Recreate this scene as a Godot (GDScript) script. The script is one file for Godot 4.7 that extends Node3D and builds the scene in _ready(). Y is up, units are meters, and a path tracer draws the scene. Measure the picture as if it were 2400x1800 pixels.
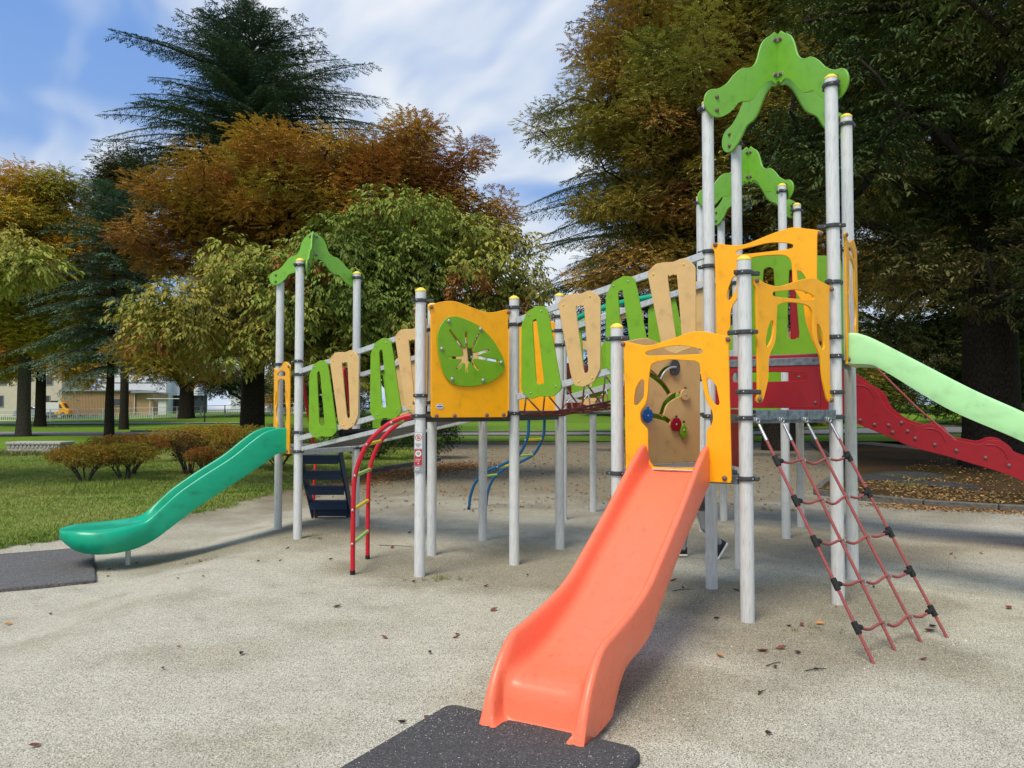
extends Node3D
# A park playground: modular play structure on gravel, lawns and autumn trees behind it.
# Plan coordinates are (x, d): metres to the right of the camera and metres away from it. World = (x, y, -d).

const EYE := 1.55
var M := {}
var rng := RandomNumberGenerator.new()
var taken := {}
var U := Vector2(cos(deg_to_rad(30.2)), -sin(deg_to_rad(30.2)))
var V := Vector2(sin(deg_to_rad(30.2)), cos(deg_to_rad(30.2)))
const L := 1.015
const R := 1.975
var P := {}
var hill_noise := FastNoiseLite.new()
var patch_noise := FastNoiseLite.new()

# ---------------------------------------------------------------- mesh builder
class MB:
	var v := PackedVector3Array()
	var n := PackedVector3Array()
	var c := PackedColorArray()
	var i := PackedInt32Array()
	var col := Color(1, 1, 1)
	func vert(p: Vector3, nn: Vector3) -> int:
		v.append(p); n.append(nn); c.append(col)
		return v.size() - 1
	func tri(a: int, b: int, d: int) -> void:
		i.append(a); i.append(b); i.append(d)
	func quad(a: Vector3, b: Vector3, d: Vector3, e: Vector3) -> void: # a,b,d,e counter-clockwise seen from the front
		var nn := (b - a).cross(e - a)
		if nn.length() < 1e-12: nn = (d - b).cross(e - b)
		nn = nn.normalized()
		var k := vert(a, nn); vert(b, nn); vert(d, nn); vert(e, nn)
		tri(k, k + 2, k + 1); tri(k, k + 3, k + 2)
	func flat(a: Vector3, b: Vector3, d: Vector3) -> void:
		var nn := (b - a).cross(d - a).normalized()
		var k := vert(a, nn); vert(b, nn); vert(d, nn)
		tri(k, k + 2, k + 1)
	func box(at: Vector3, size: Vector3, bs := Basis(), ch := 0.0) -> void: # chamfered box
		var h := size * 0.5
		var q := minf(ch, minf(h.x, minf(h.y, h.z)) * 0.9)
		for ax in 3:
			for sg in [-1.0, 1.0]:
				var nn := Vector3.ZERO; nn[ax] = sg
				var a1 := (ax + 1) % 3
				var a2 := (ax + 2) % 3
				var k := v.size()
				for cr in [[-1, -1], [1, -1], [1, 1], [-1, 1]]:
					var p := Vector3.ZERO
					p[ax] = h[ax] * sg; p[a1] = (h[a1] - q) * cr[0]; p[a2] = (h[a2] - q) * cr[1]
					vert(at + bs * p, bs * nn)
				if sg > 0: tri(k, k + 2, k + 1); tri(k, k + 3, k + 2)
				else: tri(k, k + 1, k + 2); tri(k, k + 2, k + 3)
		if q <= 0.0: return
		for ax in 3:
			var a1 := (ax + 1) % 3
			var a2 := (ax + 2) % 3
			for s1 in [-1.0, 1.0]:
				for s2 in [-1.0, 1.0]:
					var pa := Vector3.ZERO; var pb := Vector3.ZERO
					pa[a1] = h[a1] * s1; pa[a2] = (h[a2] - q) * s2
					pb[a1] = (h[a1] - q) * s1; pb[a2] = h[a2] * s2
					var e := Vector3.ZERO; e[ax] = h[ax] - q
					var nn := Vector3.ZERO; nn[a1] = s1; nn[a2] = s2
					nn = bs * nn.normalized()
					var k := vert(at + bs * (pa - e), nn)
					vert(at + bs * (pa + e), nn); vert(at + bs * (pb + e), nn); vert(at + bs * (pb - e), nn)
					if s1 * s2 > 0: tri(k, k + 1, k + 2); tri(k, k + 2, k + 3)
					else: tri(k, k + 2, k + 1); tri(k, k + 3, k + 2)
		for sx in [-1.0, 1.0]:
			for sy in [-1.0, 1.0]:
				for sz in [-1.0, 1.0]:
					var s := Vector3(sx, sy, sz)
					var hq := h - Vector3(q, q, q)
					var nn := bs * s.normalized()
					var k := vert(at + bs * (s * Vector3(h.x, hq.y, hq.z)), nn)
					vert(at + bs * (s * Vector3(hq.x, h.y, hq.z)), nn); vert(at + bs * (s * Vector3(hq.x, hq.y, h.z)), nn)
					if sx * sy * sz > 0: tri(k, k + 2, k + 1)
					else: tri(k, k + 1, k + 2)
	func tube(path: PackedVector3Array, rad, sides := 10, cap := true) -> void:
		var m := path.size()
		var up := Vector3(0.013, 1, 0.021)
		var t0 := (path[1] - path[0]).normalized()
		var side := t0.cross(up)
		if side.length() < 0.05: side = t0.cross(Vector3(1, 0, 0.02))
		side = side.normalized()
		var start := v.size()
		for k in m:
			var t := t0
			if k == 0: t = path[1] - path[0]
			elif k == m - 1: t = path[m - 1] - path[m - 2]
			else: t = (path[k + 1] - path[k]).normalized() + (path[k] - path[k - 1]).normalized()
			t = t.normalized()
			side = (side - t * side.dot(t)).normalized()
			var o := t.cross(side)
			var r: float = rad if (rad is float) else rad[k]
			for s in sides:
				var a := TAU * s / sides
				var d := side * cos(a) + o * sin(a)
				vert(path[k] + d * r, d)
		for k in m - 1:
			for s in sides:
				var a := start + k * sides + s
				var b := start + k * sides + (s + 1) % sides
				tri(a, a + sides, b); tri(b, a + sides, b + sides)
		if cap:
			for e in [0, m - 1]:
				var t := (path[1] - path[0]) if e == 0 else (path[m - 2] - path[m - 1])
				var nn := -t.normalized()
				var k := vert(path[e], nn)
				for s in sides: vert(v[start + e * sides + s], nn)
				for s in sides:
					if e == 0: tri(k, k + 1 + s, k + 1 + (s + 1) % sides)
					else: tri(k, k + 1 + (s + 1) % sides, k + 1 + s)
	func lathe(pr: Array, sides: int, at := Vector3.ZERO, bs := Basis()) -> void: # pr: [radius, height] upwards; axis y
		var start := v.size()
		var m := pr.size()
		for k in m:
			var k0 := maxi(k - 1, 0)
			var k1 := mini(k + 1, m - 1)
			var dr: float = pr[k1][0] - pr[k0][0]
			var dy: float = pr[k1][1] - pr[k0][1]
			for s in sides:
				var a := TAU * s / sides
				var d := Vector3(cos(a), 0, sin(a))
				var nn := (d * dy - Vector3.UP * dr).normalized()
				vert(at + bs * (d * float(pr[k][0]) + Vector3.UP * float(pr[k][1])), bs * nn)
		for k in m - 1:
			for s in sides:
				var a := start + k * sides + s
				var b := start + k * sides + (s + 1) % sides
				tri(a, b, a + sides); tri(b, b + sides, a + sides)
	func mesh(with_color := false) -> ArrayMesh:
		var a := []
		a.resize(Mesh.ARRAY_MAX)
		a[Mesh.ARRAY_VERTEX] = v; a[Mesh.ARRAY_NORMAL] = n; a[Mesh.ARRAY_INDEX] = i
		if with_color: a[Mesh.ARRAY_COLOR] = c
		var am := ArrayMesh.new()
		am.add_surface_from_arrays(Mesh.PRIMITIVE_TRIANGLES, a)
		return am

# ---------------------------------------------------------------- nodes
func numbered(called: String) -> String:
	if not taken.has(called):
		taken[called] = 0
		return called
	taken[called] += 1
	return "%s_%03d" % [called, taken[called]]

func tag(o: Node, label: String, category: String, group := "", kind := "") -> Node:
	o.set_meta("label", label); o.set_meta("category", category)
	if group: o.set_meta("group", group)
	if kind: o.set_meta("kind", kind)
	return o

func thing(called: String, label: String, category: String, at := Vector3.ZERO, group := "") -> Node3D:
	var o := Node3D.new()
	o.name = numbered(called)
	add_child(o, true)
	o.position = at
	tag(o, label, category, group)
	return o

func put(called: String, mesh: Mesh, m: Material, parent: Node, xf := Transform3D()) -> MeshInstance3D:
	var o := MeshInstance3D.new()
	o.name = numbered(called) if parent == self else called
	o.mesh = mesh
	o.material_override = m
	o.transform = xf
	parent.add_child(o, true)
	return o

func W(p: Vector2, y := 0.0) -> Vector3:
	return Vector3(p.x, y, -p.y)

func frame(a: Vector2, b: Vector2, s := 0.0, y := 0.0, off := 0.0) -> Transform3D: # x from a to b, z to the right-hand side of that way
	var d := (b - a).normalized()
	var bs := Basis(Vector3(d.x, 0, -d.y), Vector3.UP, Vector3(d.y, 0, d.x))
	return Transform3D(bs, W(a) + bs * Vector3(s, y, off))

func child_of(parent: Node3D, world: Transform3D) -> Transform3D: # parent is a top-level node without turn
	return Transform3D(world.basis, world.origin - parent.position)

# ---------------------------------------------------------------- outlines and cut panels
func curve(pts: Array, steps := 3, closed := true) -> PackedVector2Array:
	var out := PackedVector2Array()
	var m := pts.size()
	for k in (m if closed else m - 1):
		var p0: Vector2 = pts[(k - 1 + m) % m] if closed else pts[maxi(k - 1, 0)]
		var p1: Vector2 = pts[k]
		var p2: Vector2 = pts[(k + 1) % m]
		var p3: Vector2 = pts[(k + 2) % m] if closed else pts[mini(k + 2, m - 1)]
		var st := steps if p1.distance_to(p2) > 0.025 else maxi(1, steps - 1)
		for q in st:
			var t := float(q) / st
			out.append(0.5 * (2.0 * p1 + (p2 - p0) * t + (2.0 * p0 - 5.0 * p1 + 4.0 * p2 - p3) * t * t + (3.0 * p1 - p0 - 3.0 * p2 + p3) * t * t * t))
	if not closed: out.append(pts[m - 1])
	return out

func vv(flat: Array) -> Array: # [x, y, x, y ...] to points
	var o := []
	for k in flat.size() / 2: o.append(Vector2(flat[2 * k], flat[2 * k + 1]))
	return o

func area2(p: PackedVector2Array) -> float:
	var s := 0.0
	for k in p.size(): s += p[k].cross(p[(k + 1) % p.size()])
	return s

func wound(p: PackedVector2Array, ccw: bool) -> PackedVector2Array:
	if (area2(p) > 0) != ccw: p.reverse()
	return p

func inset(p: PackedVector2Array, b: float) -> PackedVector2Array:
	var o := PackedVector2Array()
	var m := p.size()
	for k in m:
		var e0 := (p[k] - p[(k - 1 + m) % m]).normalized()
		var e1 := (p[(k + 1) % m] - p[k]).normalized()
		var n0 := Vector2(-e0.y, e0.x)
		var n1 := Vector2(-e1.y, e1.x)
		var s := n0 + n1
		var q := s / maxf(0.5, s.dot(s) * 0.5)
		o.append(p[k] + q * b)
	return o

func in_tri(p: Vector2, a: Vector2, b: Vector2, c: Vector2) -> bool:
	return (b - a).cross(p - a) >= 0 and (c - b).cross(p - b) >= 0 and (a - c).cross(p - c) >= 0

func earcut(rings: Array) -> PackedInt32Array: # rings[0] counter-clockwise, holes clockwise; indices into the joined rings
	var pts := PackedVector2Array()
	var loops := []
	for r in rings:
		var lp := []
		for p in r:
			lp.append(pts.size()); pts.append(p)
		loops.append(lp)
	var poly: Array = loops[0]
	var rest := loops.slice(1)
	rest.sort_custom(func(a, b):
		var ma := -INF
		var mb := -INF
		for k in a: ma = maxf(ma, pts[k].x)
		for k in b: mb = maxf(mb, pts[k].x)
		return ma > mb)
	for h in rest:
		var far := 0
		for k in h.size():
			if pts[h[k]].x > pts[h[far]].x: far = k
		var hp := pts[h[far]]
		var best := -1
		var bd := INF
		for k in poly.size():
			var q := pts[poly[k]]
			var dd := hp.distance_squared_to(q)
			if dd >= bd or q.x < hp.x - 1e-9: continue
			var ok := true
			for e in poly.size():
				var a := pts[poly[e]]
				var b := pts[poly[(e + 1) % poly.size()]]
				if a.distance_squared_to(q) < 1e-12 or b.distance_squared_to(q) < 1e-12: continue
				if Geometry2D.segment_intersects_segment(hp, q, a, b) != null:
					ok = false
					break
			if ok:
				best = k; bd = dd
		if best < 0: continue
		var joined := poly.slice(0, best + 1)
		for k in h.size() + 1: joined.append(h[(far + k) % h.size()])
		joined.append_array(poly.slice(best))
		poly = joined
	var out := PackedInt32Array()
	var guard := 0
	while poly.size() > 3 and guard < 20000:
		var m := poly.size()
		var cut := -1
		var bestq := -INF
		for k in m:
			guard += 1
			var a := pts[poly[(k - 1 + m) % m]]
			var b := pts[poly[k]]
			var c := pts[poly[(k + 1) % m]]
			var cr := (b - a).cross(c - b)
			if cr <= 1e-12: continue
			var ok := true
			for e in m:
				var q := pts[poly[e]]
				if q.distance_squared_to(a) < 1e-14 or q.distance_squared_to(b) < 1e-14 or q.distance_squared_to(c) < 1e-14: continue
				if in_tri(q, a, b, c):
					ok = false
					break
			if ok:
				cut = k
				break
		if cut < 0: # a sliver: drop the flattest corner
			var fl := INF
			for k in m:
				var cr := absf((pts[poly[k]] - pts[poly[(k - 1 + m) % m]]).cross(pts[poly[(k + 1) % m]] - pts[poly[k]]))
				if cr < fl:
					fl = cr; cut = k
			poly.remove_at(cut)
			continue
		out.append(poly[(cut - 1 + m) % m]); out.append(poly[cut]); out.append(poly[(cut + 1) % m])
		poly.remove_at(cut)
	if poly.size() == 3: out.append_array(PackedInt32Array(poly))
	return out

func cut_panel(outer: PackedVector2Array, holes: Array, t := 0.018, b := 0.003) -> ArrayMesh: # a board of thickness t, centred on z = 0
	var rings := [wound(outer, true)]
	for h in holes: rings.append(wound(h, false))
	var mb := MB.new()
	var inn := []
	for r in rings: inn.append(inset(r, b))
	var ids := earcut(inn)
	var all := PackedVector2Array()
	for r in inn: all.append_array(r)
	for sg in [1.0, -1.0]:
		var k := mb.v.size()
		for p in all: mb.vert(Vector3(p.x, p.y, sg * t * 0.5), Vector3(0, 0, sg))
		for q in ids.size() / 3:
			if sg > 0: mb.tri(k + ids[3 * q], k + ids[3 * q + 2], k + ids[3 * q + 1])
			else: mb.tri(k + ids[3 * q], k + ids[3 * q + 1], k + ids[3 * q + 2])
	for w in rings.size():
		var r: PackedVector2Array = rings[w]
		var q: PackedVector2Array = inn[w]
		var m := r.size()
		var base := mb.v.size()
		for k in m:
			var o := (r[k] - q[k]).normalized()
			var o3 := Vector3(o.x, o.y, 0)
			mb.vert(Vector3(q[k].x, q[k].y, t * 0.5), (o3 + Vector3(0, 0, 1.4)).normalized())
			mb.vert(Vector3(r[k].x, r[k].y, t * 0.5 - b), (o3 + Vector3(0, 0, 0.6)).normalized())
			mb.vert(Vector3(r[k].x, r[k].y, t * 0.5 - b), o3)
			mb.vert(Vector3(r[k].x, r[k].y, -t * 0.5 + b), o3)
			mb.vert(Vector3(r[k].x, r[k].y, -t * 0.5 + b), (o3 - Vector3(0, 0, 0.6)).normalized())
			mb.vert(Vector3(q[k].x, q[k].y, -t * 0.5), (o3 - Vector3(0, 0, 1.4)).normalized())
		for k in m:
			var a := base + 6 * k
			var c := base + 6 * ((k + 1) % m)
			for z in [0, 2, 4]:
				mb.tri(a + z, c + z, a + z + 1); mb.tri(c + z, c + z + 1, a + z + 1)
	return mb.mesh()

func slot_line(pts: Array, w: float) -> PackedVector2Array: # a rounded slot of width w along points
	var line := curve(pts, 4, false)
	var left := PackedVector2Array()
	var right := PackedVector2Array()
	var m := line.size()
	for k in m:
		var t := (line[mini(k + 1, m - 1)] - line[maxi(k - 1, 0)]).normalized()
		var n := Vector2(-t.y, t.x) * w * 0.5
		left.append(line[k] + n); right.append(line[k] - n)
	right.reverse()
	left.append_array(right)
	return left

# ---------------------------------------------------------------- scene
func _ready() -> void:
	rng.seed = 4711
	var cam := Camera3D.new()
	cam.name = "camera"
	cam.position = Vector3(0, EYE, 0)
	cam.rotation_degrees = Vector3(1.9, 0, 0)
	cam.fov = 53.6
	cam.near = 0.05
	cam.far = 900.0
	add_child(cam)
	var env := Environment.new()
	env.background_mode = Environment.BG_SKY
	env.tonemap_mode = Environment.TONE_MAPPER_LINEAR
	env.tonemap_exposure = 1.28
	env.sdfgi_enabled = true
	env.ssao_enabled = true
	env.ssil_enabled = true
	var sky := Sky.new()
	var pan := PanoramaSkyMaterial.new()
	pan.panorama = sky_picture()
	sky.sky_material = pan
	env.sky = sky
	var we := WorldEnvironment.new()
	we.name = "air"
	we.environment = env
	add_child(we)
	var sun := DirectionalLight3D.new()
	sun.name = "sun"
	sun.light_energy = 0.8
	sun.light_color = Color(1.0, 0.955, 0.88)
	sun.light_angular_distance = 26.0
	sun.shadow_enabled = true
	sun.rotation_degrees = Vector3(-55, -32, 0)
	add_child(sun)
	hill_noise.seed = 3; hill_noise.frequency = 0.35
	patch_noise.seed = 8; patch_noise.frequency = 0.55; patch_noise.fractal_octaves = 4
	make_materials()
	lay_out()
	build_ground()
	build_play_structure()
	build_slides()
	build_climbers()
	build_person()
	build_background()
	build_trees()
	build_small_things()

const SKY_X := -15.0
const SKY_Z := -9.0

func sky_picture() -> ImageTexture:
	var w := 1536
	var h := 768
	var img := Image.create(w, h, false, Image.FORMAT_RGBF)
	var a := FastNoiseLite.new()
	a.seed = 21; a.noise_type = FastNoiseLite.TYPE_SIMPLEX_SMOOTH; a.frequency = 0.55; a.fractal_octaves = 5; a.fractal_gain = 0.52
	var b := FastNoiseLite.new()
	b.seed = 5; b.noise_type = FastNoiseLite.TYPE_SIMPLEX_SMOOTH; b.frequency = 1.0; b.fractal_octaves = 4
	img.fill(Color(0.30, 0.31, 0.29))
	for y in h / 2 + 1:
		var el := PI * (0.5 - (y + 0.5) / h)
		var se := maxf(sin(el), 0.0)
		var ce := cos(el)
		var base := Color(0.44, 0.57, 0.73).lerp(Color(0.075, 0.215, 0.56), pow(clampf(se * 1.55, 0, 1), 0.55))
		var inv := 1.0 / (se + 0.20)
		for x in w:
			var az := TAU * ((x + 0.5) / w - 0.5)
			var px := sin(az) * ce * inv
			var pz := cos(az) * ce * inv
			var wx := b.get_noise_2d(px * 0.8 + 2.0, pz * 0.8)
			var d := a.get_noise_2d(px * 0.95 + pz * 0.30 + wx * 0.5 + SKY_X, pz * 0.60 - px * 0.15 + wx * 0.3 + SKY_Z)
			var wisp := b.get_noise_2d(px * 5.0 + pz * 3.5 + 9.0 + wx * 0.9, pz * 1.6 - px * 0.8)
			var k := smoothstep(-0.26, 0.16, d + 0.12 * wisp + 0.06 * (1.0 - se))
			k = clampf(k * (0.88 + 0.30 * wisp), 0.0, 1.0)
			k = maxf(k, 0.22 * smoothstep(0.12, 0.6, wisp))
			var body := Color(0.585, 0.64, 0.71).lerp(Color(0.735, 0.755, 0.78), smoothstep(-0.05, 0.40, d + 0.22 * wisp))
			img.set_pixel(x, y, base.lerp(body, k * 0.94))
	return ImageTexture.create_from_image(img)

# ---------------------------------------------------------------- materials
func noise_tex(size: int, freq: float, ramp: Array, type := FastNoiseLite.TYPE_SIMPLEX_SMOOTH, oct := 4, sd := 1, normal := 0.0, cell := -1) -> NoiseTexture2D:
	var n := FastNoiseLite.new()
	n.seed = sd; n.noise_type = type; n.frequency = freq; n.fractal_octaves = oct
	if oct <= 1: n.fractal_type = FastNoiseLite.FRACTAL_NONE
	if cell >= 0: n.cellular_return_type = cell
	var t := NoiseTexture2D.new()
	t.width = size; t.height = size
	t.seamless = true
	t.noise = n
	if normal > 0.0:
		t.as_normal_map = true; t.bump_strength = normal
	elif ramp.size() > 0:
		var g := Gradient.new()
		g.offsets = PackedFloat32Array(ramp.map(func(r): return r[0]))
		g.colors = PackedColorArray(ramp.map(func(r): return r[1]))
		t.color_ramp = g
	return t

func gray(v: float) -> Color:
	return Color(v, v, v)

func mat(c: Color, rough := 0.5, o := {}) -> StandardMaterial3D:
	var m := StandardMaterial3D.new()
	m.albedo_color = c
	m.roughness = rough
	m.metallic = o.get("metal", 0.0)
	m.metallic_specular = o.get("spec", 0.5)
	if o.has("tex"):
		m.albedo_texture = o.tex
	if o.has("nrm"):
		m.normal_enabled = true; m.normal_texture = o.nrm; m.normal_scale = o.get("ns", 0.3)
	if o.has("rtex"):
		m.roughness_texture = o.rtex
	if o.has("tex") or o.has("nrm") or o.has("rtex"):
		m.uv1_triplanar = true
		m.uv1_world_triplanar = o.get("world", false)
		var s: float = o.get("scale", 1.0)
		m.uv1_scale = o.get("scale3", Vector3(s, s, s))
	if o.get("vc", false): m.vertex_color_use_as_albedo = true
	if o.has("back"):
		m.backlight_enabled = true; m.backlight = o.back
	return m

func make_materials() -> void:
	var wear := noise_tex(512, 0.006, [[0.0, gray(0.88)], [0.3, gray(0.97)], [0.6, gray(0.99)], [1.0, gray(1.0)]], FastNoiseLite.TYPE_SIMPLEX_SMOOTH, 6, 3)
	var grain := noise_tex(512, 0.09, [], FastNoiseLite.TYPE_SIMPLEX_SMOOTH, 3, 4, 3.0)
	var rough_var := noise_tex(256, 0.02, [[0.0, gray(0.75)], [1.0, gray(1.0)]], FastNoiseLite.TYPE_SIMPLEX_SMOOTH, 5, 6)
	var streak := noise_tex(512, 0.02, [[0.0, gray(0.78)], [0.3, gray(0.92)], [0.62, gray(0.98)], [1.0, gray(1.0)]], FastNoiseLite.TYPE_SIMPLEX_SMOOTH, 5, 9)
	var board := {"tex": wear, "nrm": grain, "ns": 0.12, "scale": 1.6, "rtex": rough_var}
	M.yellow = mat(Color(1.0, 0.70, 0.0), 0.5, board)
	M.green = mat(Color(0.455, 0.665, 0.09), 0.5, board)
	M.roof_green = mat(Color(0.47, 0.71, 0.23), 0.42, board)
	M.tan = mat(Color(0.835, 0.70, 0.475), 0.52, board)
	M.red_board = mat(Color(0.60, 0.06, 0.13), 0.5, board)
	M.blue_fruit = mat(Color(0.05, 0.36, 0.68), 0.45, board)
	M.brown_core = mat(Color(0.35, 0.22, 0.1), 0.6)
	M.post = mat(Color(0.87, 0.885, 0.89), 0.42, {"metal": 0.12, "tex": streak, "scale3": Vector3(9, 0.6, 9), "nrm": grain, "ns": 0.05})
	M.rail = mat(Color(0.80, 0.82, 0.83), 0.36, {"metal": 0.35, "tex": streak, "scale": 2.0})
	M.cap = mat(Color(0.97, 0.86, 0.30), 0.5, {"tex": wear, "scale": 5.0})
	M.clamp = mat(Color(0.255, 0.265, 0.28), 0.45, {"tex": wear, "scale": 6.0})
	M.bolt = mat(Color(0.44, 0.345, 0.33), 0.48)
	M.steel = mat(Color(0.72, 0.73, 0.74), 0.3, {"metal": 0.8})
	M.galv = mat(Color(0.53, 0.585, 0.63), 0.45, {"metal": 0.45, "tex": noise_tex(256, 0.03, [[0.0, gray(0.72)], [1.0, gray(1.0)]], FastNoiseLite.TYPE_CELLULAR, 2, 3), "scale": 3.0})
	M.deck = mat(Color(0.46, 0.47, 0.48), 0.7, {"tex": streak, "scale": 1.5})
	M.tread = mat(Color(0.42, 0.425, 0.43), 0.55, {"metal": 0.3, "tex": streak, "scale": 2.0})
	M.rubber = mat(Color(0.10, 0.10, 0.105), 0.8)
	var scuff := noise_tex(512, 0.008, [[0.0, gray(0.80)], [0.30, gray(0.95)], [0.5, gray(0.985)], [1.0, gray(1.0)]], FastNoiseLite.TYPE_SIMPLEX_SMOOTH, 6, 17)
	M.slide_orange = mat(Color(1.0, 0.49, 0.35), 0.42, {"tex": scuff, "scale": 1.3, "nrm": grain, "ns": 0.06, "rtex": rough_var})
	var marks := noise_tex(1024, 0.012, [[0.0, Color(0.84, 0.52, 0.46)], [0.14, Color(0.92, 0.80, 0.77)], [0.24, gray(0.965)], [0.5, gray(0.99)], [1.0, gray(1.0)]], FastNoiseLite.TYPE_SIMPLEX_SMOOTH, 7, 27)
	M.slide_orange.albedo_texture = marks
	M.slide_teal = mat(Color(0.0, 0.655, 0.50), 0.30, {"tex": scuff, "scale": 1.1, "nrm": grain, "ns": 0.05})
	M.slide_mint = mat(Color(0.70, 0.93, 0.675), 0.45, {"tex": scuff, "scale": 1.1, "nrm": grain, "ns": 0.05})
	M.red_paint = mat(Color(0.78, 0.075, 0.16), 0.38, {"tex": wear, "scale": 3.0})
	M.blue_paint = mat(Color(0.06, 0.36, 0.56), 0.4, {"tex": wear, "scale": 3.0})
	M.navy = mat(Color(0.065, 0.20, 0.33), 0.5, {"tex": wear, "scale": 2.0})
	M.rung_yellow = mat(Color(0.88, 0.80, 0.20), 0.5)
	M.rung_pale = mat(Color(0.62, 0.79, 0.42), 0.5)
	M.rope = mat(Color(0.70, 0.385, 0.375), 0.85, {"tex": noise_tex(256, 0.05, [[0.0, gray(0.7)], [1.0, gray(1.0)]], FastNoiseLite.TYPE_SIMPLEX_SMOOTH, 3, 2), "scale": 12.0})
	M.rope_dark = mat(Color(0.40, 0.205, 0.18), 0.85)
	M.white = mat(Color(0.86, 0.865, 0.87), 0.5)
	M.plate = mat(Color(0.64, 0.65, 0.66), 0.4, {"metal": 0.5})
	# ground
	var peb := noise_tex(2048, 0.075, [[0.0, Color(0.16, 0.155, 0.145)], [0.16, Color(0.42, 0.41, 0.38)], [0.40, Color(0.77, 0.755, 0.705)], [0.70, Color(0.95, 0.935, 0.885)], [1.0, Color(1.0, 0.995, 0.965)]], FastNoiseLite.TYPE_CELLULAR, 2, 31, 0.0, FastNoiseLite.RETURN_CELL_VALUE)
	var pebn := noise_tex(2048, 0.08, [], FastNoiseLite.TYPE_CELLULAR, 2, 32, 7.0, FastNoiseLite.RETURN_DISTANCE)
	M.gravel = mat(Color(0.895, 0.895, 0.87), 0.95, {"tex": peb, "nrm": pebn, "ns": 0.7, "world": true, "scale": 1.6, "vc": true, "spec": 0.25})
	M.pebble = mat(Color(1, 1, 1), 0.9, {"vc": true, "spec": 0.3})
	var turf := noise_tex(1024, 0.03, [[0.0, Color(0.30, 0.41, 0.15)], [0.4, Color(0.41, 0.54, 0.21)], [0.7, Color(0.48, 0.60, 0.26)], [1.0, Color(0.64, 0.68, 0.38)]], FastNoiseLite.TYPE_SIMPLEX_SMOOTH, 6, 12)
	var turfn := noise_tex(512, 0.06, [], FastNoiseLite.TYPE_SIMPLEX_SMOOTH, 4, 13, 10.0)
	M.turf = mat(Color(1.0, 1.0, 0.84), 0.95, {"tex": turf, "nrm": turfn, "ns": 0.9, "world": true, "scale": 0.7, "vc": true, "spec": 0.2})
	M.grass = mat(Color(1, 1, 1), 0.75, {"vc": true, "back": Color(0.35, 0.4, 0.2), "spec": 0.3})
	var soil := noise_tex(1024, 0.035, [[0.0, Color(0.16, 0.13, 0.10)], [0.5, Color(0.34, 0.29, 0.23)], [0.8, Color(0.44, 0.37, 0.28)], [1.0, Color(0.56, 0.46, 0.33)]], FastNoiseLite.TYPE_SIMPLEX_SMOOTH, 6, 14)
	M.soil = mat(Color(0.95, 0.93, 0.9), 0.95, {"tex": soil, "nrm": turfn, "ns": 0.8, "world": true, "scale": 0.8, "vc": true, "spec": 0.2})
	var conc := noise_tex(512, 0.02, [[0.0, gray(0.55)], [0.5, gray(0.85)], [1.0, gray(1.0)]], FastNoiseLite.TYPE_SIMPLEX_SMOOTH, 7, 15)
	M.kerb = mat(Color(0.47, 0.46, 0.43), 0.9, {"tex": conc, "world": true, "scale": 1.2, "nrm": turfn, "ns": 0.3})
	M.path = mat(Color(0.60, 0.60, 0.585), 0.92, {"tex": conc, "world": true, "scale": 0.5})
	M.stone = mat(Color(0.86, 0.85, 0.80), 0.9, {"tex": conc, "world": true, "scale": 1.5, "nrm": turfn, "ns": 0.8})
	M.rock = mat(Color(0.25, 0.25, 0.25), 0.9, {"tex": conc, "world": true, "scale": 1.0, "nrm": turfn, "ns": 0.6})
	var crumb := noise_tex(1024, 0.11, [[0.0, gray(0.45)], [0.55, gray(0.62)], [0.80, gray(0.70)], [0.90, gray(0.95)], [1.0, Color(1.0, 0.99, 0.95)]], FastNoiseLite.TYPE_CELLULAR, 2, 16, 0.0, FastNoiseLite.RETURN_CELL_VALUE)
	M.mat_rubber = mat(Color(0.47, 0.465, 0.47), 0.92, {"tex": crumb, "nrm": pebn, "ns": 0.5, "world": true, "scale": 1.3})
	M.mat_dusty = mat(Color(0.62, 0.615, 0.615), 0.95, {"tex": crumb, "nrm": pebn, "ns": 0.5, "world": true, "scale": 1.1})
	# plants
	var barkt := noise_tex(512, 0.03, [[0.0, gray(0.35)], [0.5, gray(0.75)], [1.0, gray(1.0)]], FastNoiseLite.TYPE_SIMPLEX_SMOOTH, 6, 19)
	M.bark = mat(Color(0.30, 0.27, 0.24), 0.95, {"tex": barkt, "scale3": Vector3(1.6, 0.45, 1.6), "nrm": turfn, "ns": 1.0, "spec": 0.2})
	M.bark_pale = mat(Color(0.46, 0.43, 0.39), 0.95, {"tex": barkt, "scale3": Vector3(1.2, 0.5, 1.2), "nrm": turfn, "ns": 0.8, "spec": 0.2})
	M.leaf = mat(Color(1, 1, 1), 0.7, {"vc": true, "back": Color(0.6, 0.6, 0.4), "spec": 0.14})
	M.leaf_dark = mat(Color(1, 1, 1), 0.6, {"vc": true, "back": Color(0.25, 0.25, 0.15), "spec": 0.14})
	M.needle = mat(Color(1, 1, 1), 0.65, {"vc": true, "back": Color(0.12, 0.14, 0.08), "spec": 0.3})
	M.dead_leaf = mat(Color(1, 1, 1), 0.7, {"vc": true, "back": Color(0.15, 0.12, 0.08), "spec": 0.3})
	# buildings and street
	M.wall_white = mat(Color(0.87, 0.89, 0.92), 0.8, {"tex": wear, "scale": 0.2})
	M.wall_tan = mat(Color(0.69, 0.57, 0.42), 0.7, {"tex": wear, "scale": 0.2})
	M.wall_beige = mat(Color(0.78, 0.75, 0.67), 0.8, {"tex": wear, "scale": 0.2})
	M.glass = mat(Color(0.09, 0.11, 0.13), 0.08, {"spec": 0.8})
	M.dark_metal = mat(Color(0.10, 0.105, 0.11), 0.5)
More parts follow.
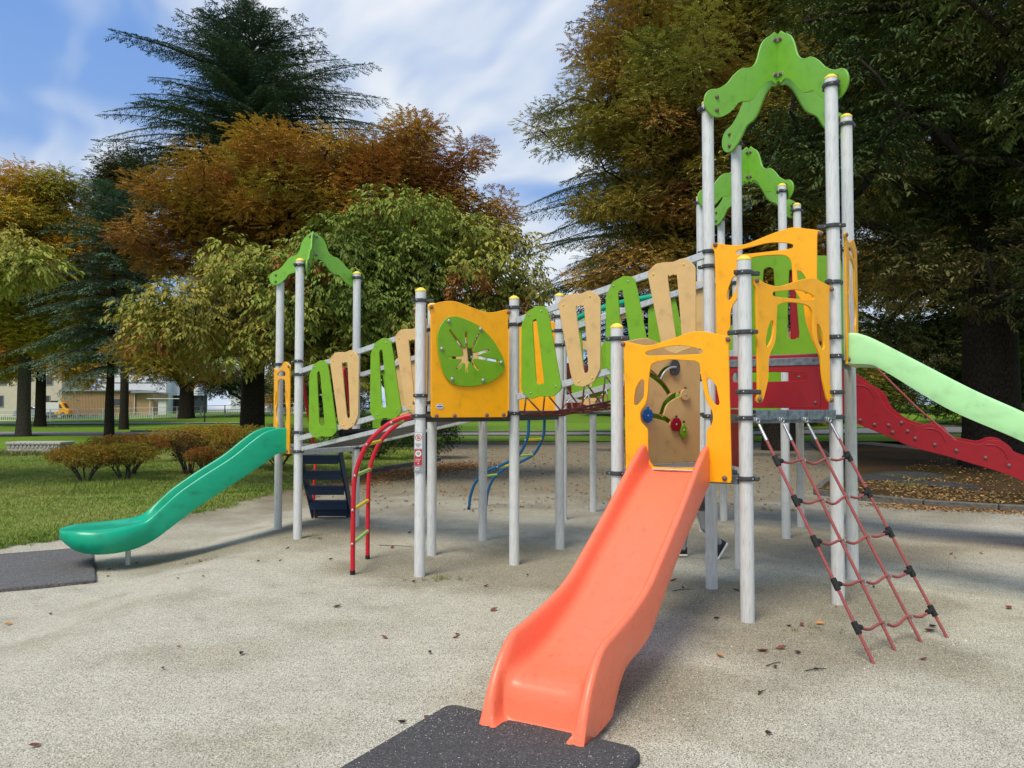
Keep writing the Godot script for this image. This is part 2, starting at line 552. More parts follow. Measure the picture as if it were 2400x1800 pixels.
	M.fence_white = mat(Color(0.90, 0.90, 0.90), 0.5)
	M.car_silver = mat(Color(0.67, 0.70, 0.73), 0.28, {"metal": 0.5})
	M.car_yellow = mat(Color(0.95, 0.68, 0.05), 0.35)
	M.car_blue = mat(Color(0.28, 0.40, 0.55), 0.3, {"metal": 0.4})
	M.tyre = mat(Color(0.06, 0.06, 0.06), 0.85)
	M.skin_cloth = mat(Color(1, 1, 1), 0.8, {"vc": true})

func lay_out() -> void:
	var b1 := Vector2(1.729, 6.636)
	var s3 := sqrt(3.0) / 2.0
	P.B1 = b1; P.B4 = b1 + U * L; P.B2 = b1 + V * L; P.B3 = b1 + (U + V) * L
	P.E2 = b1 + L * (0.5 * U - s3 * V); P.E1 = b1 + L * (-0.5 * U - s3 * V)
	P.C4 = b1 - R * U; P.C5 = P.C4 + L * V; P.C2 = P.C4 - L * U; P.C3 = P.C2 + L * V; P.C1 = P.C4 - L * (0.5 * U + s3 * V)
	P.A2 = P.C2 - R * U; P.A3 = P.A2 + L * V; P.A1 = P.A2 + L * (0.5 * V - s3 * U)
	P.K1 = Vector2(3.308, 9.226); P.K2 = P.K1 + L * V; P.K0 = P.K1 - L * U; P.K3 = P.K0 + L * V
	P.M1 = P.K0 - R * U; P.M2 = P.K3 - R * U

# ---------------------------------------------------------------- ground
func gh(x: float, d: float) -> float: # height of the play-area ground
	var y := -0.21 * smoothstep(2.7, 4.2, -x) * (1.0 - smoothstep(12.0, 22.0, d))
	y += 0.035 * exp(-(pow(x + 2.5, 2) + pow(d - 10.3, 2)) / 0.5)
	y += 0.010 * hill_noise.get_noise_2d(x * 1.3, d * 1.3) + 0.004 * hill_noise.get_noise_2d(x * 6.0, d * 6.0)
	return y

func th(x: float, d: float) -> float: # height of the park beyond
	var far := smoothstep(66.0, 104.0, d)
	var y := far * (0.35 + 0.95 * smoothstep(-62.0, -25.0, x)) + 0.9 * smoothstep(35.0, 70.0, d) * smoothstep(12.0, 35.0, x)
	y += 0.10 * hill_noise.get_noise_2d(x * 0.08, d * 0.08) * smoothstep(25.0, 45.0, d)
	return y

func lawn_edge(d: float) -> float:
	var k := [[-30.0, -16.0], [5.0, -10.0], [9.6, -6.55], [12.3, -5.35], [15.2, -4.9], [18.4, -3.7], [21.0, -2.75], [25.0, -2.6], [33.0, -3.0], [40.0, -3.0]]
	for i in k.size() - 1:
		if d <= k[i + 1][0]:
			return lerpf(k[i][1], k[i + 1][1], clampf((d - k[i][0]) / (k[i + 1][0] - k[i][0]), 0, 1)) + 0.16 * hill_noise.get_noise_2d(d * 5.0, 7.0) + 0.08 * hill_noise.get_noise_2d(d * 17.0, 3.0)
	return -3.0

func sheet(called: String, m: Material, nu: int, nv: int, f: Callable, label: String, cat: String) -> MeshInstance3D: # f(u, v) -> [Vector3, Color]
	var mb := MB.new()
	for j in nv + 1:
		for i in nu + 1:
			var r: Array = f.call(float(i) / nu, float(j) / nv)
			mb.col = r[1]
			mb.vert(r[0], Vector3.UP)
	for j in nv:
		for i in nu:
			var a := j * (nu + 1) + i
			mb.tri(a, a + nu + 1, a + 1); mb.tri(a + 1, a + nu + 1, a + nu + 2)
	# normals from neighbours
	for j in nv + 1:
		for i in nu + 1:
			var a := j * (nu + 1) + i
			var ex := mb.v[a + (1 if i < nu else 0)] - mb.v[a - (1 if i > 0 else 0)]
			var ey := mb.v[a + (nu + 1 if j < nv else 0)] - mb.v[a - (nu + 1 if j > 0 else 0)]
			var n := ex.cross(ey)
			mb.n[a] = (n if n.y > 0 else -n).normalized()
	var o := put(called, mb.mesh(true), m, self)
	tag(o, label, cat, "", "structure")
	return o

func copies(called: String, mesh: Mesh, m: Material, buf: PackedFloat32Array, parent: Node, at := Vector3.ZERO) -> MultiMeshInstance3D:
	var mm := MultiMesh.new()
	mm.transform_format = MultiMesh.TRANSFORM_3D
	mm.use_colors = true
	mm.mesh = mesh
	mm.instance_count = buf.size() / 16
	mm.buffer = buf
	var o := MultiMeshInstance3D.new()
	o.name = numbered(called) if parent == self else called
	o.multimesh = mm
	o.material_override = m
	o.position = at
	parent.add_child(o, true)
	o.set_meta("kind", "stuff")
	return o

func push(buf: PackedFloat32Array, b: Basis, o: Vector3, c: Color) -> void:
	buf.append_array(PackedFloat32Array([b.x.x, b.y.x, b.z.x, o.x, b.x.y, b.y.y, b.z.y, o.y, b.x.z, b.y.z, b.z.z, o.z, c.r, c.g, c.b, 1.0]))

var bed_front := PackedVector2Array()
var bed_back := PackedVector2Array()

func build_ground() -> void:
	# gravel yard, turning to bare soil under the trees at the back
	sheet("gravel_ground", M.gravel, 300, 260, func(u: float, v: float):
		var x := lerpf(-15.0, 17.0, u)
		var d := lerpf(-6.0, 36.0, v * v * 0.55 + v * 0.45)
		var rag := patch_noise.get_noise_2d(x * 0.9, d * 0.9) + 0.5 * patch_noise.get_noise_2d(x * 3.1 + 7.0, d * 3.1)
		var k := smoothstep(8.6, 15.5, d + 2.6 * rag + 0.12 * x)
		var c := Color(1.0, 0.995, 0.97).lerp(Color(0.50, 0.46, 0.39), k)
		var damp := smoothstep(0.0, 0.45, patch_noise.get_noise_2d(x * 0.8 + 40.0, d * 1.1))
		c = c.lerp(Color(0.74, 0.71, 0.64), damp * 0.6 * (1.0 - k))
		var worn_shade := 0.0 # bare, trodden earth where children land, plus tower shade painted into the colour
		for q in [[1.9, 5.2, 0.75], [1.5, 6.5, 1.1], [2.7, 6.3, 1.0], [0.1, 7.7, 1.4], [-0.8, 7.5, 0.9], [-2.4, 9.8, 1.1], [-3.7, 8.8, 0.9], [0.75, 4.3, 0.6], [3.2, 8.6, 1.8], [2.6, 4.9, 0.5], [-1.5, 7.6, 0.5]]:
			worn_shade = maxf(worn_shade, smoothstep(1.15, 0.45, Vector2(x - q[0], d - q[1]).length() / q[2] - 0.55 * rag))
		c = c.lerp(Color(0.56, 0.525, 0.46), worn_shade * 0.8 * (1.0 - k))
		var scuff := smoothstep(0.30, 0.5, patch_noise.get_noise_2d(x * 2.3 + 90.0, d * 4.1))
		c = c.lerp(Color(0.66, 0.63, 0.56), scuff * 0.5 * (1.0 - k))
		var fine := patch_noise.get_noise_2d(x * 4.0, d * 5.0)
		c = c * (0.97 + 0.12 * fine)
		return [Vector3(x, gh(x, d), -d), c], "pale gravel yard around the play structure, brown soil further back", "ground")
	# the land all around
	sheet("park_ground", M.turf, 120, 120, func(u: float, v: float):
		var uu := 2.0 * u - 1.0
		var x := 260.0 * uu * absf(uu) * 0.7 + 78.0 * uu
		var d := lerpf(-120.0, 330.0, v)
		var inside := smoothstep(-24.0, -12.0, x) * (1.0 - smoothstep(16.0, 26.0, x)) * smoothstep(-20.0, -6.0, d) * (1.0 - smoothstep(32.0, 40.0, d))
		return [Vector3(x, th(x, d) - 0.06 - 0.42 * inside - 0.25 * (1.0 - smoothstep(-8.0, 0.0, d)), -d), Color(0.80, 0.84, 0.74)], "open park grass reaching the houses and far trees", "grass")
	# mown lawn left of the yard
	sheet("lawn", M.turf, 90, 130, func(u: float, v: float):
		var d := lerpf(-6.0, 36.0, v)
		var x := lerpf(-46.0, lawn_edge(d), 1.0 - pow(1.0 - u, 2.2))
		var y := gh(x, d) + 0.035 * smoothstep(0.0, 0.5, lawn_edge(d) - x) - 0.012
		y = lerpf(y, th(x, d) + 0.03, smoothstep(9.0, 16.0, -x) * smoothstep(20.0, 28.0, d))
		var dry := smoothstep(0.05, 0.45, patch_noise.get_noise_2d(x * 0.45, d * 0.5))
		return [Vector3(x, y, -d), Color(0.95, 1.0, 0.86).lerp(Color(1.0, 0.93, 0.72), dry * 0.6)], "green lawn bordering the gravel, beside the teal slide", "lawn")
	# grass strips and paths behind the yard
	far_strip("far_lawn", M.turf, -46.0, 60.0, 36.0, 43.5, 0.03, "narrow lawn strip between the yard kerb and the grey path", "lawn")
	far_strip("path", M.path, -46.0, 60.0, 44.3, 51.5, 0.02, "light grey path crossing the park behind the play structure", "path")
	far_strip("back_lawn", M.turf, -24.0, 60.0, 52.2, 74.0, 0.05, "wide back lawn rising beyond the grey path", "lawn")
	var pth := sheet("drive", M.path, 40, 6, func(u: float, v: float):
		var x := lerpf(-78.0, -26.0, u)
		var w := lerpf(5.5, 1.2, smoothstep(0.45, 1.0, u))
		var d := 74.5 + (v - 0.5) * w + 2.0 * u
		return [Vector3(x, th(x, d) + 0.02, -d), Color(1, 1, 1)], "grey asphalt drive in front of the white fence", "drive")
	pth.set_meta("kind", "structure")
	# raised bed with the old tree, edged with kerb stones
	var bed := [Vector2(5.55, 13.9), Vector2(5.9, 13.1), Vector2(6.7, 12.1), Vector2(7.75, 11.5), Vector2(9.6, 10.7), Vector2(12.5, 9.9), Vector2(17.0, 9.4)]
	var back := [Vector2(5.55, 13.9), Vector2(6.2, 15.2), Vector2(7.3, 17.2), Vector2(8.6, 20.0), Vector2(10.2, 24.5), Vector2(12.0, 30.0), Vector2(14.0, 35.6)]
	var fr := curve(bed, 8, false)
	var bk := curve(back, 8, false)
	bed_front = fr; bed_back = bk
	sheet("tree_bed", M.soil, 40, 48, func(u: float, v: float):
		var a := fr[roundi(u * (fr.size() - 1))]
		var b := bk[roundi(u * (bk.size() - 1))]
		var ta := u * (fr.size() - 1)
		a = fr[int(ta)].lerp(fr[mini(int(ta) + 1, fr.size() - 1)], ta - int(ta))
		b = bk[int(ta)].lerp(bk[mini(int(ta) + 1, bk.size() - 1)], ta - int(ta))
		var p: Vector2 = a.lerp(b, v) + Vector2(0.04, 0.03)
		var y := 0.075 + 0.05 * patch_noise.get_noise_2d(p.x * 0.5, p.y * 0.5) * smoothstep(0.0, 0.1, v * (1.0 - v))
		var g := smoothstep(0.0, 0.35, patch_noise.get_noise_2d(p.x * 0.35 + 9.0, p.y * 0.35))
		return [Vector3(p.x, y, -p.y), Color(0.95, 0.86, 0.72).lerp(Color(0.62, 0.66, 0.40), g)], "brown leaf-strewn tree bed behind a kerb", "soil")
	kerb_run("kerb", fr, "curved concrete kerb in front of the leaf-strewn tree bed", 0.95)
	kerb_run("kerb", bk, "concrete kerb along the left edge of the tree bed", 0.95)
	kerb_run("kerb", PackedVector2Array([Vector2(-3.0, 33.5), Vector2(1.0, 33.2), Vector2(2.2, 33.0)]), "low kerb ending behind the curved blue ladder", 1.6)
	kerb_run("kerb", PackedVector2Array([Vector2(2.9, 28.5), Vector2(5.2, 26.6), Vector2(9.4, 24.8)]), "low kerb on the soil behind the orange slide", 1.6)
	kerb_run("kerb", PackedVector2Array([Vector2(-46.0, 43.9), Vector2(-10.0, 43.8), Vector2(20.0, 43.9), Vector2(60.0, 44.0)]), "long pale kerb on the near side of the grey path", 2.4)
	kerb_run("kerb", PackedVector2Array([Vector2(-26.0, 51.9), Vector2(10.0, 51.8), Vector2(60.0, 52.0)]), "long kerb between the grey path and the back lawn", 2.4)
	kerb_run("kerb", PackedVector2Array([Vector2(-3.6, 18.35), Vector2(-2.7, 20.9), Vector2(-2.2, 23.0)]), "low kerb along the lawn beside the dark bush", 0.9)
	scatter_ground()

func far_strip(called: String, m: Material, x0: float, x1: float, d0: float, d1: float, up: float, label: String, cat: String) -> void:
	sheet(called, m, 60, 10, func(u: float, v: float):
		var x := lerpf(x0, x1, u)
		var d := lerpf(d0, d1, v)
		return [Vector3(x, th(x, d) + up, -d), Color(0.95, 1.0, 0.86) if m == M.turf else Color(1, 1, 1)], label, cat)

func kerb_run(called: String, line: PackedVector2Array, label: String, step: float) -> void:
	var root := thing(called, label, "kerb")
	var pts := PackedVector2Array()
	for k in line.size() - 1:
		var n := maxi(1, roundi(line[k].distance_to(line[k + 1]) / 0.25))
		for q in n: pts.append(line[k].lerp(line[k + 1], float(q) / n))
	pts.append(line[line.size() - 1])
	var acc := 0.0
	var a := pts[0]
	var seg := 0
	for k in range(1, pts.size()):
		acc += pts[k].distance_to(pts[k - 1])
		if acc >= step or k == pts.size() - 1:
			var b := pts[k]
			var mid := (a + b) * 0.5
			var y := (gh(mid.x, mid.y) if mid.y < 35.0 else th(mid.x, mid.y))
			var mb := MB.new()
			mb.box(Vector3(a.distance_to(b) * 0.5, 0, 0), Vector3(a.distance_to(b) - 0.008, 0.26, 0.13), Basis(), 0.014)
			put("kerb_stone", mb.mesh(), M.kerb, root, frame(a, b, 0.0, y - 0.02 + rng.randf_range(-0.004, 0.004)))
			a = b; acc = 0.0; seg += 1

func scatter_ground() -> void:
	# loose pebbles
	var st := MB.new()
	for k in 6:
		var a0 := TAU * k / 6
		var a1 := TAU * (k + 1) / 6
		var p0 := Vector3(cos(a0), 0.0, sin(a0) * 0.8)
		var p1 := Vector3(cos(a1), 0.0, sin(a1) * 0.8)
		var q0 := p0 * 0.55 + Vector3(0.05, 0.55, 0.0)
		var q1 := p1 * 0.55 + Vector3(0.05, 0.55, 0.0)
		st.quad(p0, q0, q1, p1)
		st.flat(Vector3(0.05, 0.66, 0), q1, q0)
	var buf := PackedFloat32Array()
	for k in 45000:
		var d := 2.3 + 9.5 * pow(rng.randf(), 1.7)
		var x := rng.randf_range(-0.74, 0.76) * d + rng.randf_range(-0.1, 0.1)
		if x < lawn_edge(d) - 0.3: continue
		var s := rng.randf_range(0.0022, 0.0050) * (1.0 + 0.8 * float(rng.randf() < 0.03))
		var b := Basis.from_euler(Vector3(rng.randf_range(-0.4, 0.4), rng.randf() * TAU, rng.randf_range(-0.4, 0.4))).scaled(Vector3(s, s * rng.randf_range(0.7, 1.2), s))
		var g := pow(rng.randf(), 0.8)
		var c := Color(0.16, 0.155, 0.14).lerp(Color(0.70, 0.69, 0.64), g)
		if rng.randf() < 0.1: c = c.lerp(Color(0.42, 0.30, 0.22), 0.5)
		push(buf, b, Vector3(x, gh(x, d) - s * 0.15, -d), c)
	var ea: Vector2 = (P.A2 - P.A1) / L
	for q in [[Vector2(-0.32, 3.95), U * 1.05, -V * 1.6, 0.05], [Vector2(-4.22, 7.78), Vector2(ea.y, -ea.x) * 2.2, -ea * 2.1, -0.17]]: # grit on the mats
		for k in 1500:
			var p: Vector2 = q[0] + q[1] * rng.randf_range(0.01, 0.99) + q[2] * rng.randf_range(0.01, 0.99)
			if patch_noise.get_noise_2d(p.x * 3.0 + 60.0, p.y * 3.0) < rng.randf_range(-0.35, 0.4): continue
			var z := rng.randf_range(0.0012, 0.0032)
			push(buf, Basis(Vector3.UP, rng.randf() * TAU).scaled(Vector3(z, z * 0.8, z)), Vector3(p.x, q[3], -p.y), Color(0.35, 0.34, 0.31).lerp(Color(0.72, 0.70, 0.65), rng.randf()))
	var g := copies("gravel", st.mesh(), M.pebble, buf, self)
	tag(g, "loose grey pebbles strewn over the gravel yard", "gravel", "", "stuff")
	# grass
	var tuft := MB.new()
	for k in 9: grass_blade(tuft, k, Vector3.ZERO, 1.0)
	var tm := tuft.mesh(true)
	var patches := []
	for q in 4: # turf patches 0.6 m across
		var pm := MB.new()
		for t in 75:
			var o := Vector3(rng.randf_range(-0.32, 0.32), 0, rng.randf_range(-0.32, 0.32))
			var v := rng.randf_range(0.6, 1.15)
			pm.col = Color(v, v, v).lerp(Color(1.5, 1.2, 0.9) * v, 0.4 * rng.randf())
			var z := rng.randf_range(0.6, 1.2)
			for k in 7: grass_blade(pm, k + t * 3, o, z)
		patches.append(pm.mesh(true))
	var gbs := [PackedFloat32Array(), PackedFloat32Array(), PackedFloat32Array(), PackedFloat32Array()]
	for k in 5200:
		var d := 7.0 + 27.0 * pow(rng.randf(), 1.25)
		var e := lawn_edge(d)
		var x := e - 0.22 - rng.randf() * minf(16.0, maxf(0.6, 0.74 * d + e))
		var pn := patch_noise.get_noise_2d(x * 0.7 + 5.0, d * 0.7)
		if rng.randf() < 0.12 - pn: continue
		var s := rng.randf_range(0.75, 1.15)
		var tall := 1.0 + 1.3 * smoothstep(1.3, 0.0, Vector2(x + 8.6, (d - 16.2) * 0.7).length())
		tall *= 1.0 - 0.4 * smoothstep(0.5, 0.0, e - x)
		var c := Color(0.20, 0.31, 0.06).lerp(Color(0.33, 0.45, 0.10), rng.randf()).lerp(Color(0.47, 0.46, 0.16), 0.6 * clampf(pn + 0.15 + 0.3 * rng.randf(), 0, 1))
		var y := gh(x, d) + 0.035 * smoothstep(0.0, 0.5, e - x) - 0.018
		y = lerpf(y, th(x, d) + 0.03, smoothstep(9.0, 16.0, -x) * smoothstep(20.0, 28.0, d))
		push(gbs[k % 4], Basis(Vector3.UP, rng.randf() * TAU).scaled(Vector3(s, s * tall * rng.randf_range(0.8, 1.15), s)), Vector3(x, y, -d), c)
	var gb := PackedFloat32Array()
	for k in 260: # ragged edge
		var d := 8.0 + 14.0 * rng.randf()
		var x := lawn_edge(d) + rng.randfn(0.0, 0.12)
		var s := rng.randf_range(0.4, 0.8)
		push(gb, Basis(Vector3.UP, rng.randf() * TAU).scaled(Vector3(s, s, s)), Vector3(x, gh(x, d) - 0.005, -d), Color(0.22, 0.28, 0.07))
	# a few tufts at post feet and on the bed
	for q in [[Vector2(-0.62, 6.98), 30, 0.22], [Vector2(-3.3, 8.15), 12, 0.14], [Vector2(-2.3, 9.1), 10, 0.10], [Vector2(2.15, 5.35), 9, 0.3], [Vector2(8.3, 16.3), 160, 0.7], [Vector2(7.6, 14.6), 90, 0.6], [Vector2(-15.8, 24.9), 420, 1.5]]:
		for k in q[1]:
			var p: Vector2 = q[0] + Vector2(rng.randfn(0, 0.5), rng.randfn(0, 0.25)) * float(q[2])
			var s := rng.randf_range(0.3, 0.6) * (4.6 if q[0].x < -15 else (2.0 if q[0].x > 5.0 else 1.0))
			push(gb, Basis(Vector3.UP, rng.randf() * TAU).scaled(Vector3(s, s, s)), Vector3(p.x, gh(p.x, p.y) + (0.08 if p.x > 6.0 else (0.03 if p.x < -15 else -0.005)), -p.y), Color(0.13, 0.17, 0.05).lerp(Color(0.30, 0.28, 0.12), rng.randf()))
	var gr := copies("grass", tm, M.grass, gb, self)
	tag(gr, "stray grass tufts at the lawn's ragged edge and post feet", "grass", "", "stuff")
	var lg := Node3D.new()
	lg.name = "lawn_grass"
	add_child(lg)
	tag(lg, "short green grass blades covering the lawn beside the yard", "grass", "", "stuff")
	for k in 4: copies("turf_patch", patches[k], M.grass, gbs[k], lg)
	# leaf litter lying thick along the kerbs and on the bed
	var lf := dead_leaf_mesh()
	var lb := PackedFloat32Array()
	for k in 22000:
		var p := Vector2.ZERO
		var y := 0.0
		var z := rng.randf()
		if z < 0.36:
			var e := rng.randi_range(1, bed_front.size() - 2)
			p = bed_front[e].lerp(bed_front[e + 1], rng.randf()).lerp(bed_back[e], 0.02 + 0.6 * pow(rng.randf(), 1.4))
			if patch_noise.get_noise_2d(p.x * 0.5, p.y * 0.5) < rng.randf_range(-0.5, 0.25): continue
			y = 0.11
		elif z < 0.56:
			var t := rng.randf()
			p = Vector2(lerpf(5.9, 14.0, t), lerpf(12.75, 9.2, t) + 0.9 * t * t - 0.25) + Vector2(rng.randfn(0, 0.2), -absf(rng.randfn(0, 0.30)))
			y = gh(p.x, p.y) + 0.012
		elif z < 0.84:
			var t := rng.randf()
			p = Vector2(lerpf(-3.9, -1.2, t), lerpf(16.4, 21.5, t)) + Vector2(rng.randfn(0.1, 0.5), rng.randfn(-0.3, 0.8))
			y = gh(p.x, p.y) + 0.015
		else:
			p = Vector2(rng.randf_range(-3.0, 9.0), rng.randf_range(11.5, 30.0))
			y = gh(p.x, p.y) + 0.012
		var s := rng.randf_range(0.4, 0.95)
		var c := Color(0.20, 0.10, 0.05).lerp(Color(0.42, 0.24, 0.08), rng.randf())
		if z < 0.36: c = Color(0.15, 0.095, 0.04).lerp(Color(0.34, 0.24, 0.09), rng.randf())
		if rng.randf() < 0.12: c = Color(0.55, 0.30, 0.12)
		push(lb, Basis.from_euler(Vector3(rng.randf_range(-0.5, 0.5), rng.randf() * TAU, rng.randf_range(-0.5, 0.5))).scaled(Vector3(s, s, s)), Vector3(p.x, y, -p.y), c)
	var li := copies("leaf_litter", lf, M.dead_leaf, lb, self)
	tag(li, "brown leaf litter along the kerbs and under the trees", "leaves", "", "stuff")

func grass_blade(mb: MB, k: int, at: Vector3, z: float) -> void:
	var a := TAU * fmod(k * 0.381, 1.0) + 0.3 * sin(k * 7.0)
	var o := at + Vector3(cos(a), 0, sin(a)) * (0.010 + 0.03 * fmod(k * 0.37, 1.0))
	var h := (0.045 + 0.045 * fmod(k * 0.61, 1.0)) * z
	var lean := Vector3(cos(a), 0, sin(a)) * h * (0.25 + 0.7 * fmod(k * 0.43, 1.0))
	var w := Vector3(-sin(a), 0, cos(a)) * 0.0035
	mb.quad(o - w, o + w, o + lean * 0.45 + w * 0.8 + Vector3(0, h * 0.65, 0), o + lean * 0.45 - w * 0.8 + Vector3(0, h * 0.65, 0))
	mb.flat(o + lean * 0.45 - w * 0.8 + Vector3(0, h * 0.65, 0), o + lean * 0.45 + w * 0.8 + Vector3(0, h * 0.65, 0), o + lean + Vector3(0, h, 0))

func dead_leaf_mesh(len := 0.075) -> ArrayMesh:
	var mb := MB.new()
	var w := len * 0.24
	var mid := [Vector3(-len * 0.5, 0.004, 0), Vector3(-len * 0.2, -0.002, 0), Vector3(len * 0.15, 0.0, 0), Vector3(len * 0.5, 0.012, 0)]
	for sg in [-1.0, 1.0]:
		var e1 := Vector3(-len * 0.22, 0.010, w * sg)
		var e2 := Vector3(len * 0.14, 0.013, w * 0.9 * sg)
		if sg > 0:
			mb.flat(mid[0], e1, mid[1]); mb.quad(mid[1], e1, e2, mid[2]); mb.flat(mid[2], e2, mid[3])
		else:
			mb.flat(mid[0], mid[1], e1); mb.quad(mid[1], mid[2], e2, e1); mb.flat(mid[2], mid[3], e2)
	return mb.mesh()

# ---------------------------------------------------------------- play structure
var S := {}   # shared meshes

func bolt_mesh(r := 0.019) -> ArrayMesh:
	var mb := MB.new()
	var pr := [[r * 1.0, 0.0], [r * 1.0, r * 0.3]]
	for k in 7:
		var a := PI * 0.5 * k / 6.0
		pr.append([maxf(r * cos(a), 0.0002), r * 0.3 + r * 0.75 * sin(a)])
	mb.lathe(pr, 16, Vector3.ZERO, Basis(Vector3.RIGHT, PI / 2))
	return mb.mesh()

func share_meshes() -> void:
	S.bolt = bolt_mesh()
	S.small_bolt = bolt_mesh(0.0085)
	# post cap: a collar and a shallow yellow cone
	var cp := MB.new()
	cp.lathe([[0.053, 0.0], [0.0535, 0.010], [0.051, 0.016], [0.030, 0.034], [0.012, 0.041], [0.0004, 0.043]], 28)
	S.cap = cp.mesh()
	# clamp ring with two lugs and an arm
	var cl := MB.new()
	cl.lathe([[0.0515, -0.017], [0.062, -0.017], [0.0655, -0.013], [0.0655, 0.013], [0.062, 0.017], [0.0515, 0.017]], 28)
	for a in [0.0, PI]:
		var bs := Basis(Vector3.UP, a)
		cl.box(bs * Vector3(0.078, 0, 0), Vector3(0.036, 0.030, 0.034), bs, 0.005)
	for a in [1.1, -1.1, PI - 1.1, PI + 1.1]:
		var bs := Basis(Vector3.UP, a)
		cl.box(bs * Vector3(0.066, 0, 0), Vector3(0.008, 0.020, 0.022), bs, 0.002)
	S.clamp = cl.mesh()
	var cs := MB.new()
	cs.lathe([[0.006, 0.0], [0.006, 0.004], [0.0004, 0.006]], 8, Vector3(0.0655, 0, 0), Basis(Vector3.BACK, -PI / 2))
	S.clamp_screw = cs.mesh()
	var arm := MB.new()
	arm.box(Vector3(0.085, 0, 0.028), Vector3(0.07, 0.034, 0.030), Basis(Vector3.UP, -0.35), 0.006)
	S.clamp_arm = arm.mesh()
	# roof wing, outline in (distance from the tower axis, height)
	var wing := vv([0.006, 4.959, 0.087, 4.937, 0.16, 4.884, 0.205, 4.811, 0.23, 4.73, 0.249, 4.675, 0.281, 4.628, 0.336, 4.595, 0.398, 4.585, 0.453, 4.55, 0.514, 4.489, 0.561, 4.431, 0.622, 4.383, 0.682, 4.351, 0.742, 4.339, 0.786, 4.307, 0.812, 4.253, 0.81, 4.191, 0.781, 4.14, 0.729, 4.106, 0.655, 4.104, 0.579, 4.138, 0.503, 4.2, 0.456, 4.257, 0.41, 4.28, 0.332, 4.295, 0.277, 4.336, 0.221, 4.409, 0.157, 4.483, 0.085, 4.518, 0.008, 4.527])
	for k in wing.size(): wing[k] = wing[k] - Vector2(0, 4.276)
	S.wing = cut_panel(curve(wing, 2), [], 0.019)
	# tall yellow board with an opening (slide entrance); heights relative to the deck
	var arch := vv([0.074, 2.064, 0.086, 2.086, 0.109, 2.087, 0.155, 2.075, 0.219, 2.058, 0.283, 2.045, 0.355, 2.052, 0.443, 2.074, 0.531, 2.099, 0.6, 2.121, 0.651, 2.134, 0.702, 2.136, 0.752, 2.13, 0.818, 2.113, 0.891, 2.092, 0.924, 2.087, 0.944, 2.067, 0.939, 2.047, 0.927, 2.031, 0.923, 2.007, 0.928, 1.6, 0.936, 1.035, 0.926, 1.016, 0.897, 1.012, 0.5, 1.01, 0.15, 1.012, 0.125, 1.016, 0.114, 1.035, 0.108, 1.6, 0.102, 2.01, 0.09, 2.04])
	var door := vv([0.34, 1.903, 0.389, 1.918, 0.46, 1.929, 0.53, 1.927, 0.598, 1.919, 0.675, 1.912, 0.696, 1.9, 0.708, 1.875, 0.712, 1.817, 0.744, 1.651, 0.756, 1.61, 0.788, 1.556, 0.8, 1.519, 0.802, 1.478, 0.791, 1.437, 0.762, 1.4, 0.754, 1.371, 0.751, 1.248, 0.727, 1.157, 0.676, 1.114, 0.366, 1.106, 0.331, 1.122, 0.309, 1.151, 0.297, 1.202, 0.297, 1.372, 0.283, 1.406, 0.243, 1.449, 0.236, 1.492, 0.239, 1.535, 0.271, 1.578, 0.289, 1.621, 0.299, 1.681, 0.308, 1.792, 0.322, 1.877])
	var top_slot := vv([0.28, 1.982, 0.283, 1.992, 0.301, 2.001, 0.39, 2.019, 0.478, 2.032, 0.548, 2.034, 0.599, 2.029, 0.667, 2.014, 0.717, 1.999, 0.731, 1.986, 0.73, 1.972, 0.713, 1.964, 0.599, 1.962, 0.46, 1.963, 0.309, 1.965, 0.287, 1.97])
	var left_slot := vv([0.245, 1.78, 0.263, 1.78, 0.269, 1.767, 0.267, 1.664, 0.253, 1.629, 0.217, 1.587, 0.198, 1.578, 0.185, 1.587, 0.185, 1.604, 0.199, 1.708])
	var right_slot := vv([0.759, 1.766, 0.765, 1.778, 0.782, 1.78, 0.827, 1.724, 0.833, 1.699, 0.852, 1.601, 0.85, 1.585, 0.834, 1.578, 0.817, 1.589, 0.781, 1.642, 0.773, 1.659])
	for a in [arch, door, top_slot, left_slot, right_slot]:
		for k in a.size(): a[k] = a[k] - Vector2(0, 1.09)
	S.arch = cut_panel(curve(arch, 2), [curve(door, 2), curve(top_slot, 2), curve(left_slot, 2), curve(right_slot, 2)], 0.018)
	# yellow frame on two tapering legs; heights relative to its deck
	var legs := vv([-0.019, 2.514, 0.011, 2.527, 0.099, 2.498, 0.203, 2.483, 0.295, 2.493, 0.452, 2.542, 0.58, 2.574, 0.661, 2.581, 0.743, 2.56, 0.843, 2.535, 0.877, 2.513, 0.851, 2.495, 0.83, 2.476, 0.827, 1.753, 0.87, 1.643, 0.866, 1.615, 0.832, 1.602, 0.799, 1.615, 0.783, 1.642, 0.736, 1.796, 0.722, 1.916, 0.707, 1.971, 0.651, 2.067, 0.636, 2.143, 0.631, 2.285, 0.608, 2.338, 0.56, 2.362, 0.449, 2.371, 0.339, 2.369, 0.247, 2.346, 0.231, 2.324, 0.222, 2.217, 0.212, 2.09, 0.188, 2.026, 0.15, 1.972, 0.131, 1.898, 0.129, 1.794, 0.101, 1.699, 0.073, 1.626, 0.055, 1.606, 0.026, 1.598, -0.003, 1.607, -0.01, 1.631, 0.013, 1.7, 0.01, 1.998, 0.002, 2.412, -0.008, 2.463, -0.022, 2.493])
	var l1 := vv([0.184, 2.421, 0.203, 2.44, 0.325, 2.458, 0.427, 2.473, 0.514, 2.471, 0.61, 2.454, 0.647, 2.434, 0.642, 2.415, 0.601, 2.407, 0.449, 2.403, 0.217, 2.402])
	var l2 := vv([0.107, 2.085, 0.138, 2.181, 0.166, 2.219, 0.184, 2.215, 0.179, 2.11, 0.136, 2.034, 0.106, 2.019])
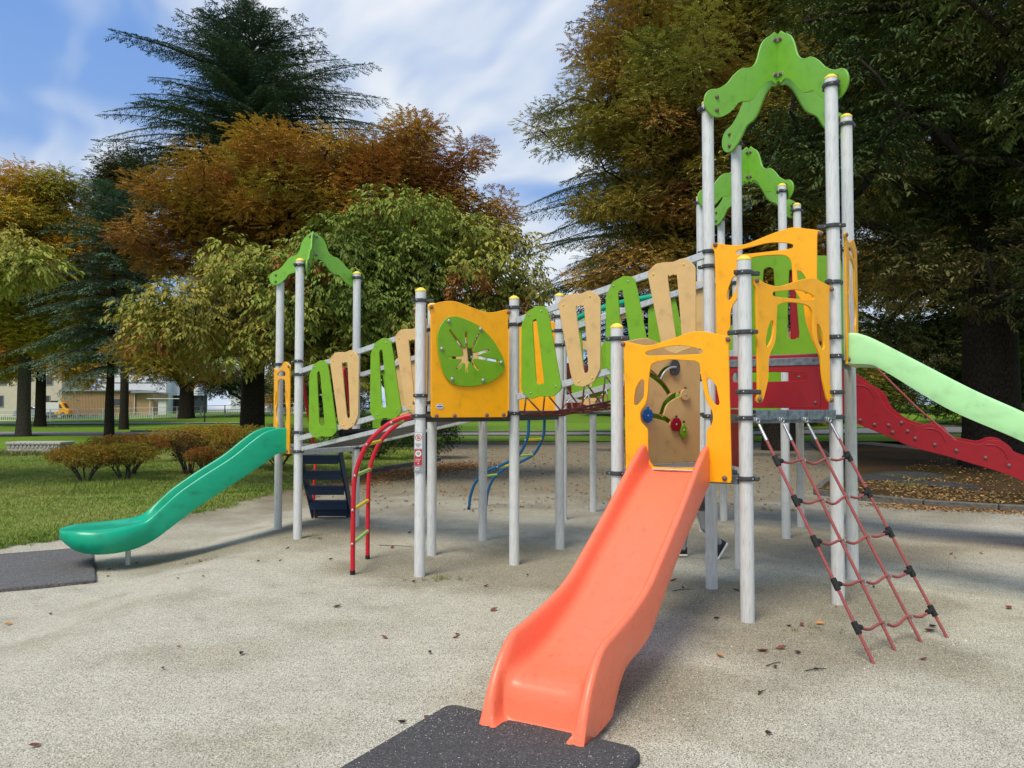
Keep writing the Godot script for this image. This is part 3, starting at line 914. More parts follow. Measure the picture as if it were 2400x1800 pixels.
	var l3 := vv([0.675, 2.2, 0.679, 2.222, 0.703, 2.215, 0.743, 2.149, 0.761, 2.039, 0.746, 2.022, 0.725, 2.037, 0.685, 2.102])
	for a in [legs, l1, l2, l3]:
		for k in a.size(): a[k] = a[k] - Vector2(-0.078, 1.54)
	S.legs = cut_panel(curve(legs, 2), [curve(l1, 2), curve(l2, 2), curve(l3, 2)], 0.018)
	# railing slat, sheared to the slope by its transform; centred
	var slat := vv([-0.242, 0.411, -0.228, 0.43, -0.165, 0.468, -0.102, 0.46, 0.0, 0.432, 0.06, 0.437, 0.095, 0.432, 0.132, 0.409, 0.19, 0.34, 0.2, 0.313, 0.2, 0.0, 0.198, -0.318, 0.188, -0.345, 0.138, -0.431, 0.118, -0.441, 0.028, -0.459, -0.02, -0.446, -0.064, -0.425, -0.088, -0.389, -0.115, -0.283, -0.187, 0.111, -0.238, 0.38])
	var hole := vv([-0.051, 0.287, -0.036, 0.31, -0.005, 0.318, 0.024, 0.3, 0.035, 0.261, 0.074, -0.314, 0.064, -0.332, 0.045, -0.337, 0.031, -0.325, 0.025, -0.292])
	S.slat = cut_panel(PackedVector2Array(slat), [curve(hole, 2)], 0.016, 0.0028)

func tower_post(root: Node3D, at: Vector2, h: float, clamps: Array, sink := 0.25) -> void:
	var mb := MB.new()
	var sides := 64
	for k in 2:
		for s in sides:
			var a := TAU * s / sides
			var r := 0.0508 if s % 4 != 0 else 0.0501
			mb.vert(Vector3(cos(a) * r, (-sink if k == 0 else h), sin(a) * r), Vector3(cos(a), 0, sin(a)))
	for s in sides: # faceted flutes along the post
		var b := (s + 1) % sides
		mb.tri(s, b, s + sides); mb.tri(b, b + sides, s + sides)
	var p := put("post", mb.mesh(), M.post, root, Transform3D(Basis(), W(at) - root.position))
	put("cap", S.cap, M.cap, p, Transform3D(Basis(), Vector3(0, h - 0.006, 0)))
	for c in clamps:
		var dir: Vector2 = c[1]
		var bs := Basis(Vector3.UP, atan2(dir.y, dir.x))
		var k := put("clamp", S.clamp, M.clamp, p, Transform3D(bs, Vector3(0, c[0], 0)))
		for a in [0.55, -0.55, PI - 0.55, PI + 0.55]: put("clamp_screw", S.clamp_screw, M.steel, p, Transform3D(bs * Basis(Vector3.UP, a), Vector3(0, c[0], 0)))
		if c.size() > 2: put("clamp_arm", S.clamp_arm, M.clamp, p, Transform3D(bs, Vector3(0, c[0], 0)) * Transform3D(Basis().scaled(Vector3(1, 1, c[2])), Vector3.ZERO))

func to(a: String, b: String) -> Vector2:
	return (P[b] - P[a]).normalized()

func board(root: Node3D, called: String, mesh: Mesh, m: Material, a: Vector2, b: Vector2, y: float, off: float, bolts := [], s := 0.0) -> MeshInstance3D:
	var o := put(called, mesh, m, root, child_of(root, frame(a, b, s, y, off)))
	for q in bolts: put("bolt", S.bolt, M.bolt, o, Transform3D(Basis(), Vector3(q[0], q[1], 0.009)))
	return o

func deck(root: Node3D, keys: Array, y: float, m: Material, edge: Material, inner := 0.06) -> void:
	var c := Vector2.ZERO
	for k in keys: c += P[k]
	c /= keys.size()
	var pts := PackedVector2Array()
	for k in keys:
		var p: Vector2 = P[k]
		var q := p - (p - c).normalized() * 0.085
		pts.append(Vector2(q.x - c.x, q.y - c.y))
	var mesh := cut_panel(pts, [], 0.03, 0.004)
	put("deck", mesh, m, root, Transform3D(Basis(Vector3(1, 0, 0), Vector3(0, 0, -1), Vector3(0, 1, 0)), W(c, y - 0.015) - root.position))
	for k in keys.size():
		var a: Vector2 = P[keys[k]]
		var b: Vector2 = P[keys[(k + 1) % keys.size()]]
		var len := a.distance_to(b)
		var mb := MB.new()
		mb.box(Vector3(len * 0.5, 0, 0), Vector3(len - 0.11, 0.065, 0.035), Basis(), 0.004)
		put("deck_beam", mb.mesh(), edge, root, child_of(root, frame(a, b, 0, y - 0.068, 0.0)))

func roof(root: Node3D, keys: Array, top: float, rise := 1.0) -> void:
	var c := Vector2.ZERO
	for k in keys: c += P[k]
	c /= keys.size()
	var reach: float = c.distance_to(P[keys[0]])
	for k in keys:
		var d: Vector2 = (P[k] - c).normalized().rotated(deg_to_rad(7.0) * 0.718 / reach)
		var xf := frame(c, c + d, 0, top, 0.0)
		# pull the wing in where the tower is narrower
		var sc := (reach + 0.094) / 0.812
		xf.basis.x *= sc
		xf.basis.y *= rise
		var w := put("roof_wing", S.wing, M.roof_green, root, child_of(root, xf))
		for q in [[0.687, 0.0], [0.688, -0.116]]:
			for side in [1.0, -1.0]:
				put("bolt", S.bolt, M.bolt, w, Transform3D(Basis(Vector3.UP, 0.0 if side > 0 else PI), Vector3(q[0], q[1], 0.0095 * side)))
		for q in [0.626, 0.303]:
			for side in [1.0, -1.0]:
				put("bolt", S.bolt, M.bolt, w, Transform3D(Basis(Vector3.UP, 0.0 if side > 0 else PI), Vector3(0.048, q, 0.0095 * side)))
				var br := MB.new()
				br.box(Vector3(0.035, q, side * 0.013), Vector3(0.07, 0.032, 0.006), Basis(), 0.002)
				put("bracket", br.mesh(), M.plate, w)
		var cl := MB.new()
		cl.box(Vector3.ZERO, Vector3(0.03, 0.16, 0.05), Basis(), 0.005)
		put("bracket", cl.mesh(), M.clamp, w, Transform3D(Basis(), Vector3(0.70, -0.058, 0.032)))

func slats(root: Node3D, a: Vector2, b: Vector2, spots: Array, slope: float, off: float, flip: float) -> void:
	for q in spots: # [s, height of the centre, green?]
		var xf := frame(a, b, q[0], q[1], off)
		var bs := xf.basis
		bs.x = bs.x + Vector3.UP * slope
		if q[2]:
			bs.x = -bs.x; bs.y = -bs.y
		var o := put("slat", S.slat, M.green if q[2] else M.tan, root, child_of(root, Transform3D(bs, xf.origin)))
		for p in [[-0.185, 0.38], [0.094, 0.377], [0.116, -0.398], [-0.023, -0.395]]:
			put("bolt", S.small_bolt, M.steel if q[2] else M.rung_yellow, o, Transform3D(Basis() if flip > 0 else Basis(Vector3.UP, PI), Vector3(p[0], p[1], 0.008 * flip)))

func beam(root: Node3D, called: String, p: Vector3, q: Vector3, hgt: float, wid: float, m: Material, ch := 0.004) -> MeshInstance3D:
	var d := (q - p)
	var x := d.normalized()
	var z := x.cross(Vector3.UP).normalized()
	var mb := MB.new()
	mb.box(Vector3(d.length() * 0.5, 0, 0), Vector3(d.length(), hgt, wid), Basis(), ch)
	return put(called, mb.mesh(), m, root, Transform3D(Basis(x, z.cross(x), z), p - root.position))

func rope_mesh(line: PackedVector3Array, r: float, pitch := 0.055) -> ArrayMesh: # three twisted strands
	var dense := PackedVector3Array()
	for k in line.size() - 1:
		var n := maxi(1, int(line[k].distance_to(line[k + 1]) / 0.0085))
		for q in n: dense.append(line[k].lerp(line[k + 1], float(q) / n))
	dense.append(line[line.size() - 1])
	var mb := MB.new()
	for s in 3:
		var pts := PackedVector3Array()
		var run := 0.0
		var side := Vector3(0.31, 0.2, 0.9)
		for k in dense.size():
			if k > 0: run += dense[k].distance_to(dense[k - 1])
			var t := (dense[mini(k + 1, dense.size() - 1)] - dense[maxi(k - 1, 0)]).normalized()
			side = (side - t * side.dot(t)).normalized()
			var o := t.cross(side)
			var a := TAU * run / pitch + TAU * s / 3.0
			pts.append(dense[k] + (side * cos(a) + o * sin(a)) * r * 0.48)
		mb.tube(pts, r * 0.56, 6, true)
	return mb.mesh()

func arc3(pts: Array, n := 8) -> PackedVector3Array: # smooth line through points
	var out := PackedVector3Array()
	var m := pts.size()
	for k in m - 1:
		var p0: Vector3 = pts[maxi(k - 1, 0)]
		var p1: Vector3 = pts[k]
		var p2: Vector3 = pts[k + 1]
		var p3: Vector3 = pts[mini(k + 2, m - 1)]
		for q in n:
			var t := float(q) / n
			out.append(0.5 * (2.0 * p1 + (p2 - p0) * t + (2.0 * p0 - 5.0 * p1 + 4.0 * p2 - p3) * t * t + (3.0 * p1 - p0 - 3.0 * p2 + p3) * t * t * t))
	out.append(pts[m - 1])
	return out

func build_play_structure() -> void:
	share_meshes()
	var arch_bolts := [[0.097, 0.973], [0.921, 0.974], [0.886, -0.045], [0.138, -0.045]]
	var leg_bolts := [[0.087, 0.967], [0.932, 0.967], [0.104, 0.082], [0.912, 0.082]]
	# --- triangular tower of the teal slide
	var ta := thing("play_tower", "three-post play tower with green winged roof above the teal slide", "play tower", W((P.A1 + P.A2 + P.A3) / 3.0))
	tower_post(ta, P.A1, 3.34, [[2.14, to("A1", "A2"), 1.0], [1.04, to("A1", "A2"), 1.0], [3.25, to("A1", "A3")]])
	tower_post(ta, P.A2, 3.34, [[2.127, to("A2", "A1"), -1.0], [1.968, to("A2", "C2"), 1.0], [1.275, to("A2", "C2"), 1.0], [1.045, to("A2", "A1")], [3.285, to("A2", "A3"), 1.0]])
	tower_post(ta, P.A3, 3.34, [[1.97, to("A3", "C3")], [1.045, to("A3", "A2")], [3.285, to("A3", "A2")]])
	deck(ta, ["A1", "A2", "A3"], 1.10, M.deck, M.rail)
	board(ta, "arch_panel", S.arch, M.yellow, P.A1, P.A2, 1.09, 0.085, arch_bolts)
	roof(ta, ["A1", "A2", "A3"], 3.31, 0.74)
	# --- ramp with slats up to the middle platform
	var rw := thing("ramp_bridge", "sloping ramp with green and tan slats leading to the middle platform", "bridge", W((P.A2 + P.C3) * 0.5, 0))
	for side in [[P.A2, P.C2, 1.0], [P.A3, P.C3, -1.0]]:
		var a: Vector2 = side[0]
		var b: Vector2 = side[1]
		var n: Vector2 = Vector2(to("A2", "C2").y, -to("A2", "C2").x) * float(side[2]) * 0.03
		beam(rw, "rail", W(a + n + U * 0.05, 2.0), W(b + n - U * 0.03, 2.42), 0.06, 0.035, M.rail)
		beam(rw, "rail", W(a + n + U * 0.05, 1.20), W(b + n - U * 0.03, 1.625), 0.06, 0.035, M.rail)
		slats(rw, a, b, [[0.435, 1.668, true], [0.80, 1.77, false], [1.37, 1.885, true], [1.76, 1.985, false]], 0.22, 0.06 if side[2] > 0 else -0.06, side[2])
		beam(rw, "side_beam", W(a + U * 0.06, 1.075), W(b - U * 0.05, 1.445), 0.05, 0.03, M.rail)
	for k in 9:
		var t0 := (k + 0.06) / 9.0
		var t1 := (k + 0.94) / 9.0
		var q0: Vector2 = (P.A2 + P.A3) * 0.5 + U * (0.08 + (R - 0.16) * t0)
		var q1: Vector2 = (P.A2 + P.A3) * 0.5 + U * (0.08 + (R - 0.16) * t1)
		beam(rw, "deck_plank", W(q0, 1.085 + 0.37 * t0), W(q1, 1.085 + 0.37 * t1), 0.022, 0.86, M.tread)
	for t in [0.30, 0.62]:
		var q: Vector2 = (P.A2 + P.A3) * 0.5 + U * (R * t)
		var mb := MB.new()
		mb.tube(PackedVector3Array([W(q - V * 0.40, 1.155 + 0.37 * t), W(q + V * 0.40, 1.155 + 0.37 * t)]), 0.05, 16)
		put("grip_roll", mb.mesh(), M.rubber, rw, Transform3D(Basis(), -rw.position))
	# --- middle platform
	var tc := thing("play_platform", "five-post middle platform with a big yellow panel and green kiwi-shaped plate", "play platform", W(P.C4))
	tower_post(tc, P.C1, 2.66, [[2.57, to("C1", "C4"), 1.0], [1.677, to("C1", "C2")], [1.487, to("C1", "C4"), 1.0]])
	tower_post(tc, P.C2, 2.66, [[2.40, to("C2", "A2")], [1.487, to("C2", "C3")], [1.62, to("C2", "A2")]])
	tower_post(tc, P.C3, 2.68, [[2.40, to("C3", "A3")], [1.487, to("C3", "C5")]])
	tower_post(tc, P.C4, 2.66, [[2.57, to("C4", "C1"), -1.0], [1.508, to("C4", "C5")], [2.40, to("C4", "B1")]])
	tower_post(tc, P.C5, 2.82, [[2.588, to("C5", "B2")], [2.43, to("C5", "C3")], [2.268, to("C5", "B2")], [1.49, to("C5", "C4")]])
	deck(tc, ["C4", "C5", "C3", "C2"], 1.535, M.deck, M.clamp)
	deck(tc, ["C1", "C4", "C2"], 1.53, M.deck, M.clamp)
	var star := vv([0.236, 2.293, 0.246, 2.3, 0.256, 2.292, 0.384, 2.145, 0.41, 2.141, 0.402, 2.276, 0.413, 2.289, 0.425, 2.277, 0.436, 2.142, 0.462, 2.134, 0.488, 2.158, 0.535, 2.268, 0.549, 2.278, 0.558, 2.267, 0.488, 2.121, 0.499, 2.093, 0.514, 2.089, 0.652, 2.127, 0.665, 2.118, 0.658, 2.106, 0.541, 2.066, 0.76, 2.031, 0.762, 2.017, 0.749, 2.009, 0.509, 2.037, 0.488, 2.013, 0.543, 1.94, 0.541, 1.925, 0.525, 1.927, 0.467, 1.994, 0.436, 1.997, 0.428, 1.909, 0.418, 1.899, 0.407, 1.908, 0.405, 1.982, 0.384, 1.991, 0.333, 1.925, 0.318, 1.92, 0.313, 1.931, 0.369, 2.009, 0.364, 2.026, 0.231, 2.023, 0.219, 2.032, 0.231, 2.043, 0.374, 2.051, 0.386, 2.066, 0.379, 2.107, 0.353, 2.143])
	var big := vv([0.031, 2.505, 0.044, 2.525, 0.078, 2.532, 0.148, 2.555, 0.229, 2.572, 0.31, 2.573, 0.383, 2.557, 0.487, 2.527, 0.593, 2.501, 0.668, 2.491, 0.754, 2.503, 0.845, 2.528, 0.895, 2.53, 0.914, 2.512, 0.906, 2.47, 0.884, 2.42, 0.88, 2.0, 0.878, 1.495, 0.872, 1.478, 0.857, 1.472, 0.45, 1.472, 0.085, 1.472, 0.07, 1.478, 0.064, 1.495, 0.06, 2.0, 0.057, 2.425, 0.042, 2.47])
	var fp := board(tc, "yellow_panel", cut_panel(curve(big, 2), [curve(star, 1)], 0.018), M.yellow, P.C1, P.C4, 0.0, 0.10, [[0.059, 2.501], [0.886, 2.505], [0.115, 1.487], [0.303, 1.488], [0.645, 1.494], [0.831, 1.496]])
	var blob := vv([0.115, 2.23, 0.135, 2.308, 0.175, 2.375, 0.22, 2.41, 0.281, 2.427, 0.353, 2.422, 0.446, 2.395, 0.54, 2.358, 0.625, 2.296, 0.711, 2.215, 0.776, 2.122, 0.82, 2.047, 0.833, 1.971, 0.815, 1.913, 0.755, 1.855, 0.669, 1.81, 0.562, 1.78, 0.457, 1.767, 0.354, 1.77, 0.283, 1.785, 0.222, 1.825, 0.181, 1.889, 0.151, 1.97, 0.126, 2.079, 0.116, 2.17])
	var kw := board(tc, "kiwi_plate", cut_panel(curve(blob, 2), [curve(star, 2)], 0.016, 0.004), M.green, P.C1, P.C4, 0.0, 0.122)
	for q in [[0.23, 2.379], [0.565, 2.319], [0.159, 2.114], [0.793, 2.005], [0.268, 1.833], [0.594, 1.828]]:
		put("bolt", S.bolt, M.plate, kw, Transform3D(Basis(), Vector3(q[0], q[1], 0.008)))
	maker_label(fp, Vector3(0.15, 1.575, 0.0105))
	board(tc, "entry_panel", S.legs, M.yellow, P.C2, P.C1, 1.53, 0.06, leg_bolts)
	board(tc, "back_panel", cut_panel(curve(big, 2), [], 0.018), M.yellow, P.C5, P.C3, 0.0, 0.08)
	warning_plate(tc)
	# --- rope bridge to the main tower
	var nb := thing("rope_bridge", "rope-floored bridge with green and tan slats behind the orange slide", "bridge", W((P.C4 + P.B2) * 0.5))
	for side in [[P.C4, P.B1, 1.0], [P.C5, P.B2, -1.0]]:
		var a: Vector2 = side[0]
		var b: Vector2 = side[1]
		var n: Vector2 = -V * float(side[2]) * 0.03
		beam(nb, "rail", W(a + n + U * 0.05, 2.435), W(b + n - U * 0.03, 2.90), 0.062, 0.035, M.rail)
		beam(nb, "rail", W(a + n + U * 0.05, 1.67), W(b + n - U * 0.03, 2.115), 0.062, 0.035, M.rail)
		slats(nb, a, b, [[0.32, 2.108, true], [0.77, 2.215, false], [1.222, 2.322, true], [1.675, 2.43, false]], 0.235, 0.06 if side[2] > 0 else -0.06, side[2])
	var floor_at := func(t: float, w: float) -> Vector3: # the net's sagging edge ropes
		var p: Vector2 = P.C4 + (P.B1 - P.C4) * t + V * (0.5 * L + w * (0.34 + 0.08 * absf(t - 0.5)))
		return W(p, lerpf(1.49, 1.97, t) - 0.10 * sin(PI * t))
	for w in [-1.0, 0.0, 1.0]:
		var pts := PackedVector3Array()
		for k in 25: pts.append(floor_at.call(0.03 + 0.94 * k / 24.0, w) - nb.position)
		put("floor_rope", rope_mesh(pts, 0.012), M.rope_dark, nb)
	for k in 8:
		var t := 0.03 + 0.94 * k / 7.5
		for pair in [[-1.0, 0.0], [0.0, 1.0]]:
			for dt in [0.0, 0.12]:
				var a3: Vector3 = floor_at.call(clampf(t + dt, 0.02, 0.98), pair[0]) - nb.position
				var b3: Vector3 = floor_at.call(clampf(t + 0.12 - dt, 0.02, 0.98), pair[1]) - nb.position
				put("net_rope", rope_mesh(PackedVector3Array([a3, (a3 + b3) * 0.5 - Vector3(0, 0.02, 0), b3]), 0.009), M.rope_dark, nb)
	for side in [[P.C4, -1.0], [P.C5, 1.0]]:
		for k in 9:
			var t := 0.07 + 0.86 * k / 8.0
			var up: Vector3 = W(side[0] + U * (R * t), lerpf(1.64, 2.09, t)) - nb.position
			for dt in [-0.05, 0.05]:
				var lo: Vector3 = floor_at.call(clampf(t + dt, 0.02, 0.98), side[1]) - nb.position
				var m1 := up.lerp(lo, 0.3)
				put("hanger_rope", rope_mesh(PackedVector3Array([m1, lo]), 0.009), M.rope, nb)
				var sl := MB.new()
				sl.tube(PackedVector3Array([up.lerp(lo, 0.04), m1]), 0.0085, 8)
				put("ferrule", sl.mesh(), M.plate, nb)
	# --- main tower with three deck levels
	var tb := thing("play_tower", "tallest front play tower with green winged roof, yellow frames and red risers", "play tower", W(P.B1))
	tower_post(tb, P.E1, 2.21, [[2.118, to("E1", "E2"), 1.0], [1.037, to("E1", "E2"), 1.0]])
	tower_post(tb, P.E2, 2.66, [[2.562, to("E2", "B4"), 1.0], [2.12, to("E2", "E1"), -1.0], [1.678, to("E2", "B4"), 1.0], [1.485, to("E2", "B4")], [1.04, to("E2", "E1")]])
	tower_post(tb, P.B1, 4.25, [[2.929, to("B1", "B4"), 1.0], [1.98, to("B1", "B4")], [1.49, to("B1", "E2")], [1.04, to("B1", "E1")], [2.80, to("B1", "C4")], [4.19, to("B1", "B3")]])
	tower_post(tb, P.B4, 4.25, [[3.033, to("B4", "B1"), -1.0], [2.574, to("B4", "E2"), -1.0], [2.131, to("B4", "B3")], [1.977, to("B4", "B3"), 1.0], [1.687, to("B4", "E2"), -1.0], [1.489, to("B4", "E2")], [4.19, to("B4", "B2")]])
	tower_post(tb, P.B2, 4.25, [[2.98, to("B2", "B3")], [1.98, to("B2", "B1")], [4.19, to("B2", "B4")], [2.80, to("B2", "C5")]])
	tower_post(tb, P.B3, 4.27, [[3.03, to("B3", "B4")], [1.98, to("B3", "B4")], [4.20, to("B3", "B1")]])
	deck(tb, ["B1", "B4", "B3", "B2"], 2.01, M.deck, M.galv)
	deck(tb, ["E2", "B4", "B1"], 1.545, M.deck, M.galv)
	deck(tb, ["E1", "E2", "B1"], 1.095, M.deck, M.galv)
	# galvanised angle that carries the climbing net
	var gv := beam(tb, "net_beam", W(P.E2 + to("E2", "B4") * 0.06 + Vector2(0.504, -0.864) * 0.045, 1.507), W(P.B4 - to("E2", "B4") * 0.06 + Vector2(0.504, -0.864) * 0.045, 1.507), 0.075, 0.012, M.galv)
	for k in 4:
		var rb := MB.new()
		rb.box(Vector3(0.13 + 0.21 * k, 0, 0.012), Vector3(0.006, 0.07, 0.014))
		put("rib", rb.mesh(), M.galv, gv)
	board(tb, "arch_panel", S.arch, M.yellow, P.E1, P.E2, 1.09, 0.10, arch_bolts)
	board(tb, "frame_panel", S.legs, M.yellow, P.E2, P.B4, 1.54, 0.03, leg_bolts)
	board(tb, "frame_panel", S.legs, M.yellow, P.B1, P.B4, 1.997, 0.10, leg_bolts)
	board(tb, "arch_panel", S.arch, M.yellow, P.B4, P.B3, 2.0, 0.075, arch_bolts)
	var red := vv([0.06, 0.0, 0.05, 0.01, 0.05, 0.43, 0.06, 0.44, 0.89, 0.44, 0.905, 0.43, 0.905, 0.012, 0.89, 0.0])
	var gap := vv([0.195, 0.26, 0.205, 0.295, 0.24, 0.308, 0.425, 0.308, 0.6, 0.298, 0.77, 0.288, 0.8, 0.27, 0.8, 0.24, 0.775, 0.226, 0.5, 0.222, 0.23, 0.222, 0.2, 0.235])
	var rr := board(tb, "riser_panel", cut_panel(PackedVector2Array(red), [curve(gap, 2)], 0.018), M.red_board, P.B1, P.B4, 1.56, 0.0)
	for q in [[0.855, 0.395], [0.865, 0.045], [0.1, 0.395], [0.1, 0.045], [0.74, 0.255]]: put("bolt", S.small_bolt, M.bolt, rr, Transform3D(Basis().scaled(Vector3(1.5, 1.5, 1.5)), Vector3(q[0], q[1], 0.009)))
	board(tb, "riser_panel", cut_panel(PackedVector2Array(red), [], 0.018), M.red_board, P.B1, P.E2, 1.11, 0.0)
	# green wall with two slots on the far side
	var gw := vv([0.06, 0.0, 0.06, 0.95, 0.12, 1.03, 0.231, 1.045, 0.473, 1.03, 0.7, 1.0, 0.86, 0.975, 0.95, 0.93, 0.955, 0.0])
	var g1 := vv([0.245, 0.86, 0.262, 0.91, 0.295, 0.925, 0.33, 0.91, 0.346, 0.86, 0.36, 0.5, 0.35, 0.46, 0.3, 0.44, 0.25, 0.46, 0.235, 0.5])
	var g2 := vv([0.487, 0.84, 0.495, 0.87, 0.512, 0.885, 0.528, 0.865, 0.535, 0.82, 0.573, 0.27, 0.56, 0.225, 0.52, 0.205, 0.478, 0.225, 0.465, 0.28])
	board(tb, "wall_panel", cut_panel(curve(gw, 2), [curve(g1, 2), curve(g2, 2)], 0.018), M.green, P.B2, P.B3, 2.01, -0.02)
	var strip := MB.new()
	strip.box(Vector3(0.0, 0.55, 0.0), Vector3(0.12, 0.85, 0.02), Basis(), 0.004)
	put("red_strip", strip.mesh(), M.red_board, tb, child_of(tb, frame(P.B2, P.B3, 0.545, 2.0, -0.07)))
	activity_panel(tb)
	roof(tb, ["B1", "B4", "B3", "B2"], 4.276)
	# --- rear tower and its bridge
	var tk := thing("play_tower", "rear play tower with green winged roof half hidden behind the front tower", "play tower", W(P.K0))
	for k in ["K0", "K1", "K2", "K3"]:
		tower_post(tk, P[k], 4.28, [[1.49, to(k, "K1" if k != "K1" else "K0")], [4.21, to(k, "K2" if k != "K2" else "K0")], [2.56, to(k, "K1" if k != "K1" else "K2")]])
	deck(tk, ["K0", "K1", "K2", "K3"], 1.545, M.deck, M.clamp)
	board(tk, "wall_panel", cut_panel(curve(gw, 2), [curve(g1, 2), curve(g2, 2)], 0.018), M.green, P.K0, P.K1, 1.55, 0.03)
	board(tk, "arch_panel", S.arch, M.yellow, P.K1, P.K2, 1.55, 0.03, arch_bolts)
	board(tk, "wall_panel", cut_panel(curve(gw, 2), [], 0.018), M.green, P.K2, P.K3, 1.55, 0.03)
	roof(tk, ["K0", "K1", "K2", "K3"], 4.30)
	var bb := thing("rear_bridge", "rear bridge with tan slats and an emerald handrail between two grey posts", "bridge", W(P.M1))
	tower_post(bb, P.M1, 2.66, [[1.49, to("M1", "M2")], [2.5, to("M1", "K0")]])
	tower_post(bb, P.M2, 2.66, [[1.49, to("M2", "M1")], [2.5, to("M2", "K3")]])
	for side in [[P.M1, P.K0, 1.0], [P.M2, P.K3, -1.0]]:
		beam(bb, "rail", W(side[0] + U * 0.05, 2.44), W(side[1] - U * 0.05, 2.44), 0.06, 0.035, M.rail)
		beam(bb, "rail", W(side[0] + U * 0.05, 1.67), W(side[1] - U * 0.05, 1.67), 0.06, 0.035, M.rail)
		slats(bb, side[0], side[1], [[0.36, 2.06, false], [0.79, 2.06, true], [1.22, 2.06, false], [1.65, 2.06, true]], 0.0, 0.04 * float(side[2]), side[2])
	beam(bb, "deck_plate", W((P.M1 + P.M2) * 0.5 + U * 0.06, 1.50), W((P.K0 + P.K3) * 0.5 - U * 0.06, 1.50), 0.03, 0.86, M.tread)
	var hr := MB.new()
	hr.tube(arc3([W(P.M1 - V * 0.03, 2.70), W(P.M1 + U * 0.35 - V * 0.03, 2.86), W(P.M1 + U * 0.9 - V * 0.03, 2.99), W(P.K0 - U * 0.4 - V * 0.03, 3.05), W(P.K0 - U * 0.05, 3.0)]), 0.04, 14)
	put("handrail", hr.mesh(), M.slide_teal, bb, Transform3D(Basis(), -bb.position))
	var rb2 := MB.new()
	rb2.box(Vector3(0.5075, 0.35, 0), Vector3(0.88, 0.7, 0.018), Basis(), 0.003)
	put("red_panel", rb2.mesh(), M.red_board, bb, child_of(bb, frame(P.M1, P.M2, 0, 1.52, -0.07)))

func maker_label(parent: Node3D, at: Vector3) -> void:
	var el := []
	for k in 20: el.append(Vector2(0.043 * cos(TAU * k / 20), 0.027 * sin(TAU * k / 20)))
	var o := put("maker_label", cut_panel(PackedVector2Array(el), [], 0.003, 0.001), M.white, parent, Transform3D(Basis(), at))
	var ring := []
	for k in 20: ring.append(Vector2(0.040 * cos(TAU * k / 20), 0.0245 * sin(TAU * k / 20)))
	var ring2 := []
	for k in 20: ring2.append(Vector2(0.0385 * cos(TAU * k / 20), 0.023 * sin(TAU * k / 20)))
	put("label_ring", cut_panel(PackedVector2Array(ring), [PackedVector2Array(ring2)], 0.001, 0.0002), M.clamp, o, Transform3D(Basis(), Vector3(0, 0, 0.0018)))
	var mb := MB.new()
	mb.box(Vector3(0, 0, 0.002), Vector3(0.058, 0.0085, 0.001))
	mb.box(Vector3(0, 0.016, 0.002), Vector3(0.02, 0.003, 0.001))
	mb.box(Vector3(0, -0.014, 0.002), Vector3(0.028, 0.003, 0.001))
	put("print", mb.mesh(), M.dark_metal, o)

func disc(r0: float, r1: float, t: float) -> ArrayMesh:
	var a := []
	var b := []
	for k in 28:
		a.append(Vector2(r0 * cos(TAU * k / 28), r0 * sin(TAU * k / 28)))
		b.append(Vector2(r1 * cos(TAU * k / 28), r1 * sin(TAU * k / 28)))
	return cut_panel(PackedVector2Array(a), [PackedVector2Array(b)] if r1 > 0 else [], t, t * 0.2)

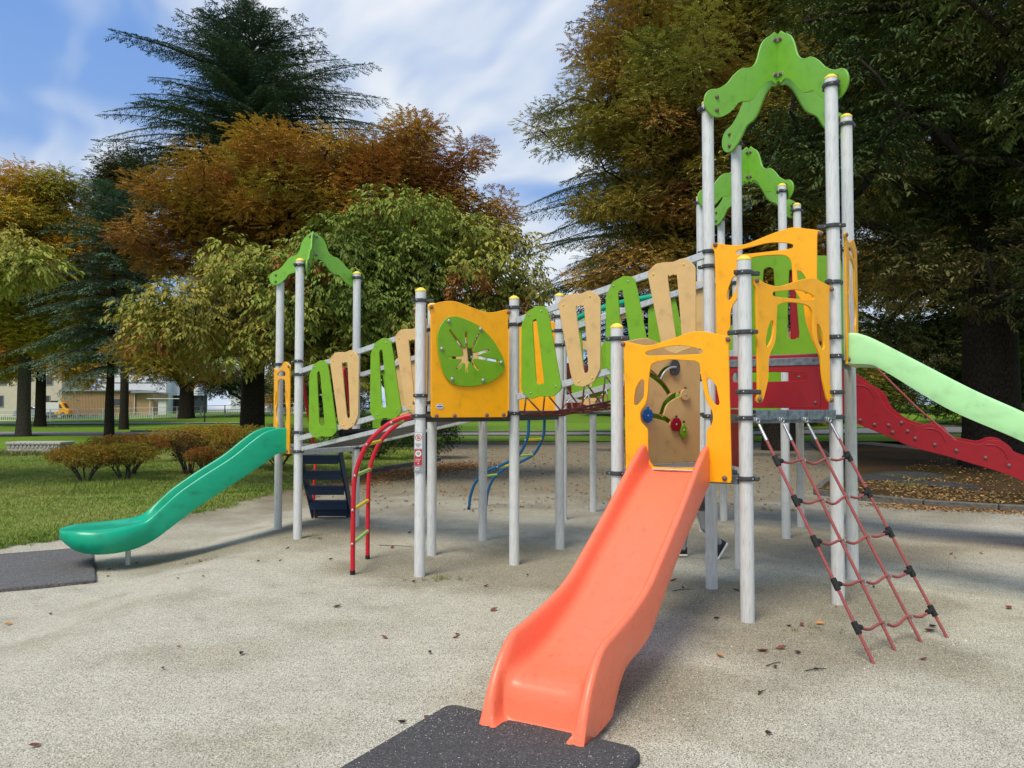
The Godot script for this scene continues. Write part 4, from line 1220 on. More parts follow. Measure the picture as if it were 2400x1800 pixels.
func warning_plate(tc: Node3D) -> void: # stickers on the foremost post of the middle platform, turned to the yard
	var f: Vector2 = (-P.C1).normalized()
	var a: Vector2 = P.C1 + f * 0.056 + Vector2(f.y, -f.x) * 0.052
	var b: Vector2 = P.C1 + f * 0.056 - Vector2(f.y, -f.x) * 0.052
	var xf := child_of(tc, frame(a, b, 0.0, 0.97, 0.0))
	if xf.basis.z.z < 0: xf = child_of(tc, frame(b, a, 0.0, 0.97, 0.0))
	xf.origin += xf.basis.x * -0.006
	var mb := MB.new()
	mb.box(Vector3(0.045, 0.178, 0), Vector3(0.086, 0.372, 0.004), Basis(), 0.001)
	var pl := put("sign_plate", mb.mesh(), M.plate, tc, xf)
	var white := MB.new()
	white.box(Vector3(0.041, 0.287, 0.003), Vector3(0.068, 0.145, 0.002))
	put("sticker", white.mesh(), M.white, pl)
	var redm := mat(Color(0.74, 0.19, 0.21), 0.5)
	var rd := MB.new()
	rd.box(Vector3(0.041, 0.133, 0.003), Vector3(0.068, 0.145, 0.002))
	put("sticker", rd.mesh(), redm, pl)
	var lb := MB.new()
	lb.box(Vector3(0.031, 0.028, 0.003), Vector3(0.036, 0.028, 0.002))
	put("sticker", lb.mesh(), M.white, pl)
	put("prohibition_ring", disc(0.030, 0.0245, 0.002), redm, pl, Transform3D(Basis(), Vector3(0.041, 0.317, 0.005)))
	var figure := MB.new()
	for q in [[0.034, 0.326, 0.012, 0.010], [0.048, 0.324, 0.010, 0.012], [0.036, 0.311, 0.016, 0.014], [0.048, 0.309, 0.013, 0.012]]:
		figure.box(Vector3(q[0], q[1], 0.005), Vector3(q[2], q[3], 0.001))
	put("picture", figure.mesh(), mat(Color(0.66, 0.48, 0.36), 0.6), pl)
	put("prohibition_ring", disc(0.029, 0.0, 0.002), M.white, pl, Transform3D(Basis(), Vector3(0.041, 0.168, 0.005)))
	var fig2 := MB.new()
	for q in [[0.031, 0.172, 0.008, 0.018], [0.042, 0.164, 0.008, 0.016], [0.052, 0.171, 0.007, 0.016], [0.041, 0.18, 0.02, 0.004]]:
		fig2.box(Vector3(q[0], q[1], 0.0068), Vector3(q[2], q[3], 0.001))
	put("picture", fig2.mesh(), mat(Color(0.45, 0.55, 0.33), 0.6), pl)
	var tx := MB.new()
	for r in 3:
		for c in 7 - r * 2:
			tx.box(Vector3(0.014 + 0.0085 * c + 0.0085 * r, 0.258 - 0.013 * r, 0.005), Vector3(0.0055, 0.006, 0.001))
	put("small_print", tx.mesh(), M.dark_metal, pl)
	var tw := MB.new()
	for r in 2:
		for c in 6 - r:
			tw.box(Vector3(0.018 + 0.0085 * c, 0.116 - 0.016 * r, 0.005), Vector3(0.0055, 0.007, 0.001))
	for s in [-1.0, 1.0]: tw.box(Vector3(0.041, 0.078, 0.005), Vector3(0.018, 0.004, 0.001), Basis(Vector3.BACK, 0.7 * s))
	put("small_print", tw.mesh(), M.white, pl)
	var gr := MB.new()
	for c in 3: gr.box(Vector3(0.022 + 0.009 * c, 0.028, 0.005), Vector3(0.006, 0.010, 0.001))
	put("small_print", gr.mesh(), mat(Color(0.25, 0.5, 0.32), 0.6), pl)
	for q in [[0.006, 0.006], [0.084, 0.006], [0.006, 0.35], [0.084, 0.35]]:
		put("screw", S.small_bolt, M.steel, pl, Transform3D(Basis().scaled(Vector3(0.5, 0.5, 0.5)), Vector3(q[0], q[1], 0.002)))

func activity_panel(tb: Node3D) -> void:
	var o := vv([0.08, 1.1, 0.08, 2.06, 0.1, 2.1, 0.127, 2.107, 0.185, 2.123, 0.254, 2.136, 0.313, 2.136, 0.372, 2.123, 0.437, 2.105, 0.5, 2.06, 0.56, 2.035, 0.62, 2.03, 0.7, 2.06, 0.8, 2.09, 0.86, 2.08, 0.89, 2.04, 0.894, 1.86, 0.885, 1.1])
	var s1 := slot_line(vv([0.33, 1.845, 0.441, 1.783, 0.512, 1.719, 0.545, 1.675]), 0.042)
	var s2 := slot_line(vv([0.435, 1.811, 0.445, 1.83, 0.477, 1.867, 0.538, 1.897, 0.59, 1.903]), 0.040)
	var s3 := slot_line(vv([0.66, 1.679, 0.585, 1.655, 0.499, 1.599, 0.463, 1.524, 0.450, 1.50]), 0.044)
	var s4 := slot_line(vv([0.34, 1.50, 0.42, 1.487, 0.50, 1.468, 0.55, 1.44]), 0.040)
	var p := put("activity_panel", cut_panel(PackedVector2Array(o), [s1, s2, s3, s4], 0.018), M.tan, tb, child_of(tb, frame(P.E1, P.B1, 0, 0, 0.0)))
	var back := MB.new()
	back.box(Vector3(0.49, 1.66, -0.05), Vector3(0.34, 0.52, 0.008), Basis(), 0.002)
	put("backing_board", back.mesh(), M.green, p)
	var kinds := [[Vector2(0.585, 1.901), 0.058, 0.072, M.brown_core, 0], [Vector2(0.70, 1.674), 0.05, 0.05, M.tan, 1], [Vector2(0.289, 1.498), 0.056, 0.058, M.blue_fruit, 2], [Vector2(0.595, 1.422), 0.058, 0.060, M.red_board, 0], [Vector2(0.678, 1.372), 0.038, 0.066, M.green, 3]]
	for q in kinds:
		var pts := PackedVector2Array()
		for k in 36:
			var a := TAU * k / 36
			var r := 1.0
			match q[4]:
				0: r = 1.0 - 0.13 * exp(-pow(wrapf(a - PI * 0.5, -PI, PI) / 0.3, 2)) - 0.08 * exp(-pow(wrapf(a + PI * 0.5, -PI, PI) / 0.3, 2))
				1: r = 1.0 + 0.12 * exp(-pow(wrapf(a, -PI, PI) / 0.25, 2))
				2: r = 1.0 + 0.06 * cos(8.0 * a)
				3: r = 1.0 - 0.30 * smoothstep(0.1, 0.9, sin(a)) * (1.0 - 0.6 * smoothstep(0.9, 1.0, sin(a)))
			pts.append(Vector2(cos(a) * r * q[1], sin(a) * r * q[2]))
		var f := put("fruit_disc", cut_panel(pts, [], 0.014, 0.003), M.clamp if q[4] == 0 and q[3] == M.brown_core else q[3], p, Transform3D(Basis(), Vector3(q[0].x, q[0].y, 0.03)))
		put("bolt", S.small_bolt, M.steel, f, Transform3D(Basis(), Vector3(0, 0, 0.007)))
		var stalk := MB.new()
		stalk.box(Vector3(0.004, q[2] * 1.08, 0), Vector3(0.02, 0.022, 0.013), Basis(Vector3.BACK, 0.2), 0.003)
		put("stalk", stalk.mesh(), M.clamp if q[4] != 2 else M.blue_fruit, f)
	var hd := MB.new()
	hd.tube(arc3([Vector3(0.44, 1.80, 0.02), Vector3(0.47, 1.855, 0.03), Vector3(0.53, 1.895, 0.035), Vector3(0.59, 1.903, 0.04)]), 0.011, 10)
	put("handle", hd.mesh(), M.plate, p)

# ---------------------------------------------------------------- slides
func along(tab: Array, s: float) -> float: # smooth table look-up
	var m := tab.size()
	if s <= tab[0][0]: return tab[0][1]
	for k in m - 1:
		if s <= tab[k + 1][0]:
			var t: float = (s - tab[k][0]) / (tab[k + 1][0] - tab[k][0])
			var p0: float = tab[maxi(k - 1, 0)][1]
			var p1: float = tab[k][1]
			var p2: float = tab[k + 1][1]
			var p3: float = tab[mini(k + 2, m - 1)][1]
			var h: float = tab[k + 1][0] - tab[k][0]
			var m1: float = (p2 - p0) / maxf(1e-4, tab[k + 1][0] - tab[maxi(k - 1, 0)][0]) * h
			var m2: float = (p3 - p1) / maxf(1e-4, tab[mini(k + 2, m - 1)][0] - tab[k][0]) * h
			var t2 := t * t
			var t3 := t2 * t
			return (2 * t3 - 3 * t2 + 1) * p1 + (t3 - 2 * t2 + t) * m1 + (-2 * t3 + 3 * t2) * p2 + (t3 - t2) * m2
	return tab[m - 1][1]

func loft(rings: Array, start_cap := true, end_cap := true) -> ArrayMesh: # rings of equal size, each closed
	var mb := MB.new()
	var m: int = rings[0].size()
	var n := rings.size()
	for j in n:
		for i in m:
			var a: Vector3 = rings[j][(i + 1) % m] - rings[j][(i - 1 + m) % m]
			var b: Vector3 = rings[mini(j + 1, n - 1)][i] - rings[maxi(j - 1, 0)][i]
			mb.vert(rings[j][i], b.cross(a).normalized())
	for j in n - 1:
		for i in m:
			var a := j * m + i
			var b := j * m + (i + 1) % m
			mb.tri(a, b, a + m); mb.tri(b, b + m, a + m)
	for e in ([0] if start_cap else []) + ([n - 1] if end_cap else []):
		var c := Vector3.ZERO
		for p in rings[e]: c += p
		c /= m
		var nn: Vector3 = (rings[e][0] - rings[e + (1 if e == 0 else -1)][0]).normalized()
		var k := mb.vert(c, nn)
		for p in rings[e]: mb.vert(p, nn)
		for i in m:
			if e == 0: mb.tri(k, k + 1 + (i + 1) % m, k + 1 + i)
			else: mb.tri(k, k + 1 + i, k + 1 + (i + 1) % m)
	return mb.mesh()

func trough(s: float, wo: float, wb: float, rim: float, bed: float, sk: float) -> Array: # cross-section (lateral, height), counter-clockwise
	var half := [[wo, sk], [wo + 0.003, lerpf(sk, rim, 0.35)], [wo + 0.002, lerpf(sk, rim, 0.7)], [wo - 0.001, rim - 0.022], [wo - 0.008, rim - 0.006], [wo - 0.020, rim], [wo - 0.036, rim - 0.004], [wo - 0.047, rim - 0.020], [lerpf(wo - 0.05, wb + 0.035, 0.35), lerpf(rim - 0.02, bed + 0.045, 0.35)], [lerpf(wo - 0.05, wb + 0.035, 0.75), lerpf(rim - 0.02, bed + 0.045, 0.75)], [wb + 0.032, bed + 0.040], [wb + 0.015, bed + 0.016], [wb - 0.008, bed + 0.004], [wb - 0.05, bed]]
	var out := []
	for q in half: out.append(q)
	out.append([0.0, bed - 0.001])
	for k in half.size(): out.append([-half[half.size() - 1 - k][0], half[half.size() - 1 - k][1]])
	var lo := minf(sk, bed - 0.03)
	out.append([-(wo - 0.014), sk - 0.0])
	out.append([-(wb + 0.01), lo]); out.append([0.0, lo]); out.append([wb + 0.01, lo])
	out.append([wo - 0.014, sk - 0.0])
	return out

func build_slides() -> void:
	# orange slide
	var dir := Vector2(-0.459, -0.889).normalized()
	var lat := Vector2(-dir.y, dir.x)
	var me: Vector2 = (P.E1 + P.E2) * 0.5 - V * 0.1 - dir * 0.1
	var so := thing("slide", "faded orange plastic slide coming down to a black rubber mat", "slide", W(me))
	var rim := [[0.05, 1.23], [0.09, 1.275], [0.15, 1.27], [0.24, 1.235], [0.45, 1.13], [0.91, 0.88], [1.29, 0.69], [1.59, 0.55], [1.89, 0.475], [2.15, 0.437], [2.33, 0.41], [2.43, 0.35], [2.52, 0.255], [2.575, 0.165], [2.61, 0.085], [2.635, 0.02]]
	var bed := [[0.05, 1.085], [0.2, 1.06], [0.45, 0.96], [0.91, 0.745], [1.17, 0.62], [1.54, 0.435], [1.8, 0.34], [2.02, 0.28], [2.2, 0.25], [2.38, 0.236], [2.43, 0.226], [2.465, 0.195], [2.49, 0.12], [2.505, 0.045], [2.7, 0.04]]
	var sk := [[0.05, 1.03], [0.15, 0.985], [0.45, 0.85], [0.75, 0.72], [1.07, 0.575], [1.4, 0.39], [1.6, 0.285], [1.78, 0.25], [2.02, 0.225], [2.12, 0.17], [2.2, 0.09], [2.245, 0.045], [2.7, 0.04]]
	var rings := []
	var s := 0.06
	while s <= 2.636:
		var ring := PackedVector3Array()
		for q in trough(s, 0.265, 0.165, along(rim, s), minf(along(bed, s), along(rim, s) - 0.03), minf(along(sk, s), along(rim, s) - 0.035)):
			ring.append(W(dir * s + lat * float(q[0]), q[1]))
		rings.append(ring)
		s += 0.010 if s > 2.0 else 0.03
	put("slide_body", loft(rings, false, false), M.slide_orange, so)
	var lip := MB.new()
	lip.box(Vector3.ZERO, Vector3(0.345, 0.012, 0.07), Basis(), 0.003)
	put("steel_lip", lip.mesh(), M.steel, so, Transform3D(frame(Vector2.ZERO, lat).basis * Basis(Vector3.RIGHT, 0.12), W(dir * 0.09, 1.092)))
	# teal slide
	var ma: Vector2 = (P.A1 + P.A2) * 0.5
	var ea: Vector2 = (P.A2 - P.A1) / L
	var na := Vector2(ea.y, -ea.x)
	var st := thing("slide", "glossy teal plastic slide with a rounded spoon-shaped end", "slide", W(ma))
	rim = [[0.07, 1.325], [0.2, 1.32], [0.34, 1.28], [0.48, 1.185], [0.72, 0.99], [1.06, 0.77], [1.3, 0.60], [1.41, 0.50], [1.51, 0.41], [1.61, 0.325], [1.72, 0.285], [1.86, 0.262], [2.1, 0.25], [2.3, 0.25], [2.46, 0.235]]
	bed = [[0.07, 1.10], [0.22, 1.07], [0.4, 0.955], [0.72, 0.755], [1.14, 0.495], [1.4, 0.335], [1.6, 0.255], [1.8, 0.23], [2.0, 0.225], [2.25, 0.232], [2.46, 0.225]]
	sk = [[0.07, 1.03], [0.21, 1.005], [0.37, 0.89], [0.72, 0.665], [1.14, 0.39], [1.4, 0.19], [1.55, 0.08], [1.7, 0.015], [1.9, -0.015], [2.14, -0.01], [2.31, 0.04], [2.46, 0.16]]
	rings = []
	s = 0.075
	while s < 2.462:
		var ring := PackedVector3Array()
		var w := lerpf(0.31, 0.43, smoothstep(1.45, 2.0, s))
		if s > 2.0: w *= sqrt(maxf(0.02, 1.0 - pow((s - 2.0) / 0.465, 2.0)))
		var k := smoothstep(1.35, 1.8, s)
		var r := along(rim, s)
		var b := along(bed, s)
		var z := along(sk, s)
		var dish := [[0.80, z], [0.93, lerpf(z, r, 0.22)], [0.985, lerpf(z, r, 0.45)], [0.985, lerpf(z, r, 0.68)], [0.95, lerpf(z, r, 0.84)], [0.90, lerpf(z, r, 0.93)], [0.85, lerpf(z, r, 0.98)], [0.80, r], [0.72, r], [0.62, lerpf(r, b, 0.25)], [0.50, lerpf(r, b, 0.55)], [0.40, lerpf(r, b, 0.75)], [0.30, lerpf(r, b, 0.9)], [0.18, b]]
		var full := []
		for q in dish: full.append([q[0] * w, q[1]])
		full.append([0.0, b])
		for q in dish.size(): full.append([-dish[dish.size() - 1 - q][0] * w, dish[dish.size() - 1 - q][1]])
		full.append([-0.74 * w, z - 0.004]); full.append([-0.4 * w, z - 0.012]); full.append([0.0, z - 0.015]); full.append([0.4 * w, z - 0.012]); full.append([0.74 * w, z - 0.004])
		var tr := trough(s, minf(w, 0.31), 0.21, r, b, z)
		for q in tr.size():
			ring.append(W(na * s + ea * lerpf(tr[q][0], full[q][0], k), lerpf(tr[q][1], full[q][1], k)))
		rings.append(ring)
		s += 0.01 if s > 2.2 else 0.03
	var body := put("slide_body", loft(rings, false), M.slide_teal, st)
	for k in 2:
		var ln := MB.new()
		ln.box(Vector3.ZERO, Vector3(0.16 - 0.05 * k, 0.006, 0.003), Basis(), 0.001)
		var f := frame(Vector2.ZERO, na)
		put("moulded_line", ln.mesh(), M.slide_teal, body, Transform3D(f.basis, W(na * 0.21 + ea * 0.314, 1.125 - 0.022 * k)))
	var lg := MB.new()
	lg.tube(PackedVector3Array([W(na * 1.78, -0.35), W(na * 1.78, 0.06)]), 0.028, 16)
	put("support_leg", lg.mesh(), M.post, st)
	# mint slide
	var mb3: Vector2 = (P.B4 + P.B3) * 0.5
	var sm := thing("slide", "pale mint green slide running down from the tallest tower", "slide", W(mb3))
	rim = [[0.05, 2.18], [0.13, 2.178], [0.19, 2.16], [0.28, 2.116], [0.61, 1.913], [0.954, 1.70], [1.27, 1.53], [2.5, 0.84], [3.1, 0.50], [3.4, 0.38], [3.7, 0.33], [4.0, 0.32]]
	bed = [[0.05, 2.0], [0.2, 1.985], [0.32, 1.935], [0.78, 1.655], [1.27, 1.385], [2.5, 0.68], [3.1, 0.34], [3.4, 0.24], [3.7, 0.215], [4.0, 0.21]]
	sk = [[0.05, 1.925], [0.25, 1.91], [0.34, 1.86], [0.78, 1.555], [1.27, 1.305], [2.5, 0.60], [3.1, 0.26], [3.4, 0.165], [3.7, 0.14], [4.0, 0.15]]
	rings = []
	s = 0.055
	while s < 4.0:
		var ring := PackedVector3Array()
		for q in trough(s, 0.33, 0.23, along(rim, s), along(bed, s), along(sk, s)):
			ring.append(W(U * s + V * float(q[0]), q[1]))
		rings.append(ring)
		s += 0.03
	put("slide_body", loft(rings, false), M.slide_mint, sm)
	for w in [-0.2, 0.2]:
		var lg2 := MB.new()
		lg2.tube(PackedVector3Array([W(U * 3.6 + V * w, -0.2), W(U * 3.6 + V * w, 0.17)]), 0.03, 14)
		put("support_leg", lg2.mesh(), M.post, sm)

# ---------------------------------------------------------------- ladders, net, stairs, ramp
func arched_ladder(called: String, label: String, base: Vector2, out: Vector2, across: Vector2, gap: float, prof: Array, rungs: Array, m: Material, ground: float) -> void:
	var root := thing(called, label, "ladder", W(base))
	for w in [-0.5, 0.5]:
		var pts := []
		for q in prof: pts.append(W(out * float(q[0]) + across * (gap * w), q[1]))
		var line := arc3(pts, 6)
		var mb := MB.new()
		mb.tube(line, 0.0225, 16)
		var rl := put("side_rail", mb.mesh(), m, root)
		var ft := MB.new()
		var p0: Vector3 = pts[0]
		ft.tube(PackedVector3Array([p0 + Vector3(0, -0.02, 0), p0 + Vector3(0, 0.055, 0)]), 0.0245, 16)
		put("rubber_foot", ft.mesh(), M.rubber, rl)
		for r in rungs:
			var p := W(out * float(r[0]) + across * (gap * w + 0.024 * signf(w)), r[1])
			put("bolt", S.small_bolt, M.steel, rl, Transform3D(Basis.looking_at(-W(across * signf(w))).scaled(Vector3(1.5, 1.5, 1.5)), p))
	for k in rungs.size():
		var r: Array = rungs[k]
		var mb := MB.new()
		mb.tube(PackedVector3Array([W(out * float(r[0]) - across * gap * 0.5, r[1]), W(out * float(r[0]) + across * gap * 0.5, r[1])]), 0.018, 12)
		put("rung", mb.mesh(), M.rung_pale if k % 2 == 0 else M.rung_yellow, root)

func build_climbers() -> void:
	arched_ladder("arched_ladder", "red arched ladder with pale green and yellow rungs up to the middle platform", Vector2(-1.0, 7.58), Vector2(-1, 0), Vector2(0, 1), 0.74, [[0.5, -0.02], [0.5, 0.35], [0.498, 0.62], [0.494, 0.80], [0.48, 0.93], [0.44, 1.075], [0.374, 1.212], [0.265, 1.333], [0.144, 1.425], [0.023, 1.475], [-0.06, 1.49]], [[0.5, 0.285], [0.5, 0.601], [0.48, 0.924], [0.372, 1.217], [0.138, 1.423]], M.red_paint, 0.0)
	arched_ladder("curved_ladder", "blue S-curved ladder hanging from the rear bridge posts", (P.M1 + P.M2) * 0.5, -U, V, 0.5, [[1.76, -0.02], [1.735, 0.19], [1.66, 0.385], [1.55, 0.515], [1.39, 0.62], [1.23, 0.68], [1.05, 0.76], [0.88, 0.86], [0.77, 1.02], [0.71, 1.18], [0.69, 1.45], [0.60, 1.62], [0.40, 1.66], [0.1, 1.56], [0.02, 1.5]], [[1.55, 0.51], [1.23, 0.675], [0.9, 0.845], [0.745, 1.09], [0.69, 1.4]], M.blue_paint, 0.0)
	# climbing net
	var d := to("E2", "B4")
	var n := Vector2(d.y, -d.x)
	var cn := thing("climbing_net", "pink rope climbing net with black connectors stretched to the ground", "climbing net", W(P.E2))
	var tops := []
	for q in [0.02, 0.278, 0.543, 0.811]: tops.append(W(d * q + n * 0.1, 1.455))
	var bots := [W(Vector2(2.21, 4.66) - P.E2, -0.03), W(Vector2(2.47, 4.92) - P.E2, -0.03), W(Vector2(2.73, 5.09) - P.E2, -0.03), W(Vector2(2.96, 5.19) - P.E2, -0.03)]
	var ts := [[0.182, 0.358, 0.526, 0.694, 0.854], [0.188, 0.37, 0.546, 0.714, 0.878], [0.188, 0.365, 0.546, 0.714, 0.879], [0.178, 0.352, 0.535, 0.706, 0.87]]
	for k in 4:
		var a: Vector3 = tops[k]
		var b: Vector3 = bots[k]
		var dirr := (b - a).normalized()
		put("rope", rope_mesh(PackedVector3Array([a + dirr * 0.14, b]), 0.0115), M.rope, cn)
		var fr := MB.new()
		fr.tube(PackedVector3Array([a + dirr * 0.02, a + dirr * 0.155]), PackedFloat32Array([0.010, 0.0125]), 12)
		put("ferrule", fr.mesh(), M.steel, cn)
		var sh := MB.new()
		var eye := PackedVector3Array()
		for q in 13: eye.append(a + W(d) * 0.016 * cos(TAU * q / 12) + Vector3.UP * (0.012 + 0.018 * sin(TAU * q / 12)))
		sh.tube(eye, 0.005, 8, false)
		sh.box(a + Vector3.UP * 0.02 - W(n) * 0.03, Vector3(0.03, 0.03, 0.03), frame(P.E2, P.B4).basis, 0.005)
		put("shackle", sh.mesh(), M.steel, cn)
	for r in 5:
		var pts := []
		for k in 4:
			var p: Vector3 = tops[k].lerp(bots[k], ts[k][r])
			if k > 0:
				var before: Vector3 = tops[k - 1].lerp(bots[k - 1], ts[k - 1][r])
				pts.append((p + before) * 0.5 + Vector3(0, -0.018 - (0.014 if k == 2 else 0.0) + 0.006 * sin(r * 2.3 + k), 0))
			pts.append(p + Vector3(0, 0.006, 0))
		put("rope", rope_mesh(arc3(pts, 6), 0.0105), M.rope, cn)
		for k in 4:
			var p: Vector3 = tops[k].lerp(bots[k], ts[k][r])
			var dirr: Vector3 = (bots[k] - tops[k]).normalized()
			if k == 0 or k == 3:
				var tee := MB.new()
				tee.tube(PackedVector3Array([p - dirr * 0.038, p + dirr * 0.038]), 0.0195, 16)
				var inw: Vector3 = (tops[1 if k == 0 else 2].lerp(bots[1 if k == 0 else 2], ts[1 if k == 0 else 2][r]) - p).normalized()
				tee.tube(PackedVector3Array([p, p + inw * 0.05, p + inw * 0.062]), PackedFloat32Array([0.019, 0.018, 0.014]), 16)
				put("rope_connector", tee.mesh(), M.rubber, cn)
			else:
				var rg := MB.new()
				rg.tube(PackedVector3Array([p - W(d) * 0.006 + Vector3(0.012, 0.003, 0.01), p + W(d) * 0.006 + Vector3(0.012, 0.003, 0.01)]), 0.0155, 14)
				put("clip", rg.mesh(), M.steel, cn)
	# stairs behind the triangular tower
	var sx := Vector2(-2.55, 10.06)
	var sr := thing("stairs", "navy blue open-tread stairs with red handrails under the ramp tower", "stairs", W(sx))
	for w in [-0.27, 0.27]:
		beam(sr, "stringer", W(sx + Vector2(w, 0.03), 0.99), W(sx + Vector2(w, 0.80), 0.06), 0.17, 0.025, M.navy)
		var ft := MB.new()
		ft.box(Vector3(w * 0.82, 0.0, -0.76), Vector3(0.035, 0.40, 0.05), Basis(), 0.004)
		put("foot_post", ft.mesh(), M.clamp, sr)
		var hr := MB.new()
		hr.tube(arc3([Vector3(w * 1.1, 1.05, -0.05), Vector3(w * 1.1, 1.95, -0.05), Vector3(w * 1.1, 2.07, -0.10), Vector3(w * 1.1, 2.05, -0.2), Vector3(w * 1.1, 1.5, -0.55), Vector3(w * 1.1, 1.0, -0.9), Vector3(w * 1.1, 0.8, -0.98), Vector3(w * 1.1, 0.6, -0.94), Vector3(w * 1.1, -0.1, -0.9)], 5), 0.02, 12)
		put("handrail", hr.mesh(), M.red_paint, sr)
	for k in 4:
		var t := (k + 0.35) / 4.4
		var tr := MB.new()
		tr.box(Vector3(0, 1.0 - t * 0.98, -0.05 - 0.76 * t), Vector3(0.515, 0.035, 0.20), Basis(), 0.005)
		put("tread", tr.mesh(), M.navy, sr)
		var rs := MB.new()
		rs.box(Vector3(0, 1.0 - t * 0.98 - 0.055, -0.05 - 0.76 * t + 0.085), Vector3(0.515, 0.085, 0.016), Basis(), 0.003)
		put("riser", rs.mesh(), M.navy, sr)
	var bp := MB.new()
	bp.box(Vector3(0.02, 0.14, -0.74), Vector3(0.46, 0.20, 0.02), Basis(), 0.004)
	put("kick_plate", bp.mesh(), M.navy, sr)
	# dark red climbing ramp
	var rr := thing("climbing_ramp", "dark red climbing ramp with wavy sides below the mint slide", "ramp", W(P.K1))
	var o := vv([0.03, 2.18, 0.2, 2.2, 0.42, 2.13, 0.636, 2.038, 0.801, 1.93, 0.854, 1.875, 0.935, 1.822, 1.001, 1.777, 1.046, 1.703, 1.072, 1.629, 1.117, 1.555, 1.208, 1.475, 1.285, 1.425, 1.348, 1.397, 1.412, 1.376, 1.462, 1.369, 1.526, 1.387, 1.588, 1.378, 1.649, 1.343, 1.698, 1.287, 1.734, 1.238, 1.794, 1.211, 1.89, 1.192, 1.985, 1.174, 2.044, 1.189, 2.104, 1.218, 2.173, 1.219, 2.231, 1.2, 2.287, 1.147, 2.32, 1.093, 2.402, 1.041, 2.55, 0.99, 2.66, 0.985, 2.76, 0.98, 2.86, 0.90, 2.96, 0.82, 3.15, 0.77, 3.3, 0.78, 3.42, 0.72, 3.55, 0.6, 3.75, 0.53, 3.95, 0.5, 4.08, 0.4, 4.12, 0.25, 4.12, 0.0, 4.0, -0.02, 3.6, 0.2, 3.0, 0.51, 2.397, 0.792, 2.179, 0.884, 1.946, 0.958, 1.706, 1.033, 1.458, 1.097, 1.268, 1.164, 1.073, 1.262, 0.806, 1.38, 0.629, 1.47, 0.4, 1.52, 0.03, 1.52])
	var grips := []
	for c in [[0.855, 1.80, 0.25], [1.56, 1.31, 0.22], [2.13, 1.145, 0.18]]:
		var x: float = c[0]
		var y: float = c[1]
		grips.append([[x - 0.06, y + 0.025], [x + 0.02, y + 0.02], [x + 0.09, y - 0.03], [x + 0.13, y - 0.12]])
	var pm := cut_panel(curve(o, 2), [], 0.018)
	for side in [[P.K1, 1.0], [P.K2, -1.0]]:
		var pp := put("side_panel", pm, M.red_board, rr, child_of(rr, frame(side[0], side[0] + U, 0, 0, 0.0)))
		for g in grips:
			var line := []
			for q in g: line.append(Vector3(q[0], q[1], 0.010 * float(side[1])))
			var gm := MB.new()
			gm.tube(arc3(line, 5), 0.007, 8)
			put("moulded_grip", gm.mesh(), M.red_board, pp)
		for q in [[0.835, 1.425], [0.985, 1.375], [1.13, 1.37], [1.26, 1.40], [1.17, 1.29], [1.32, 1.305], [1.395, 1.225], [1.585, 1.16], [1.79, 1.10], [2.06, 1.03], [2.27, 0.955], [0.70, 1.56], [2.6, 0.8], [2.9, 0.66]]:
			put("bolt", S.bolt, M.bolt, pp, Transform3D(Basis(Vector3.UP, 0.0 if side[1] > 0 else PI), Vector3(q[0], q[1], 0.009 * float(side[1]))))
	var ks: Vector2 = (P.K1 + P.K2) * 0.5
	var prof := [[0.06, 1.53], [0.5, 1.51], [0.85, 1.42], [1.1, 1.31], [1.3, 1.22], [1.6, 1.13], [2.2, 0.93], [3.0, 0.575], [3.6, 0.27], [4.08, 0.03]]
	for k in prof.size() - 1:
		beam(rr, "ramp_board", W(ks + U * float(prof[k][0]), prof[k][1]), W(ks + U * (float(prof[k + 1][0]) - 0.006), prof[k + 1][1]), 0.02, 0.985, M.red_board, 0.002)
	put("rope", rope_mesh(PackedVector3Array([W(ks + U * 0.4 - P.K1, 2.72), W(ks + U * 1.0 - P.K1, 2.02), W(ks + U * 1.396 - P.K1, 1.571), W(ks + U * 1.9 - P.K1, 1.08)]), 0.0125), M.rope, rr)
	beam(rr, "rope_bar", W(P.K1 + U * 0.4, 2.72), W(P.K2 + U * 0.4, 2.72), 0.05, 0.05, M.clamp)
	for k in ["K1", "K2"]: beam(rr, "rope_bar", W(P[k] + U * 0.02, 2.72), W(P[k] + U * 0.42, 2.72), 0.05, 0.05, M.clamp)

